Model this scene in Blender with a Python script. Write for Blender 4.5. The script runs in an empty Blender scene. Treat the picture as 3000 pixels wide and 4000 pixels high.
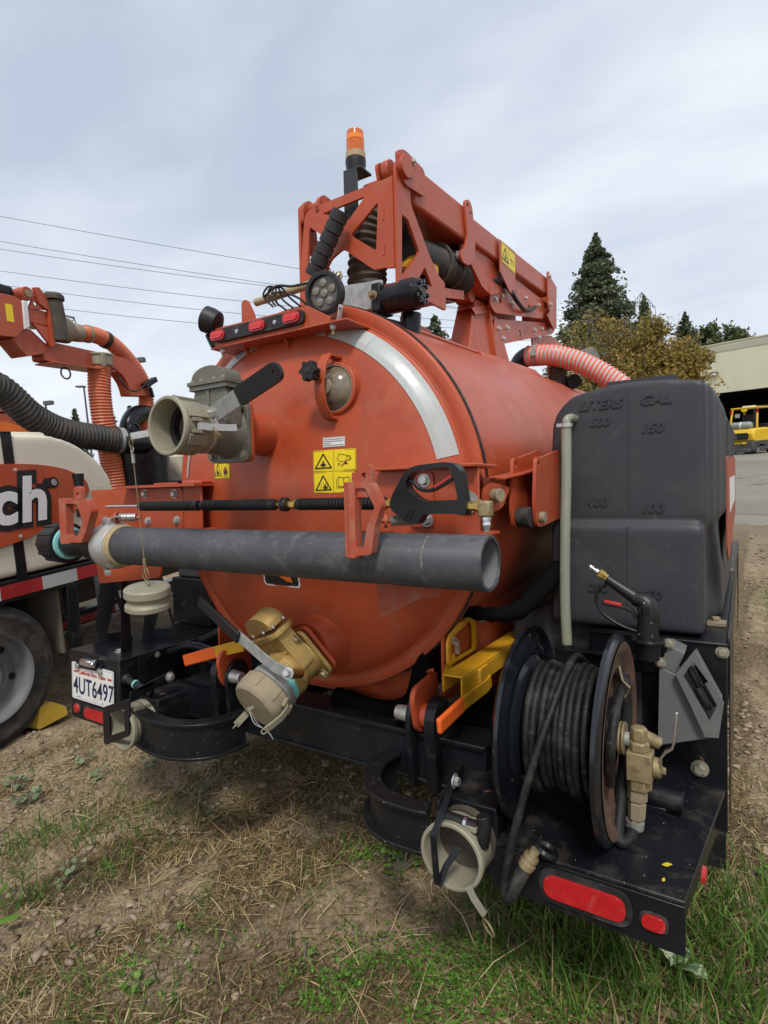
import bpy, bmesh, math, random
import numpy as np
from mathutils import Vector, Matrix, Euler
from mathutils.geometry import tessellate_polygon
random.seed(4); np.random.seed(4)
R = math.radians
S = bpy.context.scene
COL = S.collection
# ------------------------------------------------------------------ frames
TILT = 0.08                        # the trailer stands nose-down by this angle
FT = Matrix.Translation((0, 0, 1.43)) @ Matrix.Rotation(-TILT, 4, 'X')   # trailer frame -> world
FW = Matrix.Identity(4)
# ------------------------------------------------------------------ camera
cd = bpy.data.cameras.new('camera'); cam = bpy.data.objects.new('camera', cd); COL.objects.link(cam)
def cam_basis(yaw, pitch, roll):
    cy, sy, cp, sp = math.cos(yaw), math.sin(yaw), math.cos(pitch), math.sin(pitch)
    F = Vector((-sy*cp, cy*cp, sp)); Rt = Vector((cy, sy, 0)); U = Rt.cross(F)
    cr, sr = math.cos(roll), math.sin(roll)
    return cr*Rt+sr*U, -sr*Rt+cr*U, F
rt, up, fw = cam_basis(0.5621024, -0.0318195, -0.0221584)
mc = Matrix((rt, up, -fw)).transposed().to_4x4(); mc.translation = Vector((1.287654, -1.540035, 0.019589))
cam.matrix_world = FT @ mc
cd.sensor_fit = 'HORIZONTAL'; cd.sensor_width = 36.0; cd.lens = 36.0*2231.36/3000.0
cd.clip_start = 0.02; cd.clip_end = 3000
S.camera = cam
# ------------------------------------------------------------------ sky and sun
SUN_DIR = Vector((0.30, -0.50, 0.81)).normalized()
W = bpy.data.worlds.new('World'); S.world = W; W.use_nodes = True
nt = W.node_tree; nt.nodes.clear()
def nd(tree, typ, **kw):
    n = tree.nodes.new(typ)
    for k, v in kw.items(): setattr(n, k, v)
    return n
def lk(tree, a, b): tree.links.new(a, b)
out = nd(nt, 'ShaderNodeOutputWorld'); bg = nd(nt, 'ShaderNodeBackground'); bg.inputs[1].default_value = 0.15
sky = nd(nt, 'ShaderNodeTexSky', sky_type='NISHITA', sun_disc=False)
sky.sun_elevation = math.asin(SUN_DIR.z); sky.sun_rotation = math.atan2(SUN_DIR.x, SUN_DIR.y)
sky.dust_density = 2.0
tc = nd(nt, 'ShaderNodeTexCoord'); sep = nd(nt, 'ShaderNodeSeparateXYZ'); lk(nt, tc.outputs['Generated'], sep.inputs[0])
def mth(tree, op, a, b=None, clamp=False):
    n = nd(tree, 'ShaderNodeMath', operation=op, use_clamp=clamp)
    for i, x in enumerate((a, b)):
        if x is None: continue
        if isinstance(x, (int, float)): n.inputs[i].default_value = x
        else: lk(tree, x, n.inputs[i])
    return n.outputs[0]
zz = mth(nt, 'ADD', mth(nt, 'MAXIMUM', sep.outputs[2], 0.0), 0.22)
cmb = nd(nt, 'ShaderNodeCombineXYZ')
lk(nt, mth(nt, 'DIVIDE', sep.outputs[0], zz), cmb.inputs[0]); lk(nt, mth(nt, 'DIVIDE', sep.outputs[1], zz), cmb.inputs[1])
def noise(tree, vec, scale, detail=5, rough=0.55, dist=0.0, off=(0, 0, 0), sc=(1, 1, 1), rot=0):
    mp = nd(tree, 'ShaderNodeMapping'); mp.inputs['Location'].default_value = off; mp.inputs['Scale'].default_value = sc; mp.inputs['Rotation'].default_value = (0, 0, rot)
    lk(tree, vec, mp.inputs[0])
    n = nd(tree, 'ShaderNodeTexNoise'); n.inputs['Scale'].default_value = scale; n.inputs['Detail'].default_value = detail
    n.inputs['Roughness'].default_value = rough; n.inputs['Distortion'].default_value = dist
    lk(tree, mp.outputs[0], n.inputs['Vector'])
    return n.outputs[0]
def ramp(tree, fac, stops, interp='LINEAR'):
    n = nd(tree, 'ShaderNodeValToRGB'); n.color_ramp.interpolation = interp
    e = n.color_ramp.elements
    while len(e) < len(stops): e.new(0.5)
    for el, (p, c) in zip(e, stops):
        el.position = p; el.color = (*c, 1) if len(c) == 3 else c
    lk(tree, fac, n.inputs[0]); return n.outputs[0]
def mixc(tree, fac, a, b, mode='MIX'):
    n = nd(tree, 'ShaderNodeMix', data_type='RGBA', blend_type=mode)
    for sock, x in ((n.inputs['Factor'], fac), (n.inputs['A'], a), (n.inputs['B'], b)):
        if isinstance(x, (int, float)): sock.default_value = x
        elif isinstance(x, (tuple, list)): sock.default_value = (*x, 1) if len(x) == 3 else x
        else: lk(tree, x, sock)
    return n.outputs['Result']
n1 = noise(nt, cmb.outputs[0], 0.62, 7, 0.52, 0.35, (3.1, 1.7, 0), (1, 1.5, 1), 0.5)
n2 = noise(nt, cmb.outputs[0], 1.9, 6, 0.5, 0.4, (0.3, 7.7, 0), (1, 1.8, 1), 0.8)
cl = mth(nt, 'ADD', mth(nt, 'MULTIPLY', n1, 0.72), mth(nt, 'MULTIPLY', n2, 0.28))
clouds = ramp(nt, cl, [(0.37, (2.75, 3.1, 3.7)), (0.50, (3.75, 4.05, 4.5)), (0.61, (4.75, 4.95, 5.2))])
hz = ramp(nt, sep.outputs[2], [(0.0, (0.55, 0.55, 0.55)), (0.45, (0, 0, 0))])
skyc = mixc(nt, 0.9, sky.outputs[0], clouds)
skyc = mixc(nt, hz, skyc, (4.45, 4.7, 5.05))
lk(nt, skyc, bg.inputs[0]); lk(nt, bg.outputs[0], out.inputs[0])
sl = bpy.data.lights.new('sun', 'SUN'); sl.energy = 1.9; sl.angle = R(11); sl.color = (1.0, 0.95, 0.87)
so = bpy.data.objects.new('sun', sl); COL.objects.link(so)
so.rotation_euler = (-SUN_DIR).to_track_quat('-Z', 'Y').to_euler(); so.location = SUN_DIR*20
vs = S.view_settings; vs.view_transform = 'Standard'; vs.look = 'None'; vs.exposure = 0.42; vs.gamma = 1.0; vs.use_curve_mapping = False
S.render.engine = 'CYCLES'; S.cycles.max_bounces = 6; S.cycles.use_denoising = True

# ------------------------------------------------------------------ materials
MATS = {}
def M(name, col, rough=0.5, metal=0.0, var=0.12, sc=6.0, bump=0.05, bsc=None, coat=0.0, dust=None, chips=None, scratch=None, spec=0.5, trans=0.0, ior=1.45, sss=0.0, stretch=(1, 1, 1), mott=None, rvar=0.15, streak=None):
    """procedural paint / metal / plastic. dust = (colour, amount, scale); chips = (colour, amount, scale)"""
    m = bpy.data.materials.new(name); m.use_nodes = True; t = m.node_tree; t.nodes.clear()
    o = nd(t, 'ShaderNodeOutputMaterial'); b = nd(t, 'ShaderNodeBsdfPrincipled'); lk(t, b.outputs[0], o.inputs[0])
    tx = nd(t, 'ShaderNodeTexCoord'); v = tx.outputs['Object']
    n = noise(t, v, sc, 6, 0.6, 0.2, (1.3, 0.2, 5.1), stretch)
    lo = tuple(min(1, max(0, c*(1-var))) for c in col); hi = tuple(min(1, c*(1+var)) for c in col)
    c = ramp(t, n, [(0.3, lo), (0.7, hi)])
    rg = mth(t, 'ADD', mth(t, 'MULTIPLY', n, rvar*2), rough-rvar, True)
    if mott:
        nm = noise(t, v, mott[2], 5, 0.6, 1.0, (9, 4, 2)); c = mixc(t, ramp(t, nm, [(0.62-mott[1], (0, 0, 0)), (0.72, (1, 1, 1))]), c, mott[0])
    if dust:
        n3 = noise(t, v, dust[2], 8, 0.68, 0.5, (4, 8, 1))
        f = ramp(t, n3, [(0.66-dust[1]*0.4, (0, 0, 0)), (0.86-dust[1]*0.25, (0.85, 0.85, 0.85))])
        c = mixc(t, f, c, dust[0]); rg = mth(t, 'ADD', rg, mth(t, 'MULTIPLY', f, 0.3), True)
    if streak:
        n7 = noise(t, v, streak[2], 5, 0.6, 0.15, (3, 1, 0), (1, 1, 0.10)); n8 = noise(t, v, 2.2, 4, 0.6, 0.0, (8, 2, 6))
        f7 = mth(t, 'MULTIPLY', ramp(t, n7, [(0.52, (0, 0, 0)), (0.74, (streak[1],)*3)]), ramp(t, n8, [(0.40, (0, 0, 0)), (0.60, (1, 1, 1))]))
        c = mixc(t, f7, c, streak[0]); rg = mth(t, 'ADD', rg, mth(t, 'MULTIPLY', f7, 0.4), True)
    if scratch:
        n5 = noise(t, v, scratch[2], 3, 0.5, 2.5, (2, 2, 2), (1, 7, 1)); c = mixc(t, ramp(t, n5, [(0.64, (0, 0, 0)), (0.70, (scratch[1],)*3)]), c, scratch[0])
        n6 = noise(t, v, scratch[2]*1.7, 3, 0.5, 2.0, (7, 1, 3), (6, 1, 2), 0.6); c = mixc(t, ramp(t, n6, [(0.66, (0, 0, 0)), (0.71, (scratch[1],)*3)]), c, scratch[0])
    if chips:
        n4 = noise(t, v, chips[2], 4, 0.75, 0.6, (0.4, 3, 11))
        c = mixc(t, ramp(t, n4, [(0.72-chips[1]*0.3, (0, 0, 0)), (0.735-chips[1]*0.3, (1, 1, 1))]), c, chips[0])
    lk(t, c, b.inputs['Base Color']); lk(t, rg, b.inputs['Roughness'])
    b.inputs['Metallic'].default_value = metal; b.inputs['Coat Weight'].default_value = coat; b.inputs['Coat Roughness'].default_value = 0.12
    b.inputs['Specular IOR Level'].default_value = spec; b.inputs['IOR'].default_value = ior
    b.inputs['Transmission Weight'].default_value = trans
    if sss: b.inputs['Subsurface Weight'].default_value = sss; b.inputs['Subsurface Radius'].default_value = (0.02, 0.02, 0.015)
    if bump:
        nb = noise(t, v, bsc or sc*6, 5, 0.6); bp = nd(t, 'ShaderNodeBump'); bp.inputs['Strength'].default_value = bump; bp.inputs['Distance'].default_value = 0.01
        lk(t, nb, bp.inputs['Height']); lk(t, bp.outputs[0], b.inputs['Normal'])
    MATS[name] = m; return m
DUST = (0.33, 0.26, 0.18)
M('orange', (0.415, 0.068, 0.0225), 0.40, var=0.08, sc=3.0, bump=0.015, bsc=40, coat=0.08, dust=((0.37, 0.125, 0.070), 0.34, 5.0), mott=((0.32, 0.050, 0.020), 0.06, 4), rvar=0.1, streak=((0.24, 0.11, 0.065), 0.42, 13), chips=((0.30, 0.17, 0.11), 0.035, 45), scratch=((0.40, 0.15, 0.09), 0.22, 12))
M('reel_rust', (0.10, 0.052, 0.034), 0.55, var=0.35, sc=9, bump=0.08, bsc=60, mott=((0.018, 0.018, 0.022), 0.14, 7), dust=((0.20, 0.13, 0.085), 0.35, 12))
M('lens_red_mid', (0.60, 0.035, 0.035), 0.25, bump=0.0)
M('orange_worn', (0.36, 0.066, 0.030), 0.55, var=0.15, sc=8, bump=0.10, bsc=130, dust=((0.36, 0.19, 0.13), 0.42, 12), chips=((0.17, 0.08, 0.05), 0.09, 40))
M('orange_bright', (0.47, 0.085, 0.028), 0.45, bump=0.03)
M('orange_plastic', (0.80, 0.13, 0.02), 0.42, bump=0.02, dust=((0.5, 0.2, 0.1), 0.2, 20))
M('black_paint', (0.0075, 0.0085, 0.011), 0.28, var=0.3, sc=5, bump=0.04, bsc=70, coat=0.12, dust=((0.050, 0.044, 0.036), 0.24, 9), chips=((0.22, 0.20, 0.18), 0.06, 50), rvar=0.10, spec=0.32)
M('black_dirty', (0.0080, 0.0090, 0.0115), 0.32, var=0.3, sc=4, bump=0.05, bsc=60, coat=0.03, dust=((0.070, 0.057, 0.042), 0.26, 6), chips=((0.24, 0.12, 0.075), 0.085, 26), rvar=0.10, spec=0.32)
M('reel_black', (0.0075, 0.0095, 0.0135), 0.24, var=0.3, sc=6, bump=0.03, bsc=50, coat=0.30, dust=((0.06, 0.055, 0.05), 0.26, 8), chips=((0.27, 0.13, 0.08), 0.30, 7), rvar=0.08)
M('step_top', (0.0075, 0.0085, 0.011), 0.30, var=0.3, sc=5, bump=0.06, bsc=50, spec=0.32, dust=((0.085, 0.071, 0.054), 0.40, 7), chips=((0.42, 0.41, 0.38), 0.12, 70))
M('tyre_step', (0.009, 0.0095, 0.011), 0.36, var=0.2, sc=9, bump=0.10, bsc=200, spec=0.35, dust=((0.045, 0.043, 0.041), 0.24, 24), chips=((0.30, 0.30, 0.30), 0.17, 70))
M('poly_black', (0.032, 0.034, 0.040), 0.50, var=0.10, sc=3, bump=0.03, bsc=120, dust=((0.058, 0.059, 0.065), 0.38, 5), stretch=(1, 1, 0.35), scratch=((0.07, 0.07, 0.075), 0.35, 9), rvar=0.08)
M('poly_text', (0.030, 0.032, 0.038), 0.5, bump=0.02)
M('poly_cream', (0.64, 0.60, 0.485), 0.5, var=0.08, sc=3, bump=0.04, dust=((0.36, 0.26, 0.14), 0.26, 4), sss=0.15)
M('pvc', (0.055, 0.058, 0.065), 0.50, var=0.22, sc=9, bump=0.05, bsc=60, stretch=(0.4, 1, 1), dust=((0.135, 0.137, 0.140), 0.40, 13), scratch=((0.20, 0.20, 0.19), 0.34, 22))
M('pvc_in', (0.15, 0.155, 0.165), 0.65, var=0.15, bump=0.03)
M('cast_alu', (0.165, 0.160, 0.130), 0.52, 0.35, var=0.20, sc=14, bump=0.16, bsc=150, dust=((0.15, 0.135, 0.10), 0.42, 16), mott=((0.13, 0.13, 0.11), 0.12, 10))
M('cast_alu_tan', (0.27, 0.22, 0.145), 0.66, 0.08, var=0.16, sc=14, bump=0.14, bsc=170, dust=((0.33, 0.28, 0.20), 0.42, 22), mott=((0.23, 0.185, 0.12), 0.1, 16))
M('cast_alu_pale', (0.29, 0.27, 0.20), 0.56, 0.22, var=0.14, sc=12, bump=0.10, bsc=130, dust=((0.22, 0.19, 0.135), 0.42, 18))
M('alu_bright', (0.46, 0.46, 0.45), 0.45, 0.55, var=0.15, sc=14, bump=0.08, dust=((0.28, 0.26, 0.22), 0.3, 20))
M('gold', (0.44, 0.30, 0.105), 0.46, 0.45, var=0.14, sc=20, bump=0.12, bsc=220, dust=((0.33, 0.23, 0.10), 0.32, 18))
M('brass', (0.55, 0.38, 0.12), 0.28, 0.9, var=0.15, sc=30, bump=0.04)
M('brass_dirty', (0.30, 0.235, 0.125), 0.48, 0.35, var=0.18, sc=22, bump=0.10, dust=((0.34, 0.29, 0.20), 0.38, 30), mott=((0.16, 0.12, 0.06), 0.10, 24))
M('zinc', (0.50, 0.50, 0.48), 0.38, 0.7, var=0.2, sc=40, bump=0.06, dust=((0.32, 0.28, 0.2), 0.3, 50))
M('chrome', (0.72, 0.74, 0.77), 0.20, 0.95, var=0.1, bump=0.02)
M('galv', (0.34, 0.35, 0.34), 0.48, 0.35, var=0.28, sc=32, bump=0.05, dust=((0.24, 0.19, 0.12), 0.28, 9))
M('grey_box', (0.125, 0.130, 0.128), 0.55, 0.0, var=0.08, sc=8, bump=0.03, dust=((0.26, 0.17, 0.09), 0.24, 7))
M('rubber', (0.012, 0.012, 0.013), 0.55, var=0.25, sc=12, bump=0.10, bsc=90, dust=((0.10, 0.095, 0.085), 0.44, 14))
M('rubber_dusty', (0.0095, 0.0095, 0.0095), 0.55, var=0.3, sc=14, bump=0.10, bsc=110, spec=0.35, dust=((0.075, 0.071, 0.064), 0.36, 16), scratch=((0.16, 0.15, 0.13), 0.35, 22))
M('plastic_black', (0.011, 0.0115, 0.013), 0.38, var=0.15, sc=20, bump=0.10, bsc=320, rvar=0.05)
M('plastic_grip', (0.010, 0.010, 0.011), 0.50, var=0.15, bump=0.06, bsc=200)
M('cloth_black', (0.0035, 0.0035, 0.004), 0.9, bump=0.5, bsc=60, spec=0.08)
M('tyre', (0.020, 0.019, 0.018), 0.75, var=0.25, sc=10, bump=0.15, bsc=80, dust=((0.12, 0.10, 0.075), 0.52, 9))
M('rim', (0.17, 0.175, 0.18), 0.5, 0.1, var=0.12, dust=((0.14, 0.12, 0.10), 0.4, 10))
M('yellow', (0.66, 0.34, 0.015), 0.45, var=0.10, sc=8, bump=0.03, dust=((0.40, 0.27, 0.08), 0.32, 9))
M('yellow_chock', (0.62, 0.40, 0.045), 0.6, var=0.15, bump=0.08, dust=((0.35, 0.27, 0.15), 0.45, 10))
M('label_yellow', (0.80, 0.60, 0.008), 0.42, var=0.04, bump=0.0, dust=((0.6, 0.4, 0.1), 0.14, 18))
M('print_black', (0.012, 0.012, 0.012), 0.5, bump=0)
M('print_white', (0.70, 0.70, 0.69), 0.5, bump=0, var=0.04)
M('print_grey', (0.25, 0.25, 0.26), 0.5, bump=0)
M('print_red', (0.50, 0.035, 0.03), 0.5, bump=0)
M('print_orange', (0.80, 0.17, 0.015), 0.45, bump=0)
M('print_blue', (0.018, 0.022, 0.075), 0.5, bump=0)
M('plate_white', (0.70, 0.70, 0.67), 0.45, var=0.05, bump=0.02, dust=((0.48, 0.42, 0.30), 0.24, 12))
M('lens_red', (0.44, 0.010, 0.014), 0.18, var=0.12, sc=40, bump=0.06, bsc=260, coat=0.5, dust=((0.42, 0.10, 0.09), 0.35, 18))
M('lens_red_hot', (0.72, 0.03, 0.025), 0.2, coat=0.4, bump=0.03)
M('lens_amber', (0.60, 0.125, 0.004), 0.16, var=0.10, sc=20, bump=0.05, bsc=200, coat=0.5, sss=0.2)
M('lens_amber_pale', (0.88, 0.24, 0.012), 0.14, bump=0.02, coat=0.5)
M('lens_clear', (0.055, 0.05, 0.045), 0.12, bump=0.0, coat=0.6, dust=((0.17, 0.14, 0.10), 0.45, 25))
M('led_cup', (0.26, 0.23, 0.19), 0.30, 0.4, bump=0.35, bsc=420)
M('rubber_tape', (0.03, 0.032, 0.036), 0.5, var=0.15, bump=0.03)
M('foam', (0.028, 0.030, 0.033), 0.85, var=0.12, bump=0.3, bsc=150, dust=((0.07, 0.065, 0.06), 0.4, 12))
M('dirt_line', (0.20, 0.18, 0.12), 0.8, var=0.3, sc=30, bump=0.1, mott=((0.07, 0.073, 0.08), 0.14, 20))
M('rag_tan', (0.42, 0.33, 0.19), 0.7, var=0.15, bump=0.1, dust=((0.28, 0.2, 0.1), 0.4, 18))
M('aqua_tape', (0.22, 0.55, 0.56), 0.6, var=0.08, sc=30, bump=0.3, bsc=120)
M('hose_orange', (0.52, 0.135, 0.06), 0.42, var=0.10, bump=0.03, dust=((0.5, 0.25, 0.16), 0.3, 12))
M('hose_pink', (0.88, 0.135, 0.065), 0.32, var=0.06, bump=0.02, coat=0.2)
M('hose_weave', (0.50, 0.45, 0.44), 0.55, var=0.3, sc=160, bump=0.3, bsc=240)
M('hose_black', (0.028, 0.027, 0.025), 0.58, var=0.2, sc=8, bump=0.06, dust=((0.10, 0.085, 0.065), 0.5, 9))
M('hose_brown', (0.060, 0.050, 0.038), 0.7, var=0.25, sc=10, bump=0.12, dust=((0.14, 0.115, 0.085), 0.5, 14))
M('tube_clear', (0.50, 0.54, 0.43), 0.10, trans=0.55, ior=1.03, bump=0.0, var=0.03, rvar=0.02, coat=1.0)
M('tube_core', (0.50, 0.53, 0.43), 0.4, trans=0.4, bump=0)
M('ball_yellow', (0.80, 0.50, 0.12), 0.5, bump=0)
M('glass_sight', (0.16, 0.125, 0.085), 0.10, var=0.35, sc=14, bump=0.0, coat=0.8, dust=((0.26, 0.22, 0.16), 0.5, 12), mott=((0.06, 0.05, 0.04), 0.14, 9))
M('stucco', (0.62, 0.60, 0.43), 0.85, var=0.06, sc=0.6, bump=0.06, bsc=20)
M('stucco_band', (0.43, 0.425, 0.34), 0.85, var=0.05, sc=0.6, bump=0.05)
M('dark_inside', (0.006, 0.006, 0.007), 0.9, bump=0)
M('fork_yellow', (0.72, 0.46, 0.03), 0.42, var=0.06, sc=2, bump=0.01, coat=0.2)
M('fork_grey', (0.060, 0.063, 0.066), 0.55, var=0.12, sc=4, bump=0.02, dust=((0.16, 0.14, 0.11), 0.35, 4))
M('gas_bottle', (0.30, 0.33, 0.31), 0.5, 0.2, bump=0.02)
M('galv_pole', (0.10, 0.10, 0.105), 0.6, 0.2, bump=0)
M('wire', (0.20, 0.21, 0.235), 0.6, bump=0)  # pylon and lines: grey lightened, distance haze put into the colour
M('bark', (0.10, 0.075, 0.055), 0.9, var=0.3, sc=6, bump=0.5, bsc=12)
M('twig', (0.22, 0.19, 0.155), 0.9, var=0.2, bump=0.2)
# reflective tape: woven cell pattern in real colour, a touch of gloss
def tape_mat():
    m = M('tape_white', (0.43, 0.46, 0.45), 0.36, var=0.07, sc=5, bump=0.0, coat=0.20, dust=((0.36, 0.36, 0.33), 0.42, 7))
    t = m.node_tree; b = [n for n in t.nodes if n.type == 'BSDF_PRINCIPLED'][0]
    tx = [n for n in t.nodes if n.type == 'TEX_COORD'][0]
    ck = nd(t, 'ShaderNodeTexChecker'); ck.inputs['Scale'].default_value = 130; mp = nd(t, 'ShaderNodeMapping'); mp.inputs['Rotation'].default_value = (0.4, 0.8, 0.3)
    lk(t, tx.outputs['Object'], mp.inputs[0]); lk(t, mp.outputs[0], ck.inputs[0])
    src = b.inputs['Base Color'].links[0].from_socket
    lk(t, mixc(t, 0.10, src, ck.outputs[0], 'MULTIPLY'), b.inputs['Base Color'])
tape_mat()
def leaf_mat(name, cols, rough=0.55, trans=0.25):
    """foliage: colour picked per leaf (face random attribute 'hue')"""
    m = bpy.data.materials.new(name); m.use_nodes = True; t = m.node_tree; t.nodes.clear()
    o = nd(t, 'ShaderNodeOutputMaterial'); b = nd(t, 'ShaderNodeBsdfPrincipled'); tr = nd(t, 'ShaderNodeBsdfTranslucent'); mx = nd(t, 'ShaderNodeMixShader')
    at = nd(t, 'ShaderNodeAttribute', attribute_name='hue')
    k = len(cols)-1
    c = ramp(t, at.outputs['Fac'], [(i/k, cc) for i, cc in enumerate(cols)])
    lk(t, c, b.inputs['Base Color']); lk(t, c, tr.inputs[0]); b.inputs['Roughness'].default_value = rough; b.inputs['Specular IOR Level'].default_value = 0.25
    mx.inputs[0].default_value = trans; lk(t, b.outputs[0], mx.inputs[1]); lk(t, tr.outputs[0], mx.inputs[2]); lk(t, mx.outputs[0], o.inputs[0])
    MATS[name] = m
leaf_mat('needles', [(0.055, 0.076, 0.046), (0.125, 0.150, 0.088), (0.22, 0.24, 0.15)])
leaf_mat('needles_light', [(0.05, 0.07, 0.028), (0.10, 0.125, 0.05), (0.16, 0.18, 0.08)])
leaf_mat('autumn', [(0.12, 0.12, 0.038), (0.25, 0.20, 0.055), (0.40, 0.27, 0.065), (0.54, 0.31, 0.07)], trans=0.35)
leaf_mat('grass_green', [(0.040, 0.085, 0.013), (0.075, 0.155, 0.022), (0.13, 0.235, 0.038), (0.22, 0.28, 0.07)], trans=0.35)
leaf_mat('straw', [(0.17, 0.115, 0.05), (0.31, 0.22, 0.10), (0.43, 0.32, 0.16), (0.53, 0.43, 0.25)], trans=0.15)
leaf_mat('thatch', [(0.075, 0.054, 0.028), (0.145, 0.103, 0.053), (0.23, 0.165, 0.088)], trans=0.1)
leaf_mat('mallow', [(0.11, 0.17, 0.075), (0.20, 0.27, 0.14), (0.32, 0.38, 0.23)], trans=0.3)
leaf_mat('weed_green', [(0.08, 0.17, 0.025), (0.14, 0.28, 0.045), (0.22, 0.38, 0.08)], trans=0.35)
leaf_mat('clod', [(0.20, 0.155, 0.10), (0.28, 0.22, 0.15), (0.37, 0.30, 0.21)], trans=0.0, rough=0.95)
# ------------------------------------------------------------------ geometry helpers
def V3(*a): return Vector(a[0] if len(a) == 1 else a)
def basis(ax, hint=None):
    a = V3(ax).normalized()
    h = V3(hint) if hint is not None else (Vector((0, 0, 1)) if abs(a.z) < 0.9 else Vector((1, 0, 0)))
    u = (h - a*h.dot(a)).normalized(); return a, u, a.cross(u)
class MB:
    def __init__(s): s.v = []; s.f = []
    def add(s, vs, fs):
        k = len(s.v); s.v += [tuple(x) for x in vs]; s.f += [tuple(i+k for i in f) for f in fs]; return s
    def box(s, lo, hi):
        (x0, y0, z0), (x1, y1, z1) = lo, hi
        return s.add([(x0, y0, z0), (x1, y0, z0), (x1, y1, z0), (x0, y1, z0), (x0, y0, z1), (x1, y0, z1), (x1, y1, z1), (x0, y1, z1)],
                     [(0, 3, 2, 1), (4, 5, 6, 7), (0, 1, 5, 4), (1, 2, 6, 5), (2, 3, 7, 6), (3, 0, 4, 7)])
    def bar(s, p0, p1, w, h, hint=None):
        """rectangular bar from p0 to p1, w across, h along the hint direction"""
        p0, p1 = V3(p0), V3(p1); a, u, c = basis(p1-p0, hint)
        q = [u*(h/2*i)+c*(w/2*j) for i, j in ((-1, -1), (-1, 1), (1, 1), (1, -1))]
        return s.add([p0+x for x in q]+[p1+x for x in q], [(0, 1, 2, 3), (7, 6, 5, 4), (0, 4, 5, 1), (1, 5, 6, 2), (2, 6, 7, 3), (3, 7, 4, 0)])
    def ring(s, c, a, r, n, hint=None, ph=0.0):
        a, u, w = basis(a, hint); c = V3(c); return [c+u*(r*math.cos(2*math.pi*i/n+ph))+w*(r*math.sin(2*math.pi*i/n+ph)) for i in range(n)]
    def lathe(s, o, ax, prof, n=24, hint=None, ph=0.0, caps=(True, True)):
        """prof: list of (t along axis, radius)"""
        o = V3(o); a = V3(ax).normalized(); k = len(s.v); m = len(prof); vs = []
        for t, r in prof: vs += s.ring(o+a*t, a, max(r, 1e-5), n, hint, ph)
        fs = [(i*n+j, (i+1)*n+j, (i+1)*n+(j+1) % n, i*n+(j+1) % n) for i in range(m-1) for j in range(n)]
        fs = [f[::-1] for f in fs]
        if caps[0]: fs.append(tuple(range(n))[::-1])
        if caps[1]: fs.append(tuple((m-1)*n+i for i in range(n)))
        return s.add(vs, fs)
    def cyl(s, p0, p1, r, r2=None, n=20, caps=(True, True), ph=0.0):
        p0, p1 = V3(p0), V3(p1); return s.lathe(p0, p1-p0, [(0, r), ((p1-p0).length, r if r2 is None else r2)], n, caps=caps, ph=ph)
    def pipe(s, p0, p1, r, ri, n=28):
        p0, p1 = V3(p0), V3(p1); L = (p1-p0).length
        s.lathe(p0, p1-p0, [(0, ri), (0, r), (L, r), (L, ri), (0, ri)], n, caps=(False, False)); return s
    def tube(s, path, r, n=10, caps=True, hint=None):
        """sweep; r a number or list"""
        P = [V3(p) for p in path]; m = len(P); vs = []; u = None
        for i in range(m):
            d = (P[min(i+1, m-1)]-P[max(i-1, 0)]).normalized()
            if u is None: _, u, w = basis(d, hint)
            else:
                u = (u-d*u.dot(d)).normalized(); w = d.cross(u)
            rr = r[i] if isinstance(r, (list, tuple)) else r
            vs += [P[i]+u*(rr*math.cos(2*math.pi*j/n))+w*(rr*math.sin(2*math.pi*j/n)) for j in range(n)]
        fs = [(i*n+j, i*n+(j+1) % n, (i+1)*n+(j+1) % n, (i+1)*n+j) for i in range(m-1) for j in range(n)]
        if caps: fs += [tuple(range(n))[::-1], tuple((m-1)*n+i for i in range(n))]
        return s.add(vs, fs)
    def strip(s, path, w, t, wdir):
        """flat strap along a path; w wide along wdir, t thick"""
        P = [V3(p) for p in path]; m = len(P); vs = []; wd = V3(wdir).normalized()
        for i in range(m):
            d = (P[min(i+1, m-1)]-P[max(i-1, 0)]).normalized(); c = (wd-d*wd.dot(d)).normalized(); nn = d.cross(c)
            vs += [P[i]+c*(w/2*a)+nn*(t/2*b) for a, b in ((-1, -1), (1, -1), (1, 1), (-1, 1))]
        fs = [(i*4+j, i*4+(j+1) % 4, (i+1)*4+(j+1) % 4, (i+1)*4+j) for i in range(m-1) for j in range(4)]
        fs += [(3, 2, 1, 0), tuple((m-1)*4+i for i in range(4))]
        return s.add(vs, fs)
    def prism(s, poly, o, u, v, t, holes=()):
        """polygon (with holes) in the plane o,u,v, extruded t along u x v"""
        o, u, v = V3(o), V3(u), V3(v); nn = u.cross(v).normalized()
        def area(L): return sum(L[i][0]*L[(i+1) % len(L)][1]-L[(i+1) % len(L)][0]*L[i][1] for i in range(len(L)))
        loops = [list(poly) if area(poly) > 0 else list(poly)[::-1]]+[list(h) if area(h) < 0 else list(h)[::-1] for h in holes]
        flat = [p for L in loops for p in L]; n = len(flat)
        tri = tessellate_polygon([[Vector((p[0], p[1], 0)) for p in L] for L in loops])
        vs = [o+u*p[0]+v*p[1] for p in flat]; vs = vs+[q+nn*t for q in vs]; fs = []
        for a, b, c in tri:
            A, B, C = flat[a], flat[b], flat[c]
            if (B[0]-A[0])*(C[1]-A[1])-(B[1]-A[1])*(C[0]-A[0]) < 0: b, c = c, b
            fs += [(a+n, b+n, c+n), (c, b, a)]
        k = 0
        for L in loops:
            m = len(L)
            for i in range(m):
                a, b = k+i, k+(i+1) % m; fs.append((a, b, b+n, a+n))
            k += m
        return s.add(vs, fs)
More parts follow.
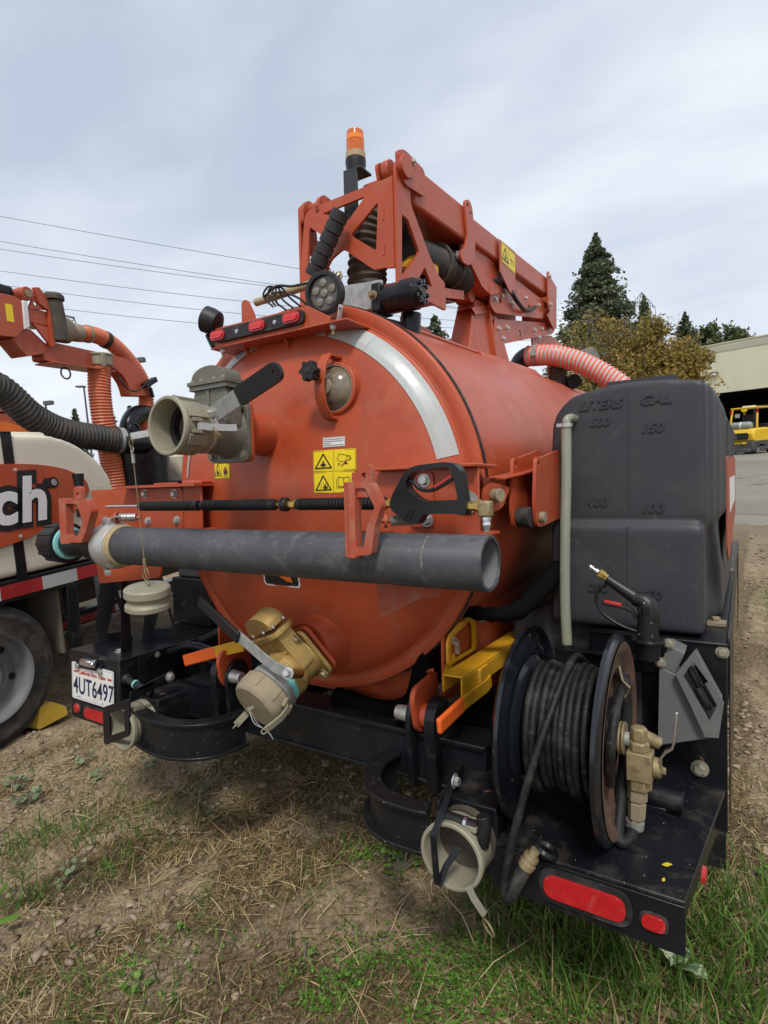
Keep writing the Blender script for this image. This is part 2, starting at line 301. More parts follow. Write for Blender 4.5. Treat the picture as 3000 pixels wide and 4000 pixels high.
    def sphere(s, c, r, n=16, sc=(1, 1, 1)):
        m = n//2; vs = [V3(c)+V3((r*sc[0]*math.sin(math.pi*i/m)*math.cos(2*math.pi*j/n), r*sc[1]*math.sin(math.pi*i/m)*math.sin(2*math.pi*j/n), r*sc[2]*math.cos(math.pi*i/m))) for i in range(m+1) for j in range(n)]
        return s.add(vs, [(i*n+j, (i+1)*n+j, (i+1)*n+(j+1) % n, i*n+(j+1) % n) for i in range(m) for j in range(n)])
    def torus(s, c, ax, r, rr, n=32, k=8):
        a, u, w = basis(ax); c = V3(c)
        P = [c+u*(r*math.cos(2*math.pi*i/n))+w*(r*math.sin(2*math.pi*i/n)) for i in range(n)]; vs = []
        for i in range(n):
            d = (P[i]-c).normalized()
            vs += [P[i]+d*(rr*math.cos(2*math.pi*j/k))+a*(rr*math.sin(2*math.pi*j/k)) for j in range(k)]
        return s.add(vs, [(i*k+j, i*k+(j+1) % k, ((i+1) % n)*k+(j+1) % k, ((i+1) % n)*k+j) for i in range(n) for j in range(k)])
    def bolt(s, p, ax, r, h=None, washer=True):
        p = V3(p); a = V3(ax).normalized(); h = h or r*0.8
        if washer: s.lathe(p-a*0.001, a, [(0, r*1.5), (r*0.25, r*1.5)], 16); p = p+a*(r*0.25)
        s.lathe(p, a, [(0, r), (h*0.85, r), (h, r*0.85)], 6)
        return s
def rounded(pts, r, n=4):
    """round every corner of a 2-D polygon"""
    o = []; m = len(pts); rs = r if isinstance(r, (list, tuple)) else [r]*m
    for i in range(m):
        p = Vector(pts[i][:2]); a = Vector(pts[i-1][:2])-p; b = Vector(pts[(i+1) % m][:2])-p
        d = min(rs[i], a.length*0.49, b.length*0.49)
        if d < 1e-5: o.append(tuple(p)); continue
        p0 = p+a.normalized()*d; p1 = p+b.normalized()*d
        for k in range(n+1):
            t = k/n; q = p0*(1-t)**2+p*2*t*(1-t)+p1*t*t; o.append((q.x, q.y))
    return o
def rrect(x0, y0, x1, y1, r, n=4): return rounded([(x0, y0), (x1, y0), (x1, y1), (x0, y1)], r, n)
def circ(cx, cy, r, n=16): return [(cx+r*math.cos(2*math.pi*i/n), cy+r*math.sin(2*math.pi*i/n)) for i in range(n)]
def spline(pts, n=12):
    """Catmull-Rom through pts"""
    P = [V3(p) for p in pts]; P = [P[0]*2-P[1]]+P+[P[-1]*2-P[-2]]; o = []
    for i in range(1, len(P)-2):
        a, b, c, d = P[i-1:i+3]
        for k in range(n):
            t = k/n; o.append(0.5*((2*b)+(c-a)*t+(2*a-5*b+4*c-d)*t*t+(3*b-a-3*c+d)*t**3))
    o.append(P[-2]); return o
def resample(path, step):
    P = [V3(p) for p in path]; L = [0]
    for a, b in zip(P, P[1:]): L.append(L[-1]+(b-a).length)
    n = max(2, int(L[-1]/step)); o = []; j = 0
    for i in range(n+1):
        t = L[-1]*i/n
        while j < len(L)-2 and L[j+1] < t: j += 1
        k = (t-L[j])/max(1e-9, L[j+1]-L[j]); o.append(P[j].lerp(P[j+1], k))
    return o
def corrugated(mb, pts, r, pitch, amp, n=22, k=6, sharp=False):
    path = resample(spline(pts, 16), pitch/k)
    rad = []
    for i in range(len(path)):
        c = math.cos(2*math.pi*i/k); rad.append(r-amp+amp*(max(0, c)*1.0 if sharp else (0.5+0.5*c)))
    mb.tube(path, rad, n); return mb
# ------------------------------------------------------------------ object helpers
ORG = {}; FR = {}
def tag(o, label=None, cat=None, group=None, kind=None):
    if label: o['label'] = label
    if cat: o['category'] = cat
    if group: o['group'] = group
    if kind: o['kind'] = kind
    return o
def thing(name, label, cat, base=(0, 0, 0), frame=FW, group=None):
    o = bpy.data.objects.new(name, None); COL.objects.link(o); o.empty_display_size = 0.1
    o.matrix_world = frame @ Matrix.Translation(base); ORG[o.name] = V3(base); FR[o.name] = frame
    return tag(o, label, cat, group)
def mesh_of(name, mb, ctr, smooth=38):
    me = bpy.data.meshes.new(name)
    me.from_pydata([(v[0]-ctr[0], v[1]-ctr[1], v[2]-ctr[2]) for v in mb.v], [], mb.f); me.validate(); 
    if smooth:
        me.polygons.foreach_set('use_smooth', [True]*len(me.polygons))
        me.set_sharp_from_angle(angle=R(smooth))
    me.update(); return me
def part(name, mb, mat, parent=None, bev=0.0, frame=None, smooth=38, label=None, cat=None, group=None, kind=None, seg=2):
    a = np.array(mb.v); c = V3(((a.min(0)+a.max(0))/2).tolist())
    me = mesh_of(name, mb, c, smooth); me.materials.append(MATS[mat])
    o = bpy.data.objects.new(name, me); COL.objects.link(o)
    if parent is not None:
        o.parent = parent; o.location = c-ORG[parent.name]; FR[o.name] = FR[parent.name]
    else:
        FR[o.name] = frame if frame is not None else FW; o.matrix_world = FR[o.name] @ Matrix.Translation(c)
    ORG[o.name] = c
    if bev:
        b = o.modifiers.new('bevel', 'BEVEL'); b.width = bev; b.segments = seg; b.limit_method = 'ANGLE'; b.angle_limit = R(40); b.use_clamp_overlap = True
        b.harden_normals = False
    return tag(o, label, cat, group, kind)
BOLT = {}
def bolt(parent, p, ax, r=0.008, mat='zinc', washer=True, name='bolt', h=None):
    """hex bolt sharing one mesh per size"""
    key = (round(r, 4), mat, washer, h)
    if key not in BOLT:
        me = mesh_of('bolt', MB().bolt((0, 0, 0), (0, 0, 1), r, h, washer), (0, 0, 0), 30); me.materials.append(MATS[mat]); BOLT[key] = me
    o = bpy.data.objects.new(name, BOLT[key]); COL.objects.link(o); o.parent = parent
    a, u, w = basis(ax); m = Matrix((u, w, a)).transposed().to_4x4(); m.translation = V3(p)-ORG[parent.name]; o.matrix_local = m
    ORG[o.name] = V3(p); return o
def text_mb(s, size, depth=0.001, o=(0, 0, 0), u=(1, 0, 0), v=(0, 0, 1), shear=0.0, fat=0.0, space=1.0, sx=1.0, align='LEFT', mb=None):
    """lettering as solid geometry; u = reading direction, v = up; it faces u x v"""
    cu = bpy.data.curves.new('t', 'FONT'); cu.body = s; cu.size = size; cu.extrude = depth/2; cu.shear = shear; cu.offset = fat; cu.space_character = space; cu.align_x = align; cu.resolution_u = 4
    ob = bpy.data.objects.new('t', cu); COL.objects.link(ob)
    me = bpy.data.meshes.new_from_object(ob)
    mb = mb or MB(); o, u, v = V3(o), V3(u).normalized(), V3(v).normalized(); w = u.cross(v)
    mb.add([o+u*(p.co.x*sx)+v*p.co.y+w*(p.co.z+depth/2) for p in me.vertices], [tuple(f.vertices) for f in me.polygons])
    bpy.data.objects.remove(ob); bpy.data.curves.remove(cu); bpy.data.meshes.remove(me); return mb
def multi(name, mbs, parent=None, bev=0.0, frame=None, smooth=38, **kw):
    """one part whose faces carry several materials (print on a label, lens in a bezel)"""
    al = MB(); idx = []; mats = []
    for mb, mt in mbs:
        if mt not in mats: mats.append(mt)
        al.add(mb.v, mb.f); idx += [mats.index(mt)]*len(mb.f)
    a = np.array(al.v); c = V3(((a.min(0)+a.max(0))/2).tolist())
    me = bpy.data.meshes.new(name); me.from_pydata([tuple(V3(v)-c) for v in al.v], [], al.f)
    for mt in mats: me.materials.append(MATS[mt])
    me.polygons.foreach_set('material_index', idx); me.polygons.foreach_set('use_smooth', [True]*len(al.f)); me.set_sharp_from_angle(angle=R(smooth)); me.update()
    o = bpy.data.objects.new(name, me); COL.objects.link(o)
    if parent is not None: o.parent = parent; o.location = c-ORG[parent.name]; FR[o.name] = FR[parent.name]
    else: FR[o.name] = frame if frame is not None else FW; o.matrix_world = FR[o.name] @ Matrix.Translation(c)
    ORG[o.name] = c
    if bev:
        b = o.modifiers.new('bevel', 'BEVEL'); b.width = bev; b.segments = 2; b.limit_method = 'ANGLE'; b.angle_limit = R(40)
    return tag(o, **{'label': kw.get('label'), 'cat': kw.get('cat'), 'group': kw.get('group'), 'kind': kw.get('kind')})
XA, YA, ZA = (1, 0, 0), (0, 1, 0), (0, 0, 1); MY = (0, -1, 0)
# ================================================================== the vacuum trailer
TR = thing('vacuum_trailer', 'large orange vacuum tank trailer with black water tank and hose reel, seen from its rear', 'trailer', (0, 0, -1.43), FT)
TAU = 0.0563
TA = V3(0, math.cos(TAU), math.sin(TAU)); TV = V3(0, -math.sin(TAU), math.cos(TAU))
def dish_t(r):
    k = [(0.53, -0.0605), (0.57, -0.043), (0.595, -0.024), (0.610, -0.006), (0.617, 0.002)]
    if r <= 0.53: return -0.14+(1.79-math.sqrt(1.79**2-r*r))
    for (a, b), (c, d) in zip(k, k[1:]):
        if r <= c: return b+(d-b)*(r-a)/(c-a)
    return 0.002
def dish(x, z, off=0.0):
    return V3(x, 0, 0)+TV*z+TA*(dish_t(math.hypot(x, z))-off)
# ---- tank shell
mb = MB(); mb.lathe((0, 0, 0), TA, [(0.034, 0.60), (0.034, 0.663), (0.052, 0.663), (0.054, 0.650), (3.5, 0.650), (3.6, 0.60), (3.66, 0.42), (3.68, 0.0)], 96, caps=(True, False))
tank = part('tank', mb, 'orange', TR)
part('gasket', MB().lathe((0, 0, 0), TA, [(0.0215, 0.5), (0.0215, 0.6645), (0.0335, 0.6645), (0.0335, 0.5)], 96, caps=(False, False)), 'rubber', tank)
prof = [(dish_t(r), r) for r in (0.0, 0.06, 0.14, 0.22, 0.30, 0.38, 0.45, 0.50, 0.53, 0.55, 0.57, 0.583, 0.595, 0.603, 0.610, 0.617)]
prof += [(0.003, 0.622), (0.001, 0.630), (0.0, 0.657), (0.003, 0.660), (0.021, 0.660), (0.021, 0.3)]
door = part('rear_door', MB().lathe((0, 0, 0), TA, prof, 128, caps=(False, False)), 'orange', TR, smooth=50)
part('weld_bead', MB().torus(TA*0.001, TA, 0.6165, 0.0035, 128, 6), 'orange', door)
def conform(x0, z0, x1, z1, off, n=8):
    mb = MB(); vs = [dish(x0+(x1-x0)*i/n, z0+(z1-z0)*j/n, off) for j in range(n+1) for i in range(n+1)]
    return mb.add(vs, [(j*(n+1)+i, j*(n+1)+i+1, (j+1)*(n+1)+i+1, (j+1)*(n+1)+i) for j in range(n) for i in range(n)])
def arc_tape(a0, a1, r0, r1, off, n):
    mb = MB(); rs = [r for r in (r0, 0.558, 0.565, 0.57, 0.577, 0.583, 0.589, 0.595, 0.599, 0.603, r1) if r0 <= r <= r1]; kk = len(rs)
    vs = [dish(r*math.cos(R(a0+(a1-a0)*i/n)), r*math.sin(R(a0+(a1-a0)*i/n)), off) for i in range(n+1) for r in rs]
    return mb.add(vs, [(i*kk+j, i*kk+j+1, (i+1)*kk+j+1, (i+1)*kk+j) for i in range(n) for j in range(kk-1)])
part('reflective_tape', arc_tape(12.4, 56.6, 0.552, 0.606, 0.0030, 50), 'tape_white', door)
part('reflective_tape', arc_tape(56.68, 82, 0.552, 0.606, 0.0030, 30), 'tape_white', door)
part('reflective_tape', arc_tape(98, 169.5, 0.553, 0.604, 0.0030, 60), 'tape_white', door)
def flat(poly, off, mb=None, f=dish):
    mb = mb or MB(); tri = tessellate_polygon([[Vector((p[0], p[1], 0)) for p in poly]])
    return mb.add([f(p[0], p[1], off) for p in poly], [t if ((poly[t[1]][0]-poly[t[0]][0])*(poly[t[2]][1]-poly[t[0]][1])-(poly[t[1]][1]-poly[t[0]][1])*(poly[t[2]][0]-poly[t[0]][0])) > 0 else t[::-1] for t in tri])
def lines(polyline, w, off, mb, f=dish, closed=False):
    P = list(polyline)+([polyline[0]] if closed else [])
    for (a, b), (c, d) in zip(P, P[1:]):
        L = math.hypot(c-a, d-b) or 1e-6; nx, ny = -(d-b)/L*w/2, (c-a)/L*w/2; ex, ey = (c-a)/L*w*0.3, (d-b)/L*w*0.3
        flat([(a+nx-ex, b+ny-ey), (a-nx-ex, b-ny-ey), (c-nx+ex, d-ny+ey), (c+nx+ex, d+ny+ey)], off, mb, f)
    return mb
def warn_tri(cx, z0, w, h, off, mb, f=dish): return lines([(cx-w/2, z0), (cx+w/2, z0), (cx, z0+h)], w*0.075, off, mb, f, True)
def label_panel(x0, z0, x1, z1, pics, f=dish, bgc='label_yellow', n=8):
    """yellow warning label: frame, divider and pictograms"""
    bg_ = MB(); vs = [f(x0+(x1-x0)*i/n, z0+(z1-z0)*j/n, 0.0012) for j in range(n+1) for i in range(n+1)]
    bg_.add(vs, [(j*(n+1)+i, j*(n+1)+i+1, (j+1)*(n+1)+i+1, (j+1)*(n+1)+i) for j in range(n) for i in range(n)])
    k = MB(); e = (z1-z0)*0.035; lw = (z1-z0)*0.016
    lines([(x0+e, z0+e), (x1-e, z0+e), (x1-e, z1-e), (x0+e, z1-e)], lw, 0.0024, k, f, True)
    lines([((x0+x1)/2, z0+e), ((x0+x1)/2, z1-e)], lw, 0.0024, k, f)
    g = MB()
    pics(x0, z0, x1, z1, k, g, f)
    L = [(bg_, bgc), (k, 'print_black')]
    if g.f: L.append((g, 'print_red'))
    return L
def man(cx, z, s, k, f):
    flat(circ(cx, z+s*0.62, s*0.15, 10), 0.0024, k, f); flat([(cx-s*0.16, z), (cx+s*0.16, z), (cx+s*0.26, z+s*0.22), (cx+s*0.45, z+s*0.05), (cx+s*0.48, z+s*0.2), (cx+s*0.2, z+s*0.46), (cx-s*0.2, z+s*0.46), (cx-s*0.48, z+s*0.2), (cx-s*0.45, z+s*0.05), (cx-s*0.26, z+s*0.22)], 0.0024, k, f)
def flame(cx, z, s, k, f): flat([(cx-s*0.3, z), (cx+s*0.3, z), (cx+s*0.42, z+s*0.4), (cx+s*0.25, z+s*0.3), (cx+s*0.18, z+s*0.75), (cx+s*0.05, z+s*0.45), (cx-s*0.08, z+s*0.95), (cx-s*0.2, z+s*0.4), (cx-s*0.38, z+s*0.55)], 0.0024, k, f)
def pic_a(x0, z0, x1, z1, k, g, f):
    w, h = (x1-x0), (z1-z0); cx = x0+w*0.25; warn_tri(cx, z0+h*0.16, w*0.38, h*0.66, 0.0024, k, f); man(cx, z0+h*0.22, h*0.36, k, f)
    cx = x0+w*0.72; lines([(cx-w*0.14, z0+h*0.55), (cx-w*0.1, z0+h*0.78), (cx+w*0.06, z0+h*0.72), (cx+w*0.17, z0+h*0.56), (cx+w*0.1, z0+h*0.46), (cx-w*0.08, z0+h*0.42)], h*0.02, 0.0024, k, f, True)
    lines(circ(cx+w*0.12, z0+h*0.58, h*0.12, 10), h*0.018, 0.0024, k, f, True); lines(circ(cx-w*0.1, z0+h*0.30, h*0.05, 8), h*0.02, 0.0024, k, f, True); lines(circ(cx-w*0.02, z0+h*0.26, h*0.05, 8), h*0.02, 0.0024, k, f, True)
    man(cx+w*0.05, z0+h*0.28, h*0.24, k, f); flat(circ(cx+w*0.05, z0+h*0.44, h*0.05, 8), 0.003, g, f)
def pic_b(x0, z0, x1, z1, k, g, f):
    w, h = (x1-x0), (z1-z0); cx = x0+w*0.25; warn_tri(cx, z0+h*0.14, w*0.38, h*0.68, 0.0024, k, f); man(cx+w*0.05, z0+h*0.18, h*0.30, k, f)
    for i in range(5): lines([(cx-w*0.08+i*0.006, z0+h*0.22), (cx-w*0.10+i*0.008, z0+h*0.5)], h*0.016, 0.0024, k, f)
    cx = x0+w*0.75; b = h*0.2
    for s_ in (-1, 1):
        lines([(cx, z0+h*0.26), (cx+s_*w*0.13, z0+h*0.30), (cx+s_*w*0.13, z0+h*0.72), (cx, z0+h*0.68)], h*0.025, 0.0024, k, f, True)
        lines([(cx+s_*w*0.15, z0+h*0.28), (cx+s_*w*0.17, z0+h*0.28), (cx+s_*w*0.17, z0+h*0.66)], h*0.02, 0.0024, k, f)
    lines([(cx-w*0.17, z0+h*0.22), (cx+w*0.17, z0+h*0.22)], h*0.025, 0.0024, k, f)
def pic_c(x0, z0, x1, z1, k, g, f):
    w, h = (x1-x0), (z1-z0); cx = x0+w*0.25; warn_tri(cx, z0+h*0.16, w*0.40, h*0.66, 0.0024, k, f); flame(cx, z0+h*0.22, h*0.32, k, f)
    cx = x0+w*0.73; flame(cx, z0+h*0.22, h*0.48, k, f); lines([(cx-w*0.08, z0+h*0.25), (cx+w*0.08, z0+h*0.6)], h*0.03, 0.003, g, f); lines([(cx+w*0.08, z0+h*0.25), (cx-w*0.08, z0+h*0.6)], h*0.03, 0.003, g, f)
    lines([(cx-w*0.12, z0+h*0.14), (cx+w*0.12, z0+h*0.14)], h*0.03, 0.0024, k, f); lines(rrect(cx+w*0.1, z0+h*0.76, cx+w*0.2, z0+h*0.9, 0.001), h*0.015, 0.0024, k, f, True)
multi('warning_label', label_panel(0.146, 0.1005, 0.297, 0.166, pic_a), door, label='yellow warning label with a cough pictogram and a tank')
multi('warning_label', label_panel(0.146, 0.034, 0.290, 0.099, pic_b), door, label='yellow warning label with an open book')
multi('warning_label', label_panel(-0.333, 0.093, -0.237, 0.160, pic_c), door, label='small yellow warning label with flames')
wl = MB(); k = MB(); kk = conform(0.182, 0.174, 0.260, 0.205, 0.0012, 6)
lines([(0.183, 0.175), (0.259, 0.175), (0.259, 0.204), (0.183, 0.204)], 0.001, 0.0022, k, dish, True)
for i, z in enumerate((0.198, 0.192, 0.186, 0.180)):
    x = 0.186
    while x < (0.254 if i != 2 else 0.21):
        l = random.uniform(0.003, 0.008); lines([(x, z), (min(x+l, 0.255), z)], 0.0022, 0.0022, k); x += l+0.0016
multi('notice_label', [(kk, 'print_white'), (k, 'print_grey')], door)
em = MB(); sw = MB(); wb = MB()
flat(rrect(-0.112, -0.279, 0.052, -0.170, 0.014), 0.0010, wb); flat(rrect(-0.1055, -0.2735, 0.0455, -0.176, 0.011), 0.0018, em)
flat([(-0.055, -0.20), (0.0, -0.195), (0.01, -0.225), (0.022, -0.262), (-0.004, -0.258), (-0.030, -0.246), (-0.052, -0.226), (-0.068, -0.205)], 0.0026, sw)
multi('emblem_plate', [(wb, 'print_white'), (em, 'print_black'), (sw, 'print_orange')], door)
# ---- sight glass porthole
def ring_on(c, ax, prof, n=40): return MB().lathe(c, ax, prof, n, caps=(False, False))
SG = V3(0.224, -0.118, 0.347)
sg = part('sight_port', ring_on(SG, MY, [(-0.04, 0.084), (-0.005, 0.080), (0.006, 0.080), (0.008, 0.077), (0.008, 0.071), (-0.002, 0.070)]), 'orange', TR)
gl = MB(); gl.lathe(SG, MY, [(-0.002, 0.070), (0.004, 0.066), (0.022, 0.052), (0.034, 0.034), (0.038, 0.018), (0.040, 0.0)], 40, caps=(False, False)); part('glass', gl, 'glass_sight', sg)
part('glass_rim', MB().torus(SG+V3(0, -0.006, 0), MY, 0.0695, 0.0025, 40, 6), 'cast_alu_pale', sg)
part('glass_boss', MB().lathe(SG+V3(-0.006, -0.036, 0), MY, [(0, 0.024), (0.010, 0.022), (0.012, 0.0)], 24), 'cast_alu_pale', sg)
st = [SG+V3(-0.006, y, z) for y, z in ((0.03, 0.098), (-0.03, 0.098), (-0.056, 0.062), (-0.070, 0.0), (-0.060, -0.055), (-0.030, -0.092), (0.02, -0.096))]
part('clamp_strap', MB().strip(st, 0.034, 0.008, XA), 'orange', sg, bev=0.001)
kn = MB(); KP = SG+V3(-0.016, -0.088, 0.038)
kp = [((0.0275+0.0045*math.cos(6*a))*math.cos(a), (0.0275+0.0045*math.cos(6*a))*math.sin(a)) for a in [2*math.pi*i/48 for i in range(48)]]
kn.prism(kp, KP+V3(0, 0.0, 0), XA, ZA, 0.026).cyl(KP+V3(0, 0, 0), KP+V3(0, 0.05, -0.02), 0.012); part('star_knob', kn, 'plastic_grip', sg, bev=0.004)
part('knob_cap', MB().lathe(KP+V3(0, -0.026, 0), MY, [(0, 0.011), (0.002, 0.010), (0.0025, 0.0)], 16), 'rubber', sg)
# ---- rear light shelf above the door
sh = MB(); sh.box((-0.285, -0.155, 0.535), (0.300, -0.02, 0.541)); sh.box((-0.268, -0.150, 0.541), (0.150, -0.144, 0.606)); sh.box((-0.268, -0.144, 0.600), (0.150, -0.10, 0.606))
sh.prism([(0, 0), (-0.09, 0), (-0.03, -0.085), (0.0, -0.085)], (0.02, -0.03, 0.535), YA, ZA, 0.006); sh.prism([(0, 0), (-0.07, 0), (-0.02, -0.06), (0.0, -0.06)], (0.17, -0.03, 0.535), YA, ZA, 0.006); sh.prism([(0, 0), (-0.07, 0), (-0.02, -0.06), (0.0, -0.06)], (-0.18, -0.03, 0.535), YA, ZA, 0.006)
sh.prism([(0, 0), (0.085, 0), (0.085, 0.015), (0, 0.065)], (0.150, -0.150, 0.541), XA, ZA, -0.006)
shelf = part('light_shelf', sh, 'orange', TR, bev=0.0015)
eb = rounded([(0, 0), (0.065, 0), (0.065, 0.05), (0.03, 0.115), (0.0, 0.115)], [0, 0, 0.02, 0.03, 0.02])
part('rod_bracket', MB().prism(eb, (-0.22, -0.06, 0.60), XA, ZA, 0.006), 'orange', shelf)
for x, z in ((-0.245, 0.535), (0.235, 0.535)):
    bolt(shelf, (x, -0.135, z), (0, 0, -1), 0.009, h=0.012); part('stud', MB().cyl((x, -0.135, z-0.030), (x, -0.135, z), 0.005, n=10), 'brass_dirty', shelf)
bar = rounded([(-0.262, -0.0215), (0.142, -0.0215), (0.142, 0.0215), (-0.262, 0.0215)], 0.0213, 6)
part('lamp_strip', MB().prism(bar, (0, -0.151, 0.574), XA, ZA, 0.012), 'rubber', shelf, bev=0.003)
for x in (-0.236, -0.050, 0.096):
    ov = rrect(x-0.034, 0.574-0.0165, x+0.034, 0.574+0.0165, 0.016, 5); iv = rrect(x-0.026, 0.574-0.010, x+0.026, 0.574+0.010, 0.009, 5)
    m_ = MB().prism(ov, (0, -0.163, 0), XA, ZA, 0.007); m2 = MB().prism(iv, (0, -0.170, 0), XA, ZA, 0.004); d = MB()
    for i in range(4): d.lathe((x-0.018+i*0.012, -0.1742, 0.574), MY, [(0, 0.0035), (0.0008, 0.003)], 8)
    multi('marker_lamp', [(m_, 'lens_red'), (m2, 'lens_red_hot'), (d, 'lens_red')], shelf, bev=0.0015)
for x in (-0.146, 0.024): bolt(shelf, (x, -0.1632, 0.574), MY, 0.0045, 'chrome', h=0.003)
# round LED work light
WL = V3(0.202, -0.128, 0.638); wax = V3(0.10, -1, -0.12).normalized()
wl_ = part('work_light', MB().lathe(WL, wax, [(-0.045, 0.0), (-0.045, 0.045), (-0.02, 0.060), (0.0, 0.065), (0.012, 0.065), (0.0135, 0.062), (0.0135, 0.0515), (0.004, 0.051), (0.004, 0.0)], 40, caps=(False, False)), 'plastic_grip', shelf)
# (continues) – lenses of the work light hang under the shelf part
a_, u_, w_ = basis(wax)
def wl_pt(i):
    if i == 0: return WL+a_*0.0045
    an = R(90+(i-1)*72); return WL+a_*0.0045+u_*(0.0305*math.sin(an))+w_*(0.0305*math.cos(an))
lm = MB().lathe(WL, wax, [(0.0042, 0.0512), (0.005, 0.0001)], 36, caps=(False, False)); cup = MB()
for i in range(6):
    p = wl_pt(i); cup.lathe(p, wax, [(0.001, 0.0135), (0.0045, 0.0115), (0.0055, 0.006), (0.0062, 0.0001)], 18, caps=(False, False))
multi('light_lens', [(lm, 'lens_clear'), (cup, 'led_cup')], shelf)
fin = MB()
for i in range(9):
    an = R(50+i*10); d = (u_*math.sin(an)+w_*math.cos(an)); fin.bar(WL+d*0.045-a_*0.035, WL+d*0.064-a_*0.012, 0.0035, 0.02, a_)
part('cooling_fins', fin, 'alu_bright', shelf)
yk = MB()
for s_ in (-1, 1): yk.strip([WL+w_*0+V3(s_*0.052, 0.008, -0.045), V3(WL.x+s_*0.047, -0.12, 0.560), V3(WL.x+s_*0.040, -0.12, 0.5425), V3(WL.x+s_*0.02, -0.12, 0.5425)], 0.018, 0.003, YA)
part('light_yoke', yk, 'alu_bright', shelf)
for s_ in (-1, 1): bolt(shelf, (WL.x+s_*0.0535, -0.122, 0.588), (s_, 0, 0), 0.006)
# dark side light at the left end, seen edge-on
SL = V3(-0.285, -0.140, 0.635); sax = V3(-0.75, -0.35, 0.35).normalized()
part('side_light', MB().lathe(SL, sax, [(-0.03, 0.02), (-0.02, 0.040), (0.005, 0.046), (0.03, 0.046), (0.034, 0.040), (0.034, 0.0)], 28, caps=(True, False)), 'plastic_grip', shelf)
part('side_light_bracket', MB().strip([(-0.275, -0.14, 0.543), (-0.300, -0.14, 0.585), (-0.275, -0.14, 0.62)], 0.04, 0.008, YA), 'plastic_grip', shelf)
# tan hose stub and cables over the shelf
part('drain_rod', MB().tube(spline([(-0.185, -0.03, 0.712), (-0.05, -0.02, 0.722), (0.10, -0.01, 0.735), (0.17, 0.0, 0.74)], 8), 0.0135, 14), 'rag_tan', TR)
cb = MB()
for k_ in range(3):
    x = -0.095+0.012*k_; cb.tube(spline([(x+0.01, -0.05, 0.672), (x-0.028+0.012*k_, -0.055, 0.715), (x-0.005, -0.055, 0.742-0.006*k_), (x+0.03, -0.055, 0.728), (x+0.022+0.02*k_, -0.05, 0.690), (x+0.06+0.02*k_, -0.04, 0.655)], 8), 0.0035, 7)
cb.tube(spline([(-0.13, -0.045, 0.715), (-0.06, -0.058, 0.735), (0.02, -0.07, 0.715), (0.12, -0.09, 0.70), (0.16, -0.10, 0.68)], 8), 0.0045, 7)
cb.tube(spline([(-0.09, -0.05, 0.72), (-0.02, -0.06, 0.705), (0.05, -0.05, 0.665), (0.07, -0.03, 0.62)], 8), 0.004, 7)
part('cable_bundle', cb, 'rubber', TR)
# ---- upper suction valve on a stub pipe
UX, UZ = -0.125, 0.225
stub = part('suction_valve', MB().pipe((UX, -0.205, UZ), (UX+0.004, -0.03, UZ), 0.068, 0.05, 40), 'orange', TR)
def rflange(c, w, h, t, r=0.025): return MB().prism(rrect(c[0]-w/2, c[2]-h/2, c[0]+w/2, c[2]+h/2, r), (0, c[1], 0), XA, ZA, t)
part('mounting_flange', rflange((UX, -0.203, UZ), 0.176, 0.190, 0.012), 'orange', stub, bev=0.002)
bd = MB(); bd.prism(rrect(UX-0.088, UZ-0.095, UX+0.088, UZ+0.095, 0.03), (0, -0.2155, 0), XA, ZA, 0.014)
bd.lathe((UX, -0.229, UZ), MY, [(0, 0.085), (0.02, 0.074), (0.09, 0.070), (0.11, 0.066)], 40)
bd.prism(rounded([(-0.078, 0), (0.078, 0), (0.078, 0.085), (0.062, 0.135), (-0.062, 0.135), (-0.078, 0.085)], 0.02), (UX, -0.245, UZ), XA, ZA, 0.05)
bd.box((UX-0.080, -0.305, UZ+0.122), (UX+0.080, -0.232, UZ+0.136)); bd.box((UX-0.083, -0.311, UZ+0.1362), (UX+0.083, -0.226, UZ+0.148))
bd.box((UX-0.012, -0.300, UZ+0.02), (UX+0.0, -0.294, UZ+0.122)); bd.box((UX-0.070, -0.299, UZ+0.075), (UX+0.07, -0.294, UZ+0.082))
part('valve_body', bd, 'cast_alu', stub, bev=0.003)
dm = [(0.074*math.cos(math.pi*i/20), 0.044*math.sin(math.pi*i/20)**0.8) for i in range(21)]
part('bonnet', MB().prism(dm, (UX, -0.236, UZ+0.148), XA, ZA, 0.065), 'cast_alu', stub, bev=0.008, seg=3)
for x in (-0.065, -0.025, 0.03, 0.068): bolt(stub, (UX+x, -0.303, UZ+0.148), ZA, 0.006, 'cast_alu_pale')
for x, z in ((0.07, 0.075), (0.07, -0.075), (-0.07, 0.075), (-0.07, -0.075)):
    bolt(stub, (UX+x, -0.2295, UZ+z), MY, 0.011, 'cast_alu_pale'); bolt(stub, (UX+x, -0.203, UZ+z), YA, 0.010)
cpl = MB(); CY = -0.340
cpl.lathe((UX, CY, UZ), MY, [(0, 0.055), (0, 0.070), (0.022, 0.070), (0.026, 0.077), (0.030, 0.079), (0.096, 0.079), (0.100, 0.083), (0.110, 0.083), (0.113, 0.081), (0.113, 0.0735), (0.110, 0.072), (0.040, 0.069), (0.036, 0.056), (0.0, 0.050)], 56, caps=(False, False))
for an in (25, 75, 205, 330):
    d = V3(math.cos(R(an)), 0, math.sin(R(an))); cpl.bar(V3(UX, CY-0.03, UZ)+d*0.080, V3(UX, CY-0.097, UZ)+d*0.081, 0.030, 0.010, d)
part('coupler', cpl, 'cast_alu_pale', stub, bev=0.001)
part('coupler_seal', ring_on((UX, CY, UZ), MY, [(0.037, 0.068), (0.050, 0.066), (0.050, 0.051), (0.030, 0.050)], 48), 'rubber', stub)
part('valve_gate', MB().lathe((UX, -0.262, UZ), MY, [(0, 0.06), (0.002, 0.06)], 32), 'cast_alu', stub)
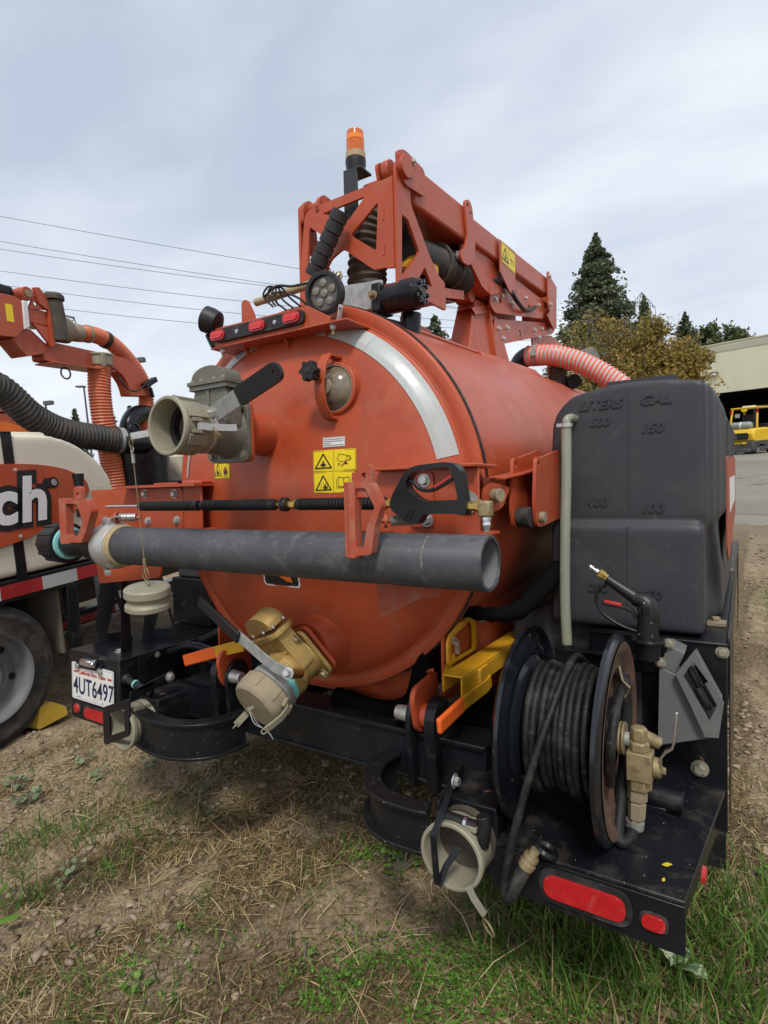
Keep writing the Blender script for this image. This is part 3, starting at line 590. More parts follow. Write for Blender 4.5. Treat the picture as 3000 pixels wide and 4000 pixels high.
part('union_ring', ring_on((UX, CY, UZ), MY, [(-0.012, 0.05), (-0.012, 0.072), (0.000, 0.072), (0.0, 0.05)], 48), 'alu_bright', stub)
# lever and grip: pivots on the body's right cheek, points right and forward
lp = [(0, -0.024), (0.085, -0.024), (0.088, 0.022), (0, 0.022)]
ld = V3(0.86, -0.02, 0.30).normalized(); lo = V3(UX+0.056, -0.330, UZ+0.040); lu = (V3(0, -0.25, 1)-ld*V3(0, -0.25, 1).dot(ld)).normalized()
part('lever', MB().prism(rounded([(-0.028, -0.024), (0.120, -0.024), (0.120, 0.024), (-0.028, 0.024)], [0.023, 0.0, 0.0, 0.023]), lo, ld, lu, 0.006), 'galv', stub, bev=0.001)
part('lever_grip', MB().prism(rounded([(0.112, -0.027), (0.285, -0.027), (0.285, 0.027), (0.112, 0.027)], [0.002, 0.026, 0.026, 0.002]), lo-ld.cross(lu)*0.004, ld, lu, 0.014, [circ(0.262, 0.0, 0.006, 12)]), 'plastic_grip', stub, bev=0.003)
bolt(stub, lo+ld.cross(lu)*0.006, ld.cross(lu), 0.014, h=0.016)
# cam arms with rings
ca = MB().strip([V3(UX+0.083, CY-0.075, UZ-0.004), V3(UX+0.095, CY-0.040, UZ-0.006), V3(UX+0.112, CY+0.020, UZ-0.004), V3(UX+0.120, CY+0.035, UZ-0.002)], 0.020, 0.006, ZA); part('cam_arm', ca, 'alu_bright', stub, bev=0.001)
ca = MB().strip([V3(UX-0.083, CY-0.075, UZ-0.004), V3(UX-0.100, CY-0.085, UZ-0.010), V3(UX-0.150, CY-0.120, UZ-0.020)], 0.020, 0.007, ZA); part('cam_arm', ca, 'alu_bright', stub, bev=0.001)
for s_ in (-1, 1): part('cam_lug', MB().box((UX+s_*0.083-0.006, CY-0.090, UZ-0.024), (UX+s_*0.083+0.006, CY-0.060, UZ-0.014)).box((UX+s_*0.083-0.006, CY-0.090, UZ+0.008), (UX+s_*0.083+0.006, CY-0.060, UZ+0.018)), 'cast_alu_pale', stub, bev=0.001)
rg_ = MB()
for k_ in range(3): rg_.torus((UX+0.096, CY-0.02+k_*0.003, UZ-0.018), V3(0.5, 0.4, 0.2+0.1*k_), 0.020, 0.0012, 24, 5)
part('split_ring', rg_, 'brass_dirty', stub)
UVEC = V3(0.058, -0.060, -0.003); stub.location += UVEC
# ---- lower drain valve, gold, tilted down
DA = V3(-0.13, -0.86, -0.49).normalized(); DO = V3(0.085, -0.115, -0.487); DB = V3(-0.42, -0.33, 0.85); DB = (DB-DA*DB.dot(DA)).normalized(); DC = DA.cross(DB)
def dv(t, b=0.0, c=0.0): return DO+DA*t+DB*b+DC*c
drn = part('drain_valve', MB().lathe((0.085, -0.05, -0.475), (0, -1, -0.14), [(-0.02, 0.112), (0.025, 0.100), (0.055, 0.092), (0.066, 0.090)], 40, caps=(False, True)), 'orange', TR)
part('mounting_flange', MB().prism(rrect(-0.085, -0.085, 0.085, 0.085, 0.025), dv(0.0), DC, DB, 0.012), 'orange_bright', drn, bev=0.002)
bd = MB(); bd.prism(rrect(-0.086, -0.086, 0.086, 0.086, 0.03), dv(0.0245), DC, DB, 0.013)
bd.lathe(dv(0.02), DA, [(0, 0.080), (0.02, 0.072), (0.06, 0.070), (0.075, 0.078), (0.090, 0.078), (0.095, 0.066), (0.12, 0.064)], 40)
bd.prism(rounded([(-0.076, -0.02), (0.076, -0.02), (0.070, 0.07), (0.072, 0.135), (-0.072, 0.135), (-0.070, 0.07)], 0.018), dv(0.085), DC, DB, 0.056)
bd.bar(dv(0.087, 0.0, 0.0), dv(0.087, 0.115, 0.0), 0.010, 0.010, DA); bd.bar(dv(0.087, 0.062, -0.055), dv(0.087, 0.062, 0.055), 0.010, 0.010, DA)
for i in range(6): bd.add([], [])
hexr = MB().lathe(dv(0.098), DA, [(0, 0.080), (0.030, 0.080), (0.034, 0.074)], 8, ph=0.39); bd.add(hexr.v, hexr.f)
part('valve_body', bd, 'gold', drn, bev=0.004, seg=2)
pl = rrect(-0.094, -0.046, 0.094, 0.046, 0.038, 6)
part('bonnet_flange', MB().prism(pl, dv(0.057, 0.136), DC, DA, -0.014), 'gold', drn, bev=0.003)
dm = [(0.075*math.cos(math.pi*i/22), 0.056*math.sin(math.pi*i/22)**0.75) for i in range(23)]
part('bonnet_dome', MB().prism(dm, dv(0.088, 0.149), DC, DB, 0.062), 'gold', drn, bev=0.006, seg=3)
for c, t in ((-0.083, 0.08), (-0.083, 0.035), (0.083, 0.08), (0.083, 0.035), (-0.04, 0.097), (0.035, 0.097)):
    part('screw', MB().lathe(dv(t, 0.150, c), DB, [(0, 0.0065), (0.008, 0.006), (0.009, 0.0), ], 14), 'chrome', drn)
for c, b in ((0.07, 0.07), (0.07, -0.07), (-0.07, 0.07), (-0.07, -0.07)): bolt(drn, dv(0.038, b, c), DA, 0.012, 'brass_dirty')
tp = MB(); k_ = 20
tp.lathe(dv(0.128), DA, [(0, 0.062)]+[(0.002+i*0.0012, 0.0745+0.0012*(i % 2)) for i in range(k_)]+[(0.028, 0.062)], 40); part('thread_tape', tp, 'aqua_tape', drn)
part('adapter_ring', MB().lathe(dv(0.153), DA, [(0, 0.070), (0, 0.081), (0.022, 0.081), (0.026, 0.076), (0.034, 0.076)], 44), 'galv', drn)
part('ring_label', MB().bar(dv(0.160)+(DC*0.9-DB*0.45)*0.0815, dv(0.172)+(DC*0.9-DB*0.45)*0.0815, 0.016, 0.002, DC*0.9-DB*0.45), 'print_white', drn)
cp_ = MB().lathe(dv(0.180), DA, [(0, 0.082), (0.004, 0.087), (0.052, 0.086), (0.060, 0.083), (0.067, 0.075), (0.0685, 0.0)], 56)
for an in range(0, 360, 45):
    d = DB*math.cos(R(an))+DC*math.sin(R(an)); cp_.bar(dv(0.184)+d*0.0855, dv(0.226)+d*0.0865, 0.006, 0.006, d)
part('dust_cap', cp_, 'cast_alu_tan', drn, bev=0.001)
part('cap_lug', MB().bar(dv(0.247, 0.004), dv(0.268, 0.012), 0.006, 0.010, DB), 'cast_alu_pale', drn)
cw = MB(); cw.tube(spline([dv(0.262, 0.01), dv(0.280, -0.03, -0.01), dv(0.27, -0.07, -0.025), dv(0.275, -0.10, -0.03), dv(0.27, -0.08, -0.02), dv(0.27, -0.04, 0.0), dv(0.262, 0.008)], 8), 0.0014, 5); part('cap_wire', cw, 'galv', drn)
for c, s_ in ((0.98, -0.22), (-0.88, -0.5)):
    d = (DC*c+DB*s_).normalized(); q = DA.cross(d)
    part('cam_arm', MB().strip([dv(0.192)+d*0.088, dv(0.205)+d*0.104, dv(0.238)+d*0.108, dv(0.275)+d*0.100, dv(0.292)+d*0.094], 0.021, 0.006, q), 'cast_alu_pale', drn, bev=0.001)
    part('cam_lug', MB().bar(dv(0.186)+d*0.087+q*0.016, dv(0.214)+d*0.098+q*0.016, 0.008, 0.014, d).bar(dv(0.186)+d*0.087-q*0.016, dv(0.214)+d*0.098-q*0.016, 0.008, 0.014, d), 'cast_alu_tan', drn, bev=0.001)
    part('cam_ring', MB().torus(dv(0.296)+d*0.094, q, 0.009, 0.0018, 18, 6), 'cast_alu_pale', drn)
hp = [V3(0.186, -0.315, -0.490), V3(0.135, -0.320, -0.478), V3(0.098, -0.320, -0.462), V3(-0.035, -0.306, -0.405)]
part('lever', MB().strip(hp, 0.034, 0.006, V3(0.25, -0.05, 0.95)), 'galv', drn, bev=0.001)
part('lever_grip', MB().strip([V3(-0.020, -0.314, -0.4125), V3(-0.225, -0.288, -0.318)], 0.038, 0.012, V3(0.25, -0.05, 0.95)), 'plastic_grip', drn, bev=0.004)
part('lever_hub', MB().cyl((0.165, -0.25, -0.51), (0.186, -0.322, -0.488), 0.016, n=12), 'brass', drn); bolt(drn, (0.187, -0.324, -0.487), (0.2, -0.9, 0.35), 0.0115, 'zinc', h=0.016)
# ---- door lock brackets, left and right
lb = MB(); lb.box((-1.05, -0.150, -0.105), (-0.40, -0.140, 0.062)); lb.box((-0.80, -0.20, 0.062), (-0.34, -0.03, 0.072)); lb.box((-0.80, -0.175, -0.112), (-0.34, -0.03, -0.102))
lb.prism(rounded([(-0.045, 0), (0.09, 0), (0.09, 0.012), (-0.045, 0.008)], 0.003), (-0.56, -0.17, 0.073), XA, YA, 0.006)
lbk = part('lock_bracket', lb, 'orange', TR, bev=0.003)
part('bracket_plate', MB().prism(rrect(-0.69, -0.100, -0.452, 0.060, 0.02), (0, -0.1515, 0), XA, ZA, 0.010), 'orange', lbk, bev=0.002)
ch_ = MB(); ch_.box((-0.452, -0.160, -0.10), (-0.352, -0.150, 0.083)); ch_.box((-0.452, -0.150, 0.073), (-0.352, -0.02, 0.083)); ch_.box((-0.452, -0.150, -0.10), (-0.352, -0.02, -0.09)); ch_.box((-0.452, -0.149, -0.089), (-0.444, -0.02, 0.072))
part('bracket_channel', ch_, 'orange', lbk, bev=0.004)
for x, z in ((-0.671, 0.040), (-0.495, 0.036), (-0.655, -0.066), (-0.486, -0.062)): bolt(lbk, (x, -0.1615, z), MY, 0.0115)
part('lower_plate', MB().prism(rounded([(-1.03, -0.335), (-0.62, -0.285), (-0.60, -0.19), (-1.05, -0.19)], 0.02), (0, -0.135, 0), XA, ZA, 0.010), 'orange_bright', lbk, bev=0.002)
rb = MB(); rb.box((0.30, -0.150, -0.092), (0.705, -0.140, 0.085)); rb.box((0.40, -0.185, 0.084), (0.708, -0.02, 0.094)); rb.box((0.45, -0.185, -0.100), (0.712, -0.02, -0.090)); rb.box((0.565, -0.175, 0.094), (0.63, -0.14, 0.102))
rbk = part('lock_bracket', rb, 'orange', TR, bev=0.003)
part('bracket_plate', MB().prism(rrect(0.505, -0.075, 0.575, 0.075, 0.012), (0, -0.1515, 0), XA, ZA, 0.006), 'orange', rbk, bev=0.002)
for x, z in ((0.549, 0.053), (0.556, -0.055)): bolt(rbk, (x, -0.158, z), MY, 0.0125)
part('round_plate', MB().lathe((0.675, -0.151, -0.008), MY, [(0, 0.030), (0.004, 0.030)], 28), 'zinc', rbk)
# pipe hooks: hinged cast pieces with pin, ear and spring
def hook(name, poly, hole, y, t, ear, sp):
    h = part(name, MB().prism(poly, (0, y, 0), XA, ZA, t, [hole]), 'orange_worn', TR, bev=0.007, seg=3)
    part('hinge_ear', MB().prism(rounded([(-0.022, -0.04), (0.022, -0.04), (0.022, 0.04), (-0.022, 0.04)], [0.0, 0.0, 0.018, 0.018]), (ear[0], y-0.002, ear[1]-0.006), XA, ZA, 0.016, [circ(0, 0.012, 0.007, 12)]), 'orange_worn', h, bev=0.002)
    part('hook_pin', MB().cyl((sp[0], sp[1], sp[2]), (sp[0]+0.09, sp[1]+0.06, sp[2]-0.002), 0.006, n=10).cyl((sp[0]+0.014, sp[1]+0.010, sp[2]-0.018), (sp[0]+0.022, sp[1]+0.014, sp[2]-0.018), 0.001).lathe((sp[0]+0.015, sp[1]+0.01, sp[2]), (0.83, 0.55, 0), [(0, 0.019), (0.008, 0.019)], 16), 'orange_worn', h)
    s_ = []
    for i in range(121):
        an = i/10*2*math.pi; s_.append(V3(sp[0]+0.028+0.05*i/120, sp[1]+0.018+0.033*i/120, sp[2])+V3(-0.55*math.cos(an)*0.013, 0.83*math.cos(an)*0.013, math.sin(an)*0.013))
    part('spring', MB().tube(s_, 0.0022, 6), 'zinc', h); return h
hook('pipe_hook', rounded([(-0.800, 0.030), (-0.798, -0.136), (-0.664, -0.128), (-0.630, -0.08), (-0.598, -0.018), (-0.625, 0.024), (-0.70, 0.026)], 0.008), rounded([(-0.756, 0.010), (-0.684, 0.008), (-0.652, -0.052), (-0.684, -0.104), (-0.756, -0.108)], 0.010), -0.395, 0.028, (-0.695, 0.036), (-0.62, -0.34, -0.044))
hook('pipe_hook', rounded([(0.472, 0.050), (0.472, -0.132), (0.547, -0.122), (0.559, -0.053), (0.578, -0.006), (0.552, 0.046), (0.50, 0.050)], 0.006), rounded([(0.505, 0.034), (0.534, 0.034), (0.559, -0.012), (0.536, -0.058), (0.524, -0.110), (0.505, -0.110)], 0.005), -0.400, 0.024, (0.527, 0.058), (0.485, -0.30, -0.050))
# rounded post of the right hook, plus lower cradle plates
part('hook_post', MB().cyl((0.4895, -0.412, -0.134), (0.4895, -0.412, 0.050), 0.0165, n=20), 'orange_worn', TR, bev=0.002)
cr = rounded([(0.414, -0.200), (0.420, -0.215), (0.436, -0.236), (0.470, -0.238), (0.492, -0.215), (0.560, -0.215), (0.609, -0.215), (0.610, -0.258), (0.555, -0.262), (0.432, -0.328), (0.420, -0.322)], 0.006)
part('cradle_plate', MB().prism(cr, (0, -0.195, 0), XA, ZA, 0.008), 'orange_worn', TR, bev=0.001)
part('cradle_foot', MB().box((0.545, -0.195, -0.258), (0.553, -0.03, -0.215)), 'orange', TR)
# ---- hinge arms on the tank's right flank
ar = MB(); ar.bar((0.668, -0.03, 0.010), (0.735, 0.62, 0.075), 0.010, 0.085); ar.bar((0.69, 0.0, 0.055), (0.745, 0.62, 0.125), 0.060, 0.008)
arm = part('door_arm', ar, 'orange', TR, bev=0.002)
pp = rounded([(0.165, 0.118), (0.205, 0.118), (0.42, 0.155), (0.42, -0.075), (0.20, -0.092), (0.165, -0.088), (0.145, -0.03)], [0.02, 0.02, 0.01, 0.01, 0.03, 0.03, 0.03])
for x in (0.700, 0.755): part('arm_plate', MB().prism(pp, (x, -0.015 if x > 0.72 else -0.06, 0), YA, ZA, 0.010, [circ(0.186, 0.098, 0.009, 14)]), 'orange', arm, bev=0.0015)
part('arm_roller', MB().cyl((0.712, 0.135, -0.060), (0.752, 0.135, -0.060), 0.031, n=24), 'rubber', arm)
part('arm_pin', MB().cyl((0.765, 0.178, -0.062), (0.782, 0.178, -0.062), 0.017, n=18), 'cast_alu_tan', arm, bev=0.002)
part('arm_pin', MB().cyl((0.700, -0.035, 0.008), (0.726, -0.045, 0.008), 0.019, n=18), 'cast_alu_tan', arm, bev=0.002)
part('arm_tab', MB().prism(rounded([(-0.05, -0.045), (0.05, -0.03), (0.10, 0.03), (0.0, 0.045), (-0.05, 0.03)], 0.018), (0.690, -0.03, 0.0), V3(0.15, 0.98, 0), ZA, 0.008), 'orange', arm, bev=0.002)
part('arm_lug', MB().prism(rounded([(-0.03, -0.075), (0.03, -0.075), (0.03, 0.05), (-0.03, 0.05)], 0.025), (0.742, 0.40, 0.0), YA, ZA, 0.010), 'orange', arm); part('hose_clamp', MB().torus((0.748, 0.405, 0.0), (0.5, -1, 0), 0.022, 0.005, 20, 6).cyl((0.75, 0.40, -0.01), (0.76, 0.41, 0.025), 0.006, n=8), 'brass_dirty', arm)
part('flank_rib', MB().bar((0.72, 0.30, 0.125), (0.72, 2.2, 0.26), 0.05, 0.008), 'orange', TR)
# ---- boom tower (lattice box) on the tank top
op = rounded([(-0.262, 0.70), (-0.256, 0.886), (-0.222, 1.151), (-0.194, 1.178), (0.165, 1.186), (0.196, 1.19), (0.196, 0.855), (0.150, 0.864), (0.108, 0.866), (-0.035, 0.980), (-0.091, 0.955), (-0.17, 0.86), (-0.20, 0.72)], [0, 0, 0.01, 0.02, 0, 0, 0, 0, 0.01, 0.015, 0.01, 0, 0])
hA = rounded([(-0.132, 1.141), (0.074, 1.149), (-0.003, 1.080)], 0.012); hB = rounded([(-0.197, 1.106), (-0.122, 1.046), (-0.165, 0.95), (-0.215, 0.933)], 0.012); hC = rounded([(0.004, 1.022), (0.132, 1.112), (0.120, 0.934)], 0.012)
tw = part('boom_tower', MB().prism(op, (0, 0.312, 0), XA, ZA, 0.012, [hA, hB, hC]), 'orange', TR, bev=0.002)
sp_ = rounded([(0.262, 1.23), (0.262, 0.80), (0.30, 0.79), (0.665, 0.800), (0.655, 0.915), (0.603, 0.925), (0.517, 0.985), (0.372, 1.127), (0.366, 1.18), (0.345, 1.25), (0.29, 1.26)], [0.01, 0, 0, 0.01, 0.01, 0.01, 0.01, 0.01, 0.02, 0.03, 0.03])
h1 = rounded([(0.300, 1.064), (0.345, 1.062), (0.433, 0.968), (0.29, 0.826)], 0.012); h2 = rounded([(0.476, 0.925), (0.540, 0.862), (0.412, 0.850)], 0.010)
part('side_plate', MB().prism(sp_, (0.197, 0.045, 0), YA, ZA, 0.012, [h1, h2]), 'orange', tw, bev=0.002)
part('side_plate', MB().prism(sp_, (-0.262, 0.045, -0.03), YA, ZA, 0.012, [h1, h2]), 'orange', tw, bev=0.002)
for x, w_ in ((-0.245, 0.05), (-0.165, 0.05)):
    part('pivot_ear', MB().prism(rounded([(0.30, 1.13), (0.40, 1.13), (0.40, 1.20), (0.37, 1.235), (0.33, 1.235), (0.30, 1.20)], 0.02), (x, 0, 0), YA, ZA, 0.018), 'orange', tw, bev=0.002)
part('pivot_pin', MB().cyl((-0.262, 0.352, 1.200), (-0.135, 0.352, 1.200), 0.024, n=20), 'orange', tw)
for x in (0.140, 0.203): part('pivot_boss', MB().cyl((x, 0.35, 1.235), (x+0.030, 0.35, 1.235), 0.042, n=24), 'orange', tw, bev=0.003)
for z in (1.06, 0.93):
    part('slot_tab', MB().box((0.150, 0.297, z-0.02), (0.158, 0.300, z+0.02)), 'orange', tw)
part('cross_plate', MB().box((-0.24, 0.325, 0.80), (0.195, 0.62, 0.812)), 'orange', tw, bev=0.002)
part('cross_plate', MB().box((-0.13, 0.385, 0.826), (0.195, 0.62, 0.838)), 'orange', tw, bev=0.002)
# foam-wrapped cylinder in front of the lattice
P0, P1 = V3(-0.135, 0.235, 0.875), V3(0.010, 0.235, 1.085); d = (P1-P0)
fo = part('foam_sleeve', MB().cyl(P0, P1, 0.029, n=18), 'rubber', tw)
for i in range(6):
    a0, a1 = i/6+0.010, (i+1)/6-0.010; part('foam_ring', MB().lathe(P0+d*a0, d, [(0, 0.033), (0.0015, 0.0345), (d.length*(a1-a0)-0.0015, 0.0345), (d.length*(a1-a0), 0.033)], 22), 'foam', tw)
# beacon on its bent strip
bc = part('beacon_post', MB().box((-0.052, 0.340, 1.10), (0.012, 0.348, 1.300)).box((-0.052, 0.3395, 1.292), (0.030, 0.42, 1.300)), 'rubber_tape', TR, bev=0.001)
part('beacon_base', MB().lathe((-0.015, 0.375, 1.300), ZA, [(0, 0.036), (0.03, 0.041), (0.045, 0.041), (0.048, 0.038)], 28), 'plastic_grip', bc)
part('beacon_collar', MB().lathe((-0.015, 0.375, 1.348), ZA, [(0, 0.040), (0.024, 0.039)], 28), 'rag_tan', bc)
part('beacon_lens', MB().lathe((-0.015, 0.375, 1.372), ZA, [(0, 0.0365)]+[(0.004*i, 0.0362+0.0006*(i % 2)) for i in range(1, 12)], 28), 'lens_amber', bc)
part('beacon_band', MB().lathe((-0.015, 0.375, 1.418), ZA, [(0, 0.0365), (0.018, 0.0360)], 28), 'lens_amber_pale', bc)
part('beacon_cap', MB().lathe((-0.015, 0.375, 1.436), ZA, [(0, 0.0358), (0.018, 0.034), (0.024, 0.028), (0.026, 0.0)], 28), 'lens_amber', bc)
# ---- boom arm
bx = MB(); slope = 0.075; b0 = 0.30
def bz(y): return slope*(y-0.47)
def beam(mb, y0, y1, x0, x1, za, zb):
    return mb.add([(x0, y0, za+bz(y0)), (x1, y0, za+bz(y0)), (x1, y1, za+bz(y1)), (x0, y1, za+bz(y1)), (x0, y0, zb+bz(y0)), (x1, y0, zb+bz(y0)), (x1, y1, zb+bz(y1)), (x0, y1, zb+bz(y1))], [(0, 3, 2, 1), (4, 5, 6, 7), (0, 1, 5, 4), (1, 2, 6, 5), (2, 3, 7, 6), (3, 0, 4, 7)])
beam(bx, 0.46, 0.99, -0.045, 0.205, 1.145, 1.300); beam(bx, 0.9905, 2.30, -0.045, 0.198, 1.165, 1.285)
boom = part('boom_arm', bx, 'orange', TR, bev=0.012, seg=3)
ep = rounded([(0.30, 1.275), (0.36, 1.305), (0.52, 1.30), (0.52, 1.195), (0.44, 1.185), (0.36, 1.175), (0.325, 1.20)], 0.025)
part('end_plate', MB().prism(ep, (0.2065, 0, 0), YA, ZA, 0.012), 'orange', boom, bev=0.002); part('end_plate', MB().prism(ep, (0.118, 0, -0.02), YA, ZA, 0.012), 'orange', boom, bev=0.002)
part('pivot_pin', MB().cyl((0.115, 0.375, 1.24), (0.228, 0.375, 1.24), 0.026, n=22).cyl((0.2185, 0.375, 1.24), (0.226, 0.375, 1.24), 0.036, n=22), 'orange', boom, bev=0.002)
bolt(boom, (0.219, 0.425, 1.29), (1, 0, 0.2), 0.009)
col = rounded([(0.90, 1.345), (0.955, 1.368), (0.99, 1.345), (1.02, 1.19), (1.0, 1.105), (0.94, 1.06), (0.86, 1.055), (0.84, 1.09), (0.90, 1.135), (0.93, 1.19)], [0.03, 0.03, 0.02, 0.03, 0.04, 0.03, 0.02, 0.02, 0.02, 0.01])
part('collar_plate', MB().prism(col, (0.2075, 0, 0), YA, ZA, 0.012, [circ(0.935, 1.335, 0.010, 12), circ(0.965, 1.310, 0.008, 12)]), 'orange', boom, bev=0.002); part('collar_plate', MB().prism(col, (0.03, 0, 0), YA, ZA, 0.012), 'orange', boom)
mbk = MB(); mbk.prism([(0.95, 1.10), (1.12, 0.99), (1.25, 0.98), (1.70, 1.135), (2.34, 1.20), (2.34, 1.23), (0.95, 1.17)], (0.165, 0, 0.04), YA, ZA, 0.012); mbk.prism([(0.95, 1.10), (1.12, 0.99), (1.25, 0.98), (1.70, 1.135), (2.34, 1.20), (2.34, 1.23), (0.95, 1.17)], (-0.05, 0, 0.04), YA, ZA, 0.012)
mbk.add([(-0.045, 0.95, 1.125), (0.20, 0.95, 1.125), (0.20, 1.14, 1.03), (-0.045, 1.14, 1.03), (-0.045, 1.25, 1.02), (0.20, 1.25, 1.02), (-0.045, 1.70, 1.175), (0.20, 1.70, 1.175)], [(0, 3, 2, 1), (3, 4, 5, 2), (4, 6, 7, 5)])
part('knuckle_housing', mbk, 'orange', boom, bev=0.002)
# lower trough of the boom: angled underside with two holes and bolts
tr_ = MB(); tr_.prism(rounded([(1.30, 1.10), (1.29, 0.985), (1.36, 0.96), (2.22, 1.14), (2.25, 1.22), (2.20, 1.27)], 0.02), (0.172, 0, 0), YA, ZA, 0.010, [circ(1.44, 1.045, 0.016, 14), circ(1.93, 1.14, 0.016, 14)])
trg = part('boom_trough', tr_, 'orange', TR, bev=0.002)
for y, z in ((1.36, 1.03), (1.62, 1.075), (1.46, 1.075), (1.87, 1.175), (2.12, 1.20)): bolt(trg, (0.182, y, z), XA, 0.011)
part('sign_flap', MB().prism([(1.355, 1.335), (1.60, 1.352), (1.595, 1.19), (1.545, 1.105), (1.50, 1.105), (1.36, 1.17)], (0.2065, 0, 0), YA, ZA, 0.006), 'orange', trg, bev=0.001)
def bsign(x, z, off): return V3(0.2130+off*0.8, x, z)
def pic_d(x0, z0, x1, z1, k, g, f):
    w, h = (x1-x0), (z1-z0); cx = x0+w*0.27; warn_tri(cx, z0+h*0.2, w*0.42, h*0.6, 0.0024, k, f); man(cx, z0+h*0.26, h*0.3, k, f)
    lines([(x0+w*0.58, z0+h*0.5), (x0+w*0.9, z0+h*0.5), (x0+w*0.82, z0+h*0.3)], h*0.03, 0.0024, k, f); lines([(x0+w*0.72, z0+h*0.25), (x0+w*0.72, z0+h*0.62)], h*0.025, 0.0024, k, f)
multi('warning_label', label_panel(1.375, 1.225, 1.595, 1.335, pic_d, bsign), trg, label='yellow warning label on the boom')
es = MB(); es.prism(rounded([(2.22, 1.445), (2.27, 1.44), (2.29, 1.20), (2.24, 1.19), (2.22, 1.23)], 0.02), (0.2065, 0, 0), YA, ZA, 0.010); es.prism([(2.28, 1.44), (2.46, 1.41), (2.44, 1.13), (2.39, 1.10), (2.24, 1.16), (2.28, 1.20)], (0.196, 0, 0), YA, ZA, 0.010); es.prism([(2.28, 1.44), (2.46, 1.41), (2.44, 1.13), (2.24, 1.12)], (0.03, 0, 0), YA, ZA, 0.010); es.box((0.03, 2.44, 1.13), (0.206, 2.45, 1.40))
end = part('boom_end', es, 'orange', TR, bev=0.003)
for y, z in ((2.25, 1.415), (2.265, 1.235)): bolt(end, (0.2170, y, z), XA, 0.012)
hb = MB(); hb.prism(rounded([(1.39, 0.94), (1.387, 0.825), (1.44, 0.812), (2.48, 1.10), (2.55, 1.14), (2.48, 1.175)], 0.015), (0.155, 0, 0), YA, ZA, 0.010, [circ(1.80, 0.955, 0.018, 14)]); hb.prism([(2.10, 0.935), (2.08, 1.0), (2.5, 1.10), (2.78, 1.10), (2.96, 1.02), (2.62, 1.02)], (0.14, 0, 0), YA, ZA, 0.010)
hb.prism([(1.5, 1.19), (1.5, 0.98), (2.3, 1.16), (2.3, 1.27)], (-0.04, 0, 0), YA, ZA, 0.01)
hub = part('boom_hanger', hb, 'orange', TR, bev=0.002)
for y, z in ((1.45, 0.90), (1.58, 0.935), (1.52, 0.86), (2.08, 1.035), (2.24, 1.08), (2.18, 1.01), (2.40, 1.12)): bolt(hub, (0.165, y, z), XA, 0.012)
part('boom_hose', MB().tube(spline([(0.12, 1.05, 1.10), (0.14, 1.2, 1.11), (0.19, 1.48, 1.14), (0.215, 1.62, 1.08), (0.205, 1.80, 1.08), (0.19, 2.02, 1.16)], 10), 0.012, 10), 'rubber', TR)
# lift cylinder and pins
cyv = MB(); cyv.cyl((0.10, 0.62, 0.89), (0.10, 1.02, 0.98), 0.036, n=20); cy = part('lift_cylinder', cyv, 'black_paint', TR); part('cylinder_rod', MB().cyl((0.10, 1.02, 0.98), (0.10, 1.14, 1.005), 0.022, n=16), 'rubber', cy); part('cylinder_eye', MB().cyl((0.06, 1.15, 1.01), (0.14, 1.15, 1.01), 0.042, n=20), 'orange', cy, bev=0.003)
part('cylinder_cradle', MB().bar((0.16, 0.58, 0.86), (0.16, 1.00, 0.955), 0.010, 0.04), 'orange', cy); part('cylinder_fitting', MB().cyl((0.13, 0.80, 0.965), (0.13, 0.80, 1.02), 0.012, n=8).cyl((0.13, 0.80, 1.015), (0.16, 0.74, 1.02), 0.012, n=8), 'zinc', cy)
part('yellow_latch', MB().prism(rounded([(0.42, 0.895), (0.60, 0.935), (0.73, 0.955), (0.73, 1.00), (0.62, 0.985), (0.54, 0.985)], 0.015), (0.14, -0.02, 0), YA, ZA, 0.035), 'yellow', TR, bev=0.005)
# pedestal under the boom
pdm = MB(); pdm.add([(0.02, 1.10, 0.70), (0.16, 1.10, 0.69), (0.185, 1.60, 0.70), (0.02, 1.60, 0.72), (0.045, 1.20, 1.0), (0.135, 1.20, 1.0), (0.145, 1.44, 1.02), (0.045, 1.44, 1.02)], [(0, 3, 2, 1), (4, 5, 6, 7), (0, 1, 5, 4), (1, 2, 6, 5), (2, 3, 7, 6), (3, 0, 4, 7)])
ped = part('boom_pedestal', pdm, 'orange', TR, bev=0.004)
part('pedestal_rib', MB().add([(0.150, 1.06, 0.70), (0.158, 1.06, 0.70), (0.140, 1.16, 0.93), (0.132, 1.16, 0.93), (0.150, 1.10, 0.70), (0.158, 1.10, 0.70), (0.140, 1.20, 0.93), (0.132, 1.20, 0.93)], [(0, 1, 2, 3), (5, 4, 7, 6), (1, 5, 6, 2), (4, 0, 3, 7)]).bar((0.176, 1.36, 0.70), (0.148, 1.33, 1.0), 0.012, 0.03), 'orange', ped, bev=0.002)
part('pedestal_cap', MB().add([(0.04, 1.12, 0.925), (0.15, 1.12, 0.93), (0.155, 1.16, 0.905), (0.15, 1.46, 1.00), (0.15, 1.52, 1.045), (0.15, 1.44, 1.035), (0.04, 1.44, 1.035), (0.04, 1.5, 1.05)], [(0, 1, 5, 6), (1, 2, 3, 5), (3, 4, 5)]).box((0.03, 1.10, 1.022), (0.155, 1.52, 1.04)), 'orange', ped)
part('pedestal_foot', MB().add([(-0.08, 0.95, 0.69), (0.30, 0.95, 0.62), (0.32, 1.72, 0.665), (-0.08, 1.72, 0.735), (-0.08, 0.95, 0.71), (0.26, 0.95, 0.67), (0.28, 1.72, 0.71), (-0.08, 1.72, 0.755)], [(0, 3, 2, 1), (4, 5, 6, 7), (0, 1, 5, 4), (1, 2, 6, 5), (2, 3, 7, 6), (3, 0, 4, 7)]), 'orange', ped, bev=0.004)
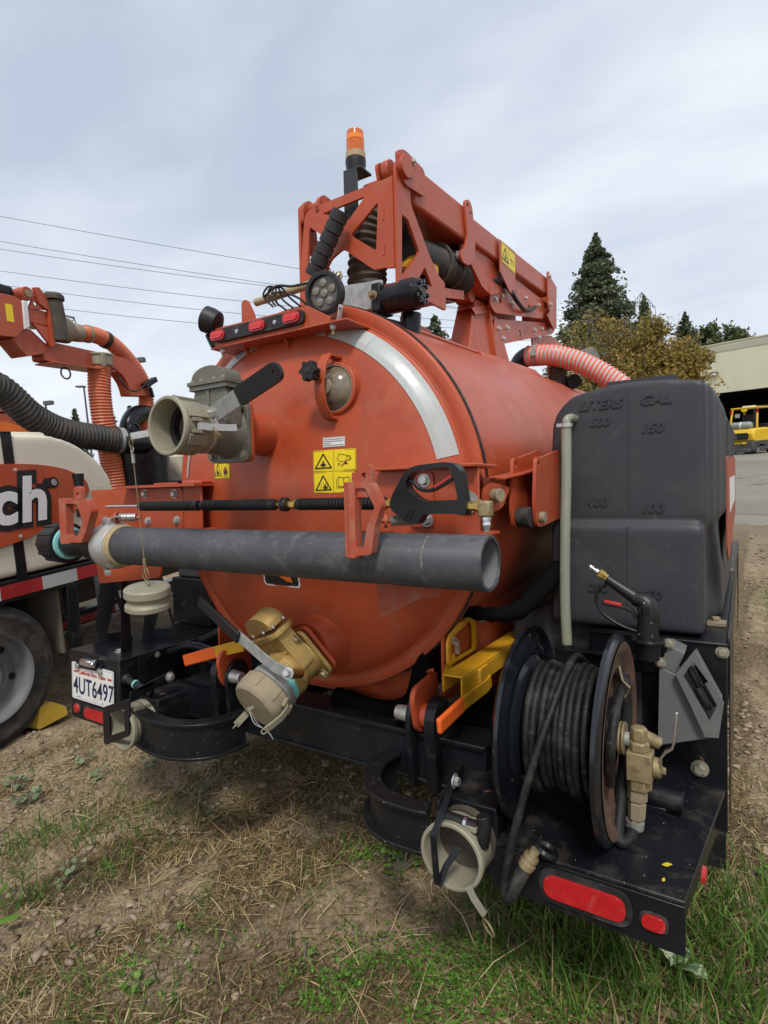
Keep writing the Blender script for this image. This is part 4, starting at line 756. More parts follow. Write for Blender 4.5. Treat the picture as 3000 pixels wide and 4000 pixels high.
part('saddle_strip', MB().tube([(0.24, 0.35, 0.63), (0.24, 1.0, 0.665)], 0.012, 8).box((0.10, 0.50, 0.66), (0.115, 0.75, 0.74)), 'orange', ped)
# dark hose inside the tower and its elbow
tr2 = part('suction_riser', corrugated(MB(), [(-0.03, 0.47, 0.84), (-0.035, 0.47, 0.95), (-0.01, 0.49, 1.10), (0.05, 0.52, 1.2), (0.11, 0.60, 1.17)], 0.084, 0.032, 0.011, 30), 'hose_brown', TR)
part('riser_band', MB().lathe((-0.03, 0.47, 0.842), ZA, [(0, 0.088), (0.022, 0.088)], 30), 'alu_bright', tr2)
sv = part('boom_suction_hose', corrugated(MB(), [(0.10, 0.58, 1.02), (0.11, 0.72, 1.035), (0.12, 0.95, 1.06), (0.10, 1.10, 1.07)], 0.080, 0.022, 0.007, 26), 'hose_black', TR)
for y in (0.80, 0.93): part('hose_band', MB().torus((0.117, y, 1.04+0.1*(y-0.72)), (0, 1, 0.1), 0.083, 0.008, 30, 6), 'hose_brown', sv)
part('band_bolt', MB().bolt((0.20, 0.86, 1.085), XA, 0.014), 'zinc', sv)
# hydraulic motor lying across the tank top behind the door
mt = part('slew_motor', MB().lathe((0.235, 0.17, 0.692), (1, 0.10, 0.02), [(0, 0.044), (0.010, 0.047), (0.065, 0.047), (0.07, 0.053), (0.120, 0.053), (0.123, 0.048), (0.138, 0.045)], 30), 'black_dirty', TR, bev=0.001)
ms = MB()
for i in range(8):
    an = R(i*45); d = V3(-0.10*math.cos(an), math.cos(an), math.sin(an)); ms.cyl(V3(0.366, 0.186, 0.695)+d*0.036, V3(0.382, 0.188, 0.695)+d*0.036, 0.0085, n=6)
ms.prism(circ(0, 0, 0.018, 6), (0.374, 0.187, 0.695), YA, ZA, 0.005); part('motor_screws', ms, 'plastic_black', mt)
part('motor_face', MB().box((0.205, 0.125, 0.645), (0.240, 0.215, 0.742)), 'black_dirty', mt, bev=0.004)
part('motor_plate', MB().prism(rounded([(-0.02, 0.715), (0.0, 0.69), (0.175, 0.675), (0.175, 0.770), (-0.02, 0.785)], 0.006), (0.065, 0.15, -0.016), XA, ZA, 0.008), 'galv', mt, bev=0.001)
bolt(mt, (0.215, 0.123, 0.700), MY, 0.011, 'brass_dirty', h=0.018)
part('motor_saddle', MB().lathe((0.20, 0.25, 0.555), (0.3, 0.05, 0.95), [(0, 0.15), (0.035, 0.15), (0.042, 0.14), (0.046, 0.08), (0.08, 0.08)], 40), 'black_dirty', mt)
part('saddle_can', MB().cyl((0.285, 0.25, 0.56), (0.292, 0.25, 0.655), 0.036, n=24), 'black_paint', mt)
# delivery elbow and orange-ribbed hose at the tank's front
el = part('tank_elbow', MB().tube(spline([(0.045, 2.10, 0.76), (0.05, 2.10, 0.82), (0.075, 2.10, 0.862), (0.115, 2.09, 0.880), (0.16, 2.08, 0.878)], 8), 0.060, 26), 'black_paint', TR)
part('elbow_flange', MB().lathe((0.045, 2.10, 0.735), ZA, [(0, 0.095), (0.022, 0.095)], 32), 'orange_worn', el)
for i in range(8): bolt(el, (0.045+0.08*math.cos(R(i*45)), 2.10+0.08*math.sin(R(i*45)), 0.757), ZA, 0.010)
hp_ = [(0.12, 2.085, 0.880), (0.23, 2.07, 0.868), (0.33, 2.06, 0.845), (0.46, 2.06, 0.785), (0.58, 2.07, 0.705), (0.70, 2.08, 0.60), (0.80, 2.10, 0.45)]
oh = part('ribbed_hose', MB().tube(resample(spline(hp_, 12), 0.012), 0.060, 26), 'hose_weave', TR)
rb_ = MB(); path = resample(spline(hp_, 12), 0.0125); rr = []
n_ = len(path); uu = None
hel = []
for i in range((n_-1)*6):
    t = i/6; j = min(int(t), n_-2); p = path[j].lerp(path[j+1], t-j); d = (path[j+1]-path[j]).normalized()
    if uu is None: _, uu, _ = basis(d)
    uu = (uu-d*uu.dot(d)).normalized(); w2 = d.cross(uu); an = t*2*math.pi/2.0; hel.append(p+(uu*math.cos(an)+w2*math.sin(an))*0.0625)
part('rib_helix', MB().tube(hel, 0.0052, 6), 'hose_pink', oh)
part('hose_clamp', MB().lathe((0.165, 2.08, 0.877), (1, -0.1, -0.08), [(0, 0.067), (0.026, 0.067)], 30).box((0.165, 2.0, 0.86), (0.195, 2.03, 0.90)), 'galv', oh)
part('front_riser', corrugated(MB(), [(0.29, 2.14, 0.50), (0.295, 2.14, 0.70), (0.30, 2.14, 0.80)], 0.056, 0.018, 0.006, 24), 'hose_brown', TR)
part('front_bracket', MB().box((0.235, 2.12, 0.60), (0.247, 2.16, 0.85)), 'orange', TR); part('air_fitting', MB().cyl((0.14, 2.05, 0.705), (0.22, 2.05, 0.715), 0.026, n=14).cyl((0.22, 2.05, 0.715), (0.25, 2.05, 0.715), 0.012, n=10), 'plastic_grip', TR)
part('round_gauge', MB().lathe((0.385, 2.15, 0.695), (0.6, -0.8, 0), [(-0.05, 0.04), (0, 0.045), (0.02, 0.045)], 20).tube(spline([(0.33, 2.1, 0.67), (0.36, 2.1, 0.62), (0.35, 2.1, 0.5)], 6), 0.008, 6), 'plastic_grip', TR)
part('rear_cap_disc', MB().lathe((0.33, 2.9, 0.98), (1, -0.4, 0.1), [(-0.06, 0.09), (0.02, 0.09), (0.03, 0.075), (0.03, 0.0)], 28), 'cast_alu', TR)
# ================================================================== chassis and rear end of the trailer
cm = MB(); cm.box((-0.64, -0.02, -0.862), (0.66, 0.10, -0.722)); cm.box((-0.64, -0.032, -0.730), (0.66, 0.10, -0.713)); cm.box((-0.64, -0.030, -0.868), (0.66, 0.10, -0.856))
chs = part('rear_crossmember', cm, 'black_dirty', TR, bev=0.004)
for x in (-0.45, 0.45): part('frame_rail', MB().box((x-0.05, 0.1005, -0.92), (x+0.05, 4.2, -0.74)), 'black_paint', chs, bev=0.004)
part('axle', MB().bar((-1.1, 1.55, -0.98), (1.1, 1.55, -0.98), 0.10, 0.10).bar((-1.1, 2.45, -0.95), (1.1, 2.45, -0.95), 0.10, 0.10), 'black_paint', chs)
def wheel(parent, c, ax, r, w, rim='rim', hub=True, name='wheel'):
    c = V3(c); a = V3(ax).normalized()
    t = [(-w/2, r*0.62), (-w/2+0.01, r*0.72), (-w*0.5, r*0.86), (-w*0.40, r*0.965), (-w*0.36, r)]
    g = []
    for k_ in (-0.22, -0.02, 0.18):
        g += [(w*k_, r), (w*k_, r-0.012), (w*(k_+0.05), r-0.012), (w*(k_+0.05), r)]
    pr = t+g+[(w*0.36, r), (w*0.40, r*0.965), (w*0.5, r*0.86), (w/2-0.01, r*0.72), (w/2, r*0.62)]
    o = part(name, MB().lathe(c, a, pr, 56, caps=(False, False)), 'tyre', parent, smooth=30)
    rm = MB().lathe(c, a, [(w*0.48, r*0.64), (w*0.44, r*0.60), (w*0.2, r*0.57), (w*0.12, r*0.50), (w*0.16, r*0.36), (w*0.05, r*0.26), (w*0.30, r*0.22), (w*0.32, r*0.0)], 48, caps=(False, False))
    rm.lathe(c, a, [(-w*0.45, r*0.63), (-w*0.1, r*0.5), (-w*0.1, 0.0)], 32, caps=(False, False)); part('rim', rm, rim, o)
    if hub:
        u, v = basis(a)[1:]
        hl = MB()
        for i in range(6):
            d = u*math.cos(R(i*60+15))+v*math.sin(R(i*60+15)); hl.lathe(c+a*(w*0.150)+d*(r*0.43), a, [(0, r*0.052), (0.003, r*0.052)], 14)
        part('rim_holes', hl, 'dark_inside', o)
    return o
for y, z in ((1.55, -0.94), (2.45, -0.87)):
    wheel(TR, (1.10, y, z), XA, 0.36, 0.20); wheel(TR, (-1.10, y, z), (-1, 0, 0), 0.36, 0.20)
part('tongue', MB().bar((-0.4, 4.15, -0.85), (0, 5.4, -0.85), 0.1, 0.12).bar((0.4, 4.15, -0.85), (0, 5.4, -0.85), 0.1, 0.12), 'black_paint', chs)
# tank cradle plates (orange) below the shell
cp1 = rounded([(0.03, -0.36), (3.2, -0.25), (3.2, -0.72), (0.40, -0.70), (0.03, -0.62)], 0.02)
for x, mt_ in ((0.495, 'orange'), (-0.505, 'orange')): part('cradle_side', MB().prism(cp1, (x, 0, 0), YA, ZA, 0.010), mt_, TR, bev=0.002)
part('cradle_sheet', MB().add([(-0.35, 0.10, -0.56), (0.365, 0.10, -0.56), (0.355, 0.11, -0.645), (0.31, 0.12, -0.685), (-0.30, 0.12, -0.685)], [(0, 4, 3, 2, 1)]).box((-0.30, 0.125, -0.70), (0.32, 0.9, -0.686)), 'orange', TR, bev=0.001)
part('cradle_rod', MB().tube([(0.28, 0.10, -0.575), (0.40, 0.06, -0.565), (0.44, 0.04, -0.545), (0.47, 0.02, -0.53)], 0.006, 8), 'orange', TR)
part('black_hose', MB().tube(spline([(0.44, 0.06, -0.46), (0.415, 0.05, -0.55), (0.37, 0.05, -0.66), (0.25, 0.06, -0.705), (0.05, 0.08, -0.70)], 8), 0.030, 12), 'cloth_black', TR)
part('sleeved_hose', MB().tube(spline([(0.50, 0.14, -0.36), (0.60, 0.16, -0.37), (0.68, 0.22, -0.36), (0.74, 0.34, -0.28), (0.78, 0.50, -0.20)], 8), [0.016+0.006*math.sin(i*0.9)**2+0.0006*i for i in range(33)], 12), 'cloth_black', TR)
# pivot lugs: black clevis, orange ear, pin
def clevis(sx, x0):
    cl_ = rounded([(-0.085, -0.875), (-0.03, -0.875), (-0.01, -0.72), (0.01, -0.66), (-0.01, -0.605), (-0.06, -0.595), (-0.10, -0.63), (-0.105, -0.68)], [0, 0, 0.02, 0.03, 0.03, 0.03, 0.03, 0.03])
    o = None
    for dx, t in ((-0.03, 0.018), (0.034, 0.034)):
        q = MB().prism(cl_, (x0+dx*sx-(0 if sx > 0 else t), 0.03, 0), YA, ZA, t)
        if o is None: o = part('pivot_clevis', q, 'black_paint', TR, bev=0.004)
        else: part('clevis_plate', q, 'black_paint', o, bev=0.005)
    er = rounded([(-0.092, -0.60), (-0.078, -0.562), (0.06, -0.545), (0.08, -0.66), (-0.03, -0.71), (-0.068, -0.690)], [0.03, 0.04, 0.01, 0.01, 0.03, 0.03])
    part('tank_ear', MB().prism(er, (x0-0.004 if sx > 0 else x0-0.012, 0.0, 0), YA, ZA, 0.016), 'orange', o, bev=0.003)
    part('ear_boss', MB().cyl((x0+0.012*sx, -0.03, -0.655), (x0+0.034*sx, -0.03, -0.655), 0.036, n=24), 'orange', o, bev=0.003)
    part('pivot_pin', MB().cyl((x0-0.075*sx, -0.045, -0.655), (x0-0.028*sx, -0.045, -0.655), 0.021, 0.026, n=18), 'zinc', o, bev=0.003)
    return o
clevis(1, 0.452); clevis(-1, -0.372)
# yellow safety prop, its bracket and the orange-tipped lever (right)
pr = MB(); y0, y1 = -0.035, 0.62
pr.box((0.530, y0, -0.524), (0.595, y1, -0.517)); pr.box((0.530, y0, -0.572), (0.536, y1, -0.5245)); pr.box((0.589, y0, -0.578), (0.595, y1, -0.5245))
prop = part('safety_prop', pr, 'yellow', TR, bev=0.003)
part('prop_bracket', MB().prism(rounded([(-0.02, -0.515), (-0.02, -0.44), (0.01, -0.41), (0.17, -0.385), (0.20, -0.41), (0.20, -0.515)], 0.015), (0.512, 0.05, 0), YA, ZA, 0.008, [rounded([(-0.002, -0.505), (0.0, -0.450), (0.020, -0.430), (0.155, -0.407), (0.175, -0.430), (0.175, -0.505)], 0.01)]), 'yellow', prop, bev=0.001)
part('prop_tab', MB().prism(rounded([(0.08, -0.545), (0.15, -0.545), (0.17, -0.52), (0.15, -0.495), (0.08, -0.495)], 0.01), (0.5955, 0, -0.03), YA, ZA, 0.010), 'yellow', prop, bev=0.001)
wn = MB(); wn.cyl((0.51, 0.06, -0.448), (0.545, 0.055, -0.448), 0.006, n=8); wn.strip([(0.536, 0.035, -0.425), (0.540, 0.055, -0.445), (0.536, 0.062, -0.480)], 0.012, 0.008, XA); wn.cyl((0.515, 0.235, -0.405), (0.575, 0.235, -0.405), 0.004, n=8); wn.bolt((0.545, 0.235, -0.405), XA, 0.010); part('wing_nut', wn, 'zinc', prop)
lv = MB().strip([(0.606, 0.155, -0.580), (0.606, 0.120, -0.588), (0.600, -0.055, -0.592)], 0.040, 0.007, ZA)
lev = part('lock_lever', lv, 'yellow', TR, bev=0.001); part('lever_grip', MB().strip([(0.6005, -0.045, -0.592), (0.5965, -0.185, -0.606), (0.596, -0.193, -0.607)], 0.044, 0.016, ZA), 'orange_plastic', lev, bev=0.006, seg=3)
part('torn_label', MB().prism(rounded([(0.0, -0.53), (0.0, -0.585), (0.04, -0.58), (0.07, -0.565), (0.075, -0.50), (0.06, -0.49), (0.045, -0.525), (0.02, -0.505)], 0.002), (0.5062, 0.03, 0), YA, ZA, 0.0012), 'label_yellow', TR)
kq = MB(); fq = lambda x, z, o: V3(0.5078, 0.03+x, z); lines([(0.006, -0.578), (0.036, -0.574), (0.018, -0.538)], 0.004, 0, kq, fq, True); lines([(0.05, -0.51), (0.06, -0.535), (0.068, -0.51)], 0.005, 0, kq, fq); part('label_print', kq, 'print_black', TR)
# left lever: lies across the frame
lev2 = part('lock_lever', MB().strip([(-0.285, -0.045, -0.530), (-0.445, -0.05, -0.578)], 0.044, 0.007, ZA), 'yellow', TR, bev=0.001); part('lever_grip', MB().strip([(-0.43, -0.05, -0.5735), (-0.612, -0.05, -0.632)], 0.046, 0.016, ZA), 'orange_plastic', lev2, bev=0.006, seg=3)
# bent channel steps either side
def loop_step(pts, z0, z1):
    path = spline(pts, 10)
    o = part('bumper_loop', MB().strip([(x, y, (z0+z1)/2) for x, y in [(p.x, p.y) for p in path]], z1-z0, 0.012, ZA), 'tyre_step', TR, bev=0.002)
    for z in (z0, z1): part('loop_flange', MB().strip([(p.x, p.y, z) for p in path], 0.012, 0.055, ZA), 'tyre_step', o, bev=0.003)
    return o
loop_step([(0.355, -0.03, 0), (0.350, -0.12, 0), (0.385, -0.205, 0), (0.46, -0.262, 0), (0.56, -0.270, 0), (0.600, -0.262, 0)], -0.900, -0.795)
loop_step([(-0.655, -0.225, 0), (-0.54, -0.245, 0), (-0.43, -0.235, 0), (-0.345, -0.18, 0), (-0.31, -0.10, 0), (-0.305, -0.03, 0)], -0.905, -0.785)
# hose storage tubes with couplers
def storage(sx, x0, z0, ye, mt_):
    o = part('storage_tube', MB().box((x0-0.075, ye+0.04, z0-0.085), (x0+0.075, 1.6, z0+0.085)).box((x0-0.080, ye+0.03, z0-0.09), (x0+0.080, ye+0.0395, z0+0.09)), 'black_dirty', TR, bev=0.006)
    c = (x0, ye+0.03, z0)
    part('coupler', MB().lathe(c, MY, [(0.0, 0.058), (0.0, 0.070), (0.03, 0.070), (0.034, 0.079), (0.085, 0.079), (0.090, 0.084), (0.103, 0.084), (0.106, 0.081), (0.106, 0.074), (0.100, 0.072), (0.02, 0.068), (0.0, 0.060)], 52, caps=(False, False)).box((x0+0.030, ye-0.055, z0+0.066), (x0+0.060, ye-0.010, z0+0.079)).box((x0-0.085, ye-0.055, z0-0.02), (x0-0.076, ye-0.010, z0+0.02)), mt_, o, bev=0.001)
    part('coupler_inner', MB().lathe(c, MY, [(0.022, 0.067), (0.022, 0.052), (-0.06, 0.052)], 36, caps=(False, False)), 'cast_alu_pale', o)
    part('tube_bore', MB().lathe(c, MY, [(-0.055, 0.053), (-0.056, 0.0)], 24, caps=(False, False)), 'dark_inside', o)
    part('tube_thread', MB().lathe(c, MY, [(i*0.004-0.002, 0.078+0.002*(i % 2)) for i in range(8)], 40), 'hose_brown' if sx > 0 else 'cast_alu_pale', o)
    return o
sr = storage(1, 0.677, -0.876, -0.225, 'cast_alu_pale'); sl_ = storage(-1, -0.722, -0.852, -0.19, 'cast_alu_pale')
part('cam_arm', MB().strip([(0.728, -0.31, -0.925), (0.745, -0.318, -0.942), (0.772, -0.318, -0.972)], 0.018, 0.006, YA), 'cast_alu_pale', sr); part('split_ring', MB().torus((0.782, -0.320, -0.998), (0.5, 0.8, 0.3), 0.020, 0.0022, 24, 6), 'brass_dirty', sr)
# latch strap and T-handle over the right coupler
lt = MB(); lt.strip([(0.645, -0.225, -0.745), (0.656, -0.305, -0.775), (0.650, -0.337, -0.81), (0.657, -0.335, -0.93)], 0.016, 0.005, XA); lt.strip([(0.660, -0.333, -0.932), (0.674, -0.320, -0.89), (0.700, -0.300, -0.842)], 0.016, 0.005, XA); lt.prism(rounded([(-0.26, -0.80), (-0.26, -0.77), (-0.10, -0.735), (-0.10, -0.765)], 0.01), (0.622, 0, 0), YA, ZA, 0.006)
lat = part('latch_strap', lt, 'black_paint', sr, bev=0.001)
part('latch_handle', MB().cyl((0.628, -0.262, -0.802), (0.735, -0.262, -0.806), 0.017, n=16).tube(spline([(0.748, -0.262, -0.770), (0.752, -0.262, -0.80), (0.745, -0.262, -0.845)], 6), 0.017, 12), 'plastic_grip', sr, bev=0.002); part('handle_ring', MB().lathe((0.700, -0.262, -0.805), XA, [(0, 0.019), (0.008, 0.019)], 16), 'chrome', sr); bolt(sr, (0.630, -0.17, -0.755), XA, 0.013)
# left: square latch frame round the coupler
lf = MB().prism(rounded([(-0.830, -0.940), (-0.664, -0.868), (-0.656, -0.722), (-0.828, -0.788)], 0.020), (0, -0.262, 0), XA, ZA, 0.008, [rounded([(-0.786, -0.892), (-0.690, -0.852), (-0.690, -0.768), (-0.786, -0.804)], 0.006)]); lf.prism(rounded([(-0.27, -0.735), (-0.27, -0.700), (-0.08, -0.665), (-0.08, -0.70)], 0.008), (-0.652, 0, 0), YA, ZA, 0.006)
part('latch_frame', lf, 'black_paint', sl_, bev=0.001); bolt(sl_, (-0.64, -0.10, -0.688), XA, 0.013); part('latch_handle', MB().cyl((-0.80, -0.18, -0.700), (-0.66, -0.17, -0.735), 0.014, n=14).sphere((-0.805, -0.18, -0.698), 0.021, 14), 'plastic_grip', sl_); part('handle_ring', MB().lathe((-0.755, -0.177, -0.711), (1, 0, -0.2), [(0, 0.0165), (0.008, 0.0165)], 16), 'aqua_tape', sl_)
# ---- left rear box with number plate
lbx = MB(); lbx.box((-1.180, -0.200, -0.915), (-0.820, 1.3, -0.620)); bxl = part('tool_box', lbx, 'black_paint', TR, bev=0.005)
part('box_panel', MB().box((-0.8195, -0.115, -0.905), (-0.8165, 0.9, -0.628)), 'black_paint', bxl, bev=0.001)
for y, z in ((-0.027, -0.640), (0.132, -0.634), (0.32, -0.634)): bolt(bxl, (-0.8165, y, z), XA, 0.009, 'cast_alu_pale')
PLU = V3(1, 0, -0.006).normalized(); PLV = V3(0.05, 0, 1).normalized(); PO = V3(-1.158, -0.2045, -0.825)
pm = MB().prism(rrect(0, 0, 0.300, 0.158, 0.010), PO, PLU, PLV, 0.002)
nb = text_mb('4UT6497', 0.100, 0.0010, PO+PLU*0.012+PLV*0.028+V3(0, -0.0022, 0), PLU, PLV, fat=0.0012, sx=0.735, space=1.04)
sc_ = text_mb('California Perm Trailer', 0.0225, 0.0010, PO+PLU*0.052+PLV*0.113+V3(0, -0.0022, 0), PLU, PLV, shear=0.35, fat=0.0003, sx=0.92)
for x0_, x1_ in ((0.016, 0.046), (0.262, 0.288)): sc_.prism([(x0_, 0.116), (x1_, 0.116), (x1_, 0.124), (x0_, 0.124)], PO+V3(0, -0.0022, 0), PLU, PLV, 0.001)
hl_ = MB()
for x_ in (0.045, 0.06, 0.225): hl_.prism(circ(x_, 0.013, 0.003, 10), PO+V3(0, -0.0022, 0), PLU, PLV, 0.001)
bo = MB(); lines([(0.006, 0.006), (0.294, 0.006), (0.294, 0.152), (0.006, 0.152)], 0.0012, 0, bo, lambda x, z, o: PO+PLU*x+PLV*z+V3(0, -0.0025, 0), True)
multi('license_plate', [(pm, 'plate_white'), (nb, 'print_blue'), (sc_, 'print_red'), (hl_, 'print_black'), (bo, 'print_grey')], bxl)
part('plate_holder', MB().strip([(-1.11, -0.2075, -0.664), (-1.085, -0.212, -0.676), (-0.96, -0.212, -0.674), (-0.93, -0.2085, -0.662)], 0.006, 0.014, YA), 'plastic_grip', bxl, bev=0.001)
for x_, z_ in ((-1.098, -0.680), (-0.935, -0.680)): part('plate_screw', MB().lathe((x_, -0.214, z_), MY, [(0, 0.013), (0.004, 0.012), (0.005, 0.0)], 16), 'zinc', bxl)
part('plate_lamp', MB().box((-1.045, -0.236, -0.664), (-0.965, -0.200, -0.636)).cyl((-0.978, -0.225, -0.650), (-0.950, -0.225, -0.650), 0.013, n=14), 'chrome', bxl, bev=0.006)
def oval_lamp(parent, x0, z0, x1, z1, y=-0.2005, leds=8):
    o_ = MB().prism(rounded([(x0, z0), (x1, z0), (x1, z1), (x0, z1)], (z1-z0)*0.499, 8), (0, y, 0), XA, ZA, 0.006); e = (z1-z0)*0.17
    l_ = MB().prism(rounded([(x0+e, z0+e), (x1-e, z0+e), (x1-e, z1-e), (x0+e, z1-e)], (z1-z0-2*e)*0.499, 8), (0, y-0.006, 0), XA, ZA, 0.006); d_ = MB()
    for i in range(leds):
        for j in range(2): d_.lathe((x0+e+(i+1)*(x1-x0-2*e)/(leds+1), y-0.0118, z0+e+(j+0.7)*(z1-z0-2*e)/2.4), MY, [(0, 0.0045), (0.0003, 0.0035), (0.0004, 0)], 8)
    return multi('tail_lamp', [(o_, 'rubber'), (l_, 'lens_red')], parent, bev=0.002)
oval_lamp(bxl, -1.075, -0.905, -0.865, -0.838); multi('marker_lamp', [(MB().lathe((-1.128, -0.2005, -0.868), MY, [(0, 0.026), (0.004, 0.025)], 20), 'rubber'), (MB().lathe((-1.128, -0.2045, -0.868), MY, [(0, 0.020), (0.006, 0.017), (0.008, 0.0)], 20), 'lens_red')], bxl)
# stand plates on the box top, dark case behind, foam handle
stp = MB(); A_ = [(0.0, 0.0), (0.165, 0.0), (0.150, 0.030), (0.085, 0.34), (0.045, 0.34)]
hol = rounded([(0.055, 0.045), (0.135, 0.045), (0.098, 0.20)], 0.008)
ang = V3(0.42, 0.90, 0).normalized()
stp.prism(A_, (-1.140, -0.115, -0.6195), ang, ZA, 0.005, [hol])
stand = part('stand_plate', stp, 'black_paint', TR, bev=0.001)
part('stand_plate', MB().prism([(0, 0), (0.045, 0.0), (0.035, 0.34), (0.012, 0.34)], (-0.915, -0.130, -0.6195), V3(0.2, 0.98, 0).normalized(), ZA, 0.006), 'black_paint', stand); part('stand_plate', MB().prism(A_, (-1.035, 0.055, -0.6195), V3(0.75, 0.66, 0).normalized(), ZA, 0.005, [hol]), 'black_paint', stand)
bolt(stand, (-0.935, -0.125, -0.6195), ZA, 0.011); part('stand_handle', MB().cyl((-1.135, -0.06, -0.53), (-1.175, -0.055, -0.32), 0.022, n=16), 'foam', stand)
part('battery_case', MB().box((-1.215, 0.36, -0.619), (-0.925, 0.95, -0.385)), 'black_paint', TR, bev=0.006); part('case_lid', MB().box((-1.19, 0.38, -0.384), (-0.90, 0.95, -0.30)), 'poly_black', TR, bev=0.01)
part('frame_clutter', MB().box((-0.80, 0.10, -0.76), (-0.55, 0.25, -0.68)).tube(spline([(-0.80, 0.02, -0.64), (-0.66, 0.04, -0.60), (-0.52, 0.10, -0.66), (-0.45, 0.15, -0.75)], 8), 0.018, 10).tube(spline([(-0.76, 0.16, -0.62), (-0.60, 0.20, -0.56), (-0.45, 0.3, -0.66)], 8), 0.022, 10), 'black_dirty', TR, bev=0.004)
# ---- right rear step (deck) with lamps
dk = [(0.755, -0.200), (1.181, -0.200), (1.243, 0.372), (0.755, 0.372)]
stepo = part('rear_deck', MB().prism(dk, (0, 0, -0.875), XA, YA, 0.010), 'step_top', TR, bev=0.003)
part('deck_skirt', MB().box((0.748, -0.203, -0.985), (1.1815, -0.196, -0.8755)), 'black_dirty', stepo, bev=0.002)
part('deck_side', MB().prism([(-0.1955, -0.968), (-0.1955, -0.8755), (0.372, -0.8755), (0.372, -1.00)], (1.1815, 0, 0), V3(0.108, 1, 0), ZA, -0.006), 'black_dirty', stepo, bev=0.001)
part('deck_side', MB().box((0.748, -0.1955, -0.985), (0.755, 0.372, -0.8755)), 'black_dirty', stepo)
oval_lamp(stepo, 0.866, -0.966, 1.078, -0.882, -0.2032); ml = MB().prism(rounded([(1.090, -0.950), (1.150, -0.950), (1.150, -0.908), (1.090, -0.908)], 0.0209, 6), (0, -0.2032, 0), XA, ZA, 0.004); ml2 = MB().prism(rounded([(1.096, -0.945), (1.144, -0.945), (1.144, -0.913), (1.096, -0.913)], 0.0159, 6), (0, -0.2072, 0), XA, ZA, 0.006)
multi('marker_lamp', [(ml, 'rubber'), (ml2, 'lens_red')], stepo, bev=0.002); part('side_marker', MB().lathe((1.2025, 0.0, -0.915), (1, -0.1, 0), [(0, 0.022), (0.008, 0.018), (0.010, 0)], 18), 'lens_red', stepo)
# ---- fender box
fb = MB(); fb.box((0.870, 0.372, -0.995), (1.247, 0.380, -0.446)); fb.box((0.865, 0.366, -0.4455), (1.250, 4.0, -0.436)); fb.box((1.243, 0.381, -0.62), (1.249, 4.0, -0.447)); fb.box((0.866, 0.381, -0.62), (0.872, 4.0, -0.447)); fb.box((1.246, 0.37, -0.4358), (1.252, 4.0, -0.418))
fen = part('fender_box', fb, 'black_dirty', TR, bev=0.003)
part('fender_bar', MB().box((0.755, 0.355, -0.545), (1.075, 0.371, -0.500)).box((0.755, 0.330, -0.5055), (1.075, 0.3545, -0.500)).box((0.745, 0.36, -0.64), (0.868, 0.372, -0.5455)), 'black_paint', fen, bev=0.002)
part('fender_skirt', MB().box((1.2505, 0.40, -0.95), (1.2535, 1.05, -0.4365)), 'black_dirty', fen); part('fender_skirt', MB().box((1.2505, 3.0, -0.95), (1.2535, 4.0, -0.4365)), 'black_dirty', fen); part('mud_flap', MB().box((1.0, 0.70, -1.30), (1.235, 0.712, -0.90)), 'rubber_dusty', fen)
for x_, z_ in ((1.176, -0.819), (1.235, -0.462), (0.846, -0.590)): bolt(fen, (x_, 0.3715, z_), MY, 0.0165 if z_ < -0.7 else 0.012, 'cast_alu_pale')
part('panel_boss', MB().prism(rrect(0.985, -0.76, 1.02, -0.55, 0.012), (0, 0.3715, 0), XA, ZA, 0.012), 'poly_black', fen, bev=0.004)
part('deck_tube', MB().cyl((1.045, 0.155, -0.825), (1.150, 0.155, -0.828), 0.029, n=24).box((1.04, 0.13, -0.8648), (1.11, 0.20, -0.845)), 'black_paint', fen, bev=0.002)
# grey steel holder with two black handles
gb = MB(); gb.prism([(1.074, -0.735), (1.196, -0.688), (1.122, -0.515), (1.080, -0.500)], (0, 0.270, 0), XA, ZA, -0.100); gb.prism([(1.078, -0.500), (1.120, -0.516), (1.146, -0.452), (1.104, -0.434)], (0, 0.272, 0), XA, ZA, -0.095)
gbx = part('steel_holder', gb, 'grey_box', TR, bev=0.003)
part('holder_face', MB().prism([(1.124, -0.508), (1.172, -0.434), (1.2415, -0.573), (1.2395, -0.588), (1.229, -0.668), (1.198, -0.673)], (0, 0.262, 0), XA, ZA, 0.018, [rounded([(1.143, -0.512), (1.168, -0.462), (1.226, -0.578), (1.206, -0.628)], 0.004)]), 'grey_box', gbx, bev=0.003)
part('holder_inside', MB().prism([(1.14, -0.53), (1.17, -0.455), (1.235, -0.585), (1.21, -0.65)], (0, 0.310, 0), XA, ZA, -0.05), 'grey_box', gbx)
for (x_, z_), (x2, z2) in (((1.158, -0.490), (1.182, -0.540)), ((1.178, -0.548), (1.206, -0.600))): part('holder_grip', MB().tube([(x_, 0.275, z_), ((x_+x2)/2, 0.268, (z_+z2)/2), (x2, 0.275, z2)], 0.0115, 12).tube([(x_+0.014, 0.29, z_+0.002), (x2+0.014, 0.29, z2+0.004)], 0.009, 10), 'plastic_grip', gbx)
for p_ in ((1.083, 0.268, -0.486), (1.106, 0.268, -0.428)): bolt(gbx, p_, MY, 0.010, 'cast_alu_pale')
# ---- black polyethylene water tank
wt = MB()
ou = rounded([(0.735, -0.075), (1.243, -0.075), (1.246, 0.26), (1.205, 0.338), (0.985, 0.362), (0.80, 0.330), (0.745, 0.265), (0.735, 0.18)], [0.0, 0.02, 0.05, 0.06, 0.1, 0.05, 0.04, 0.05], 6)

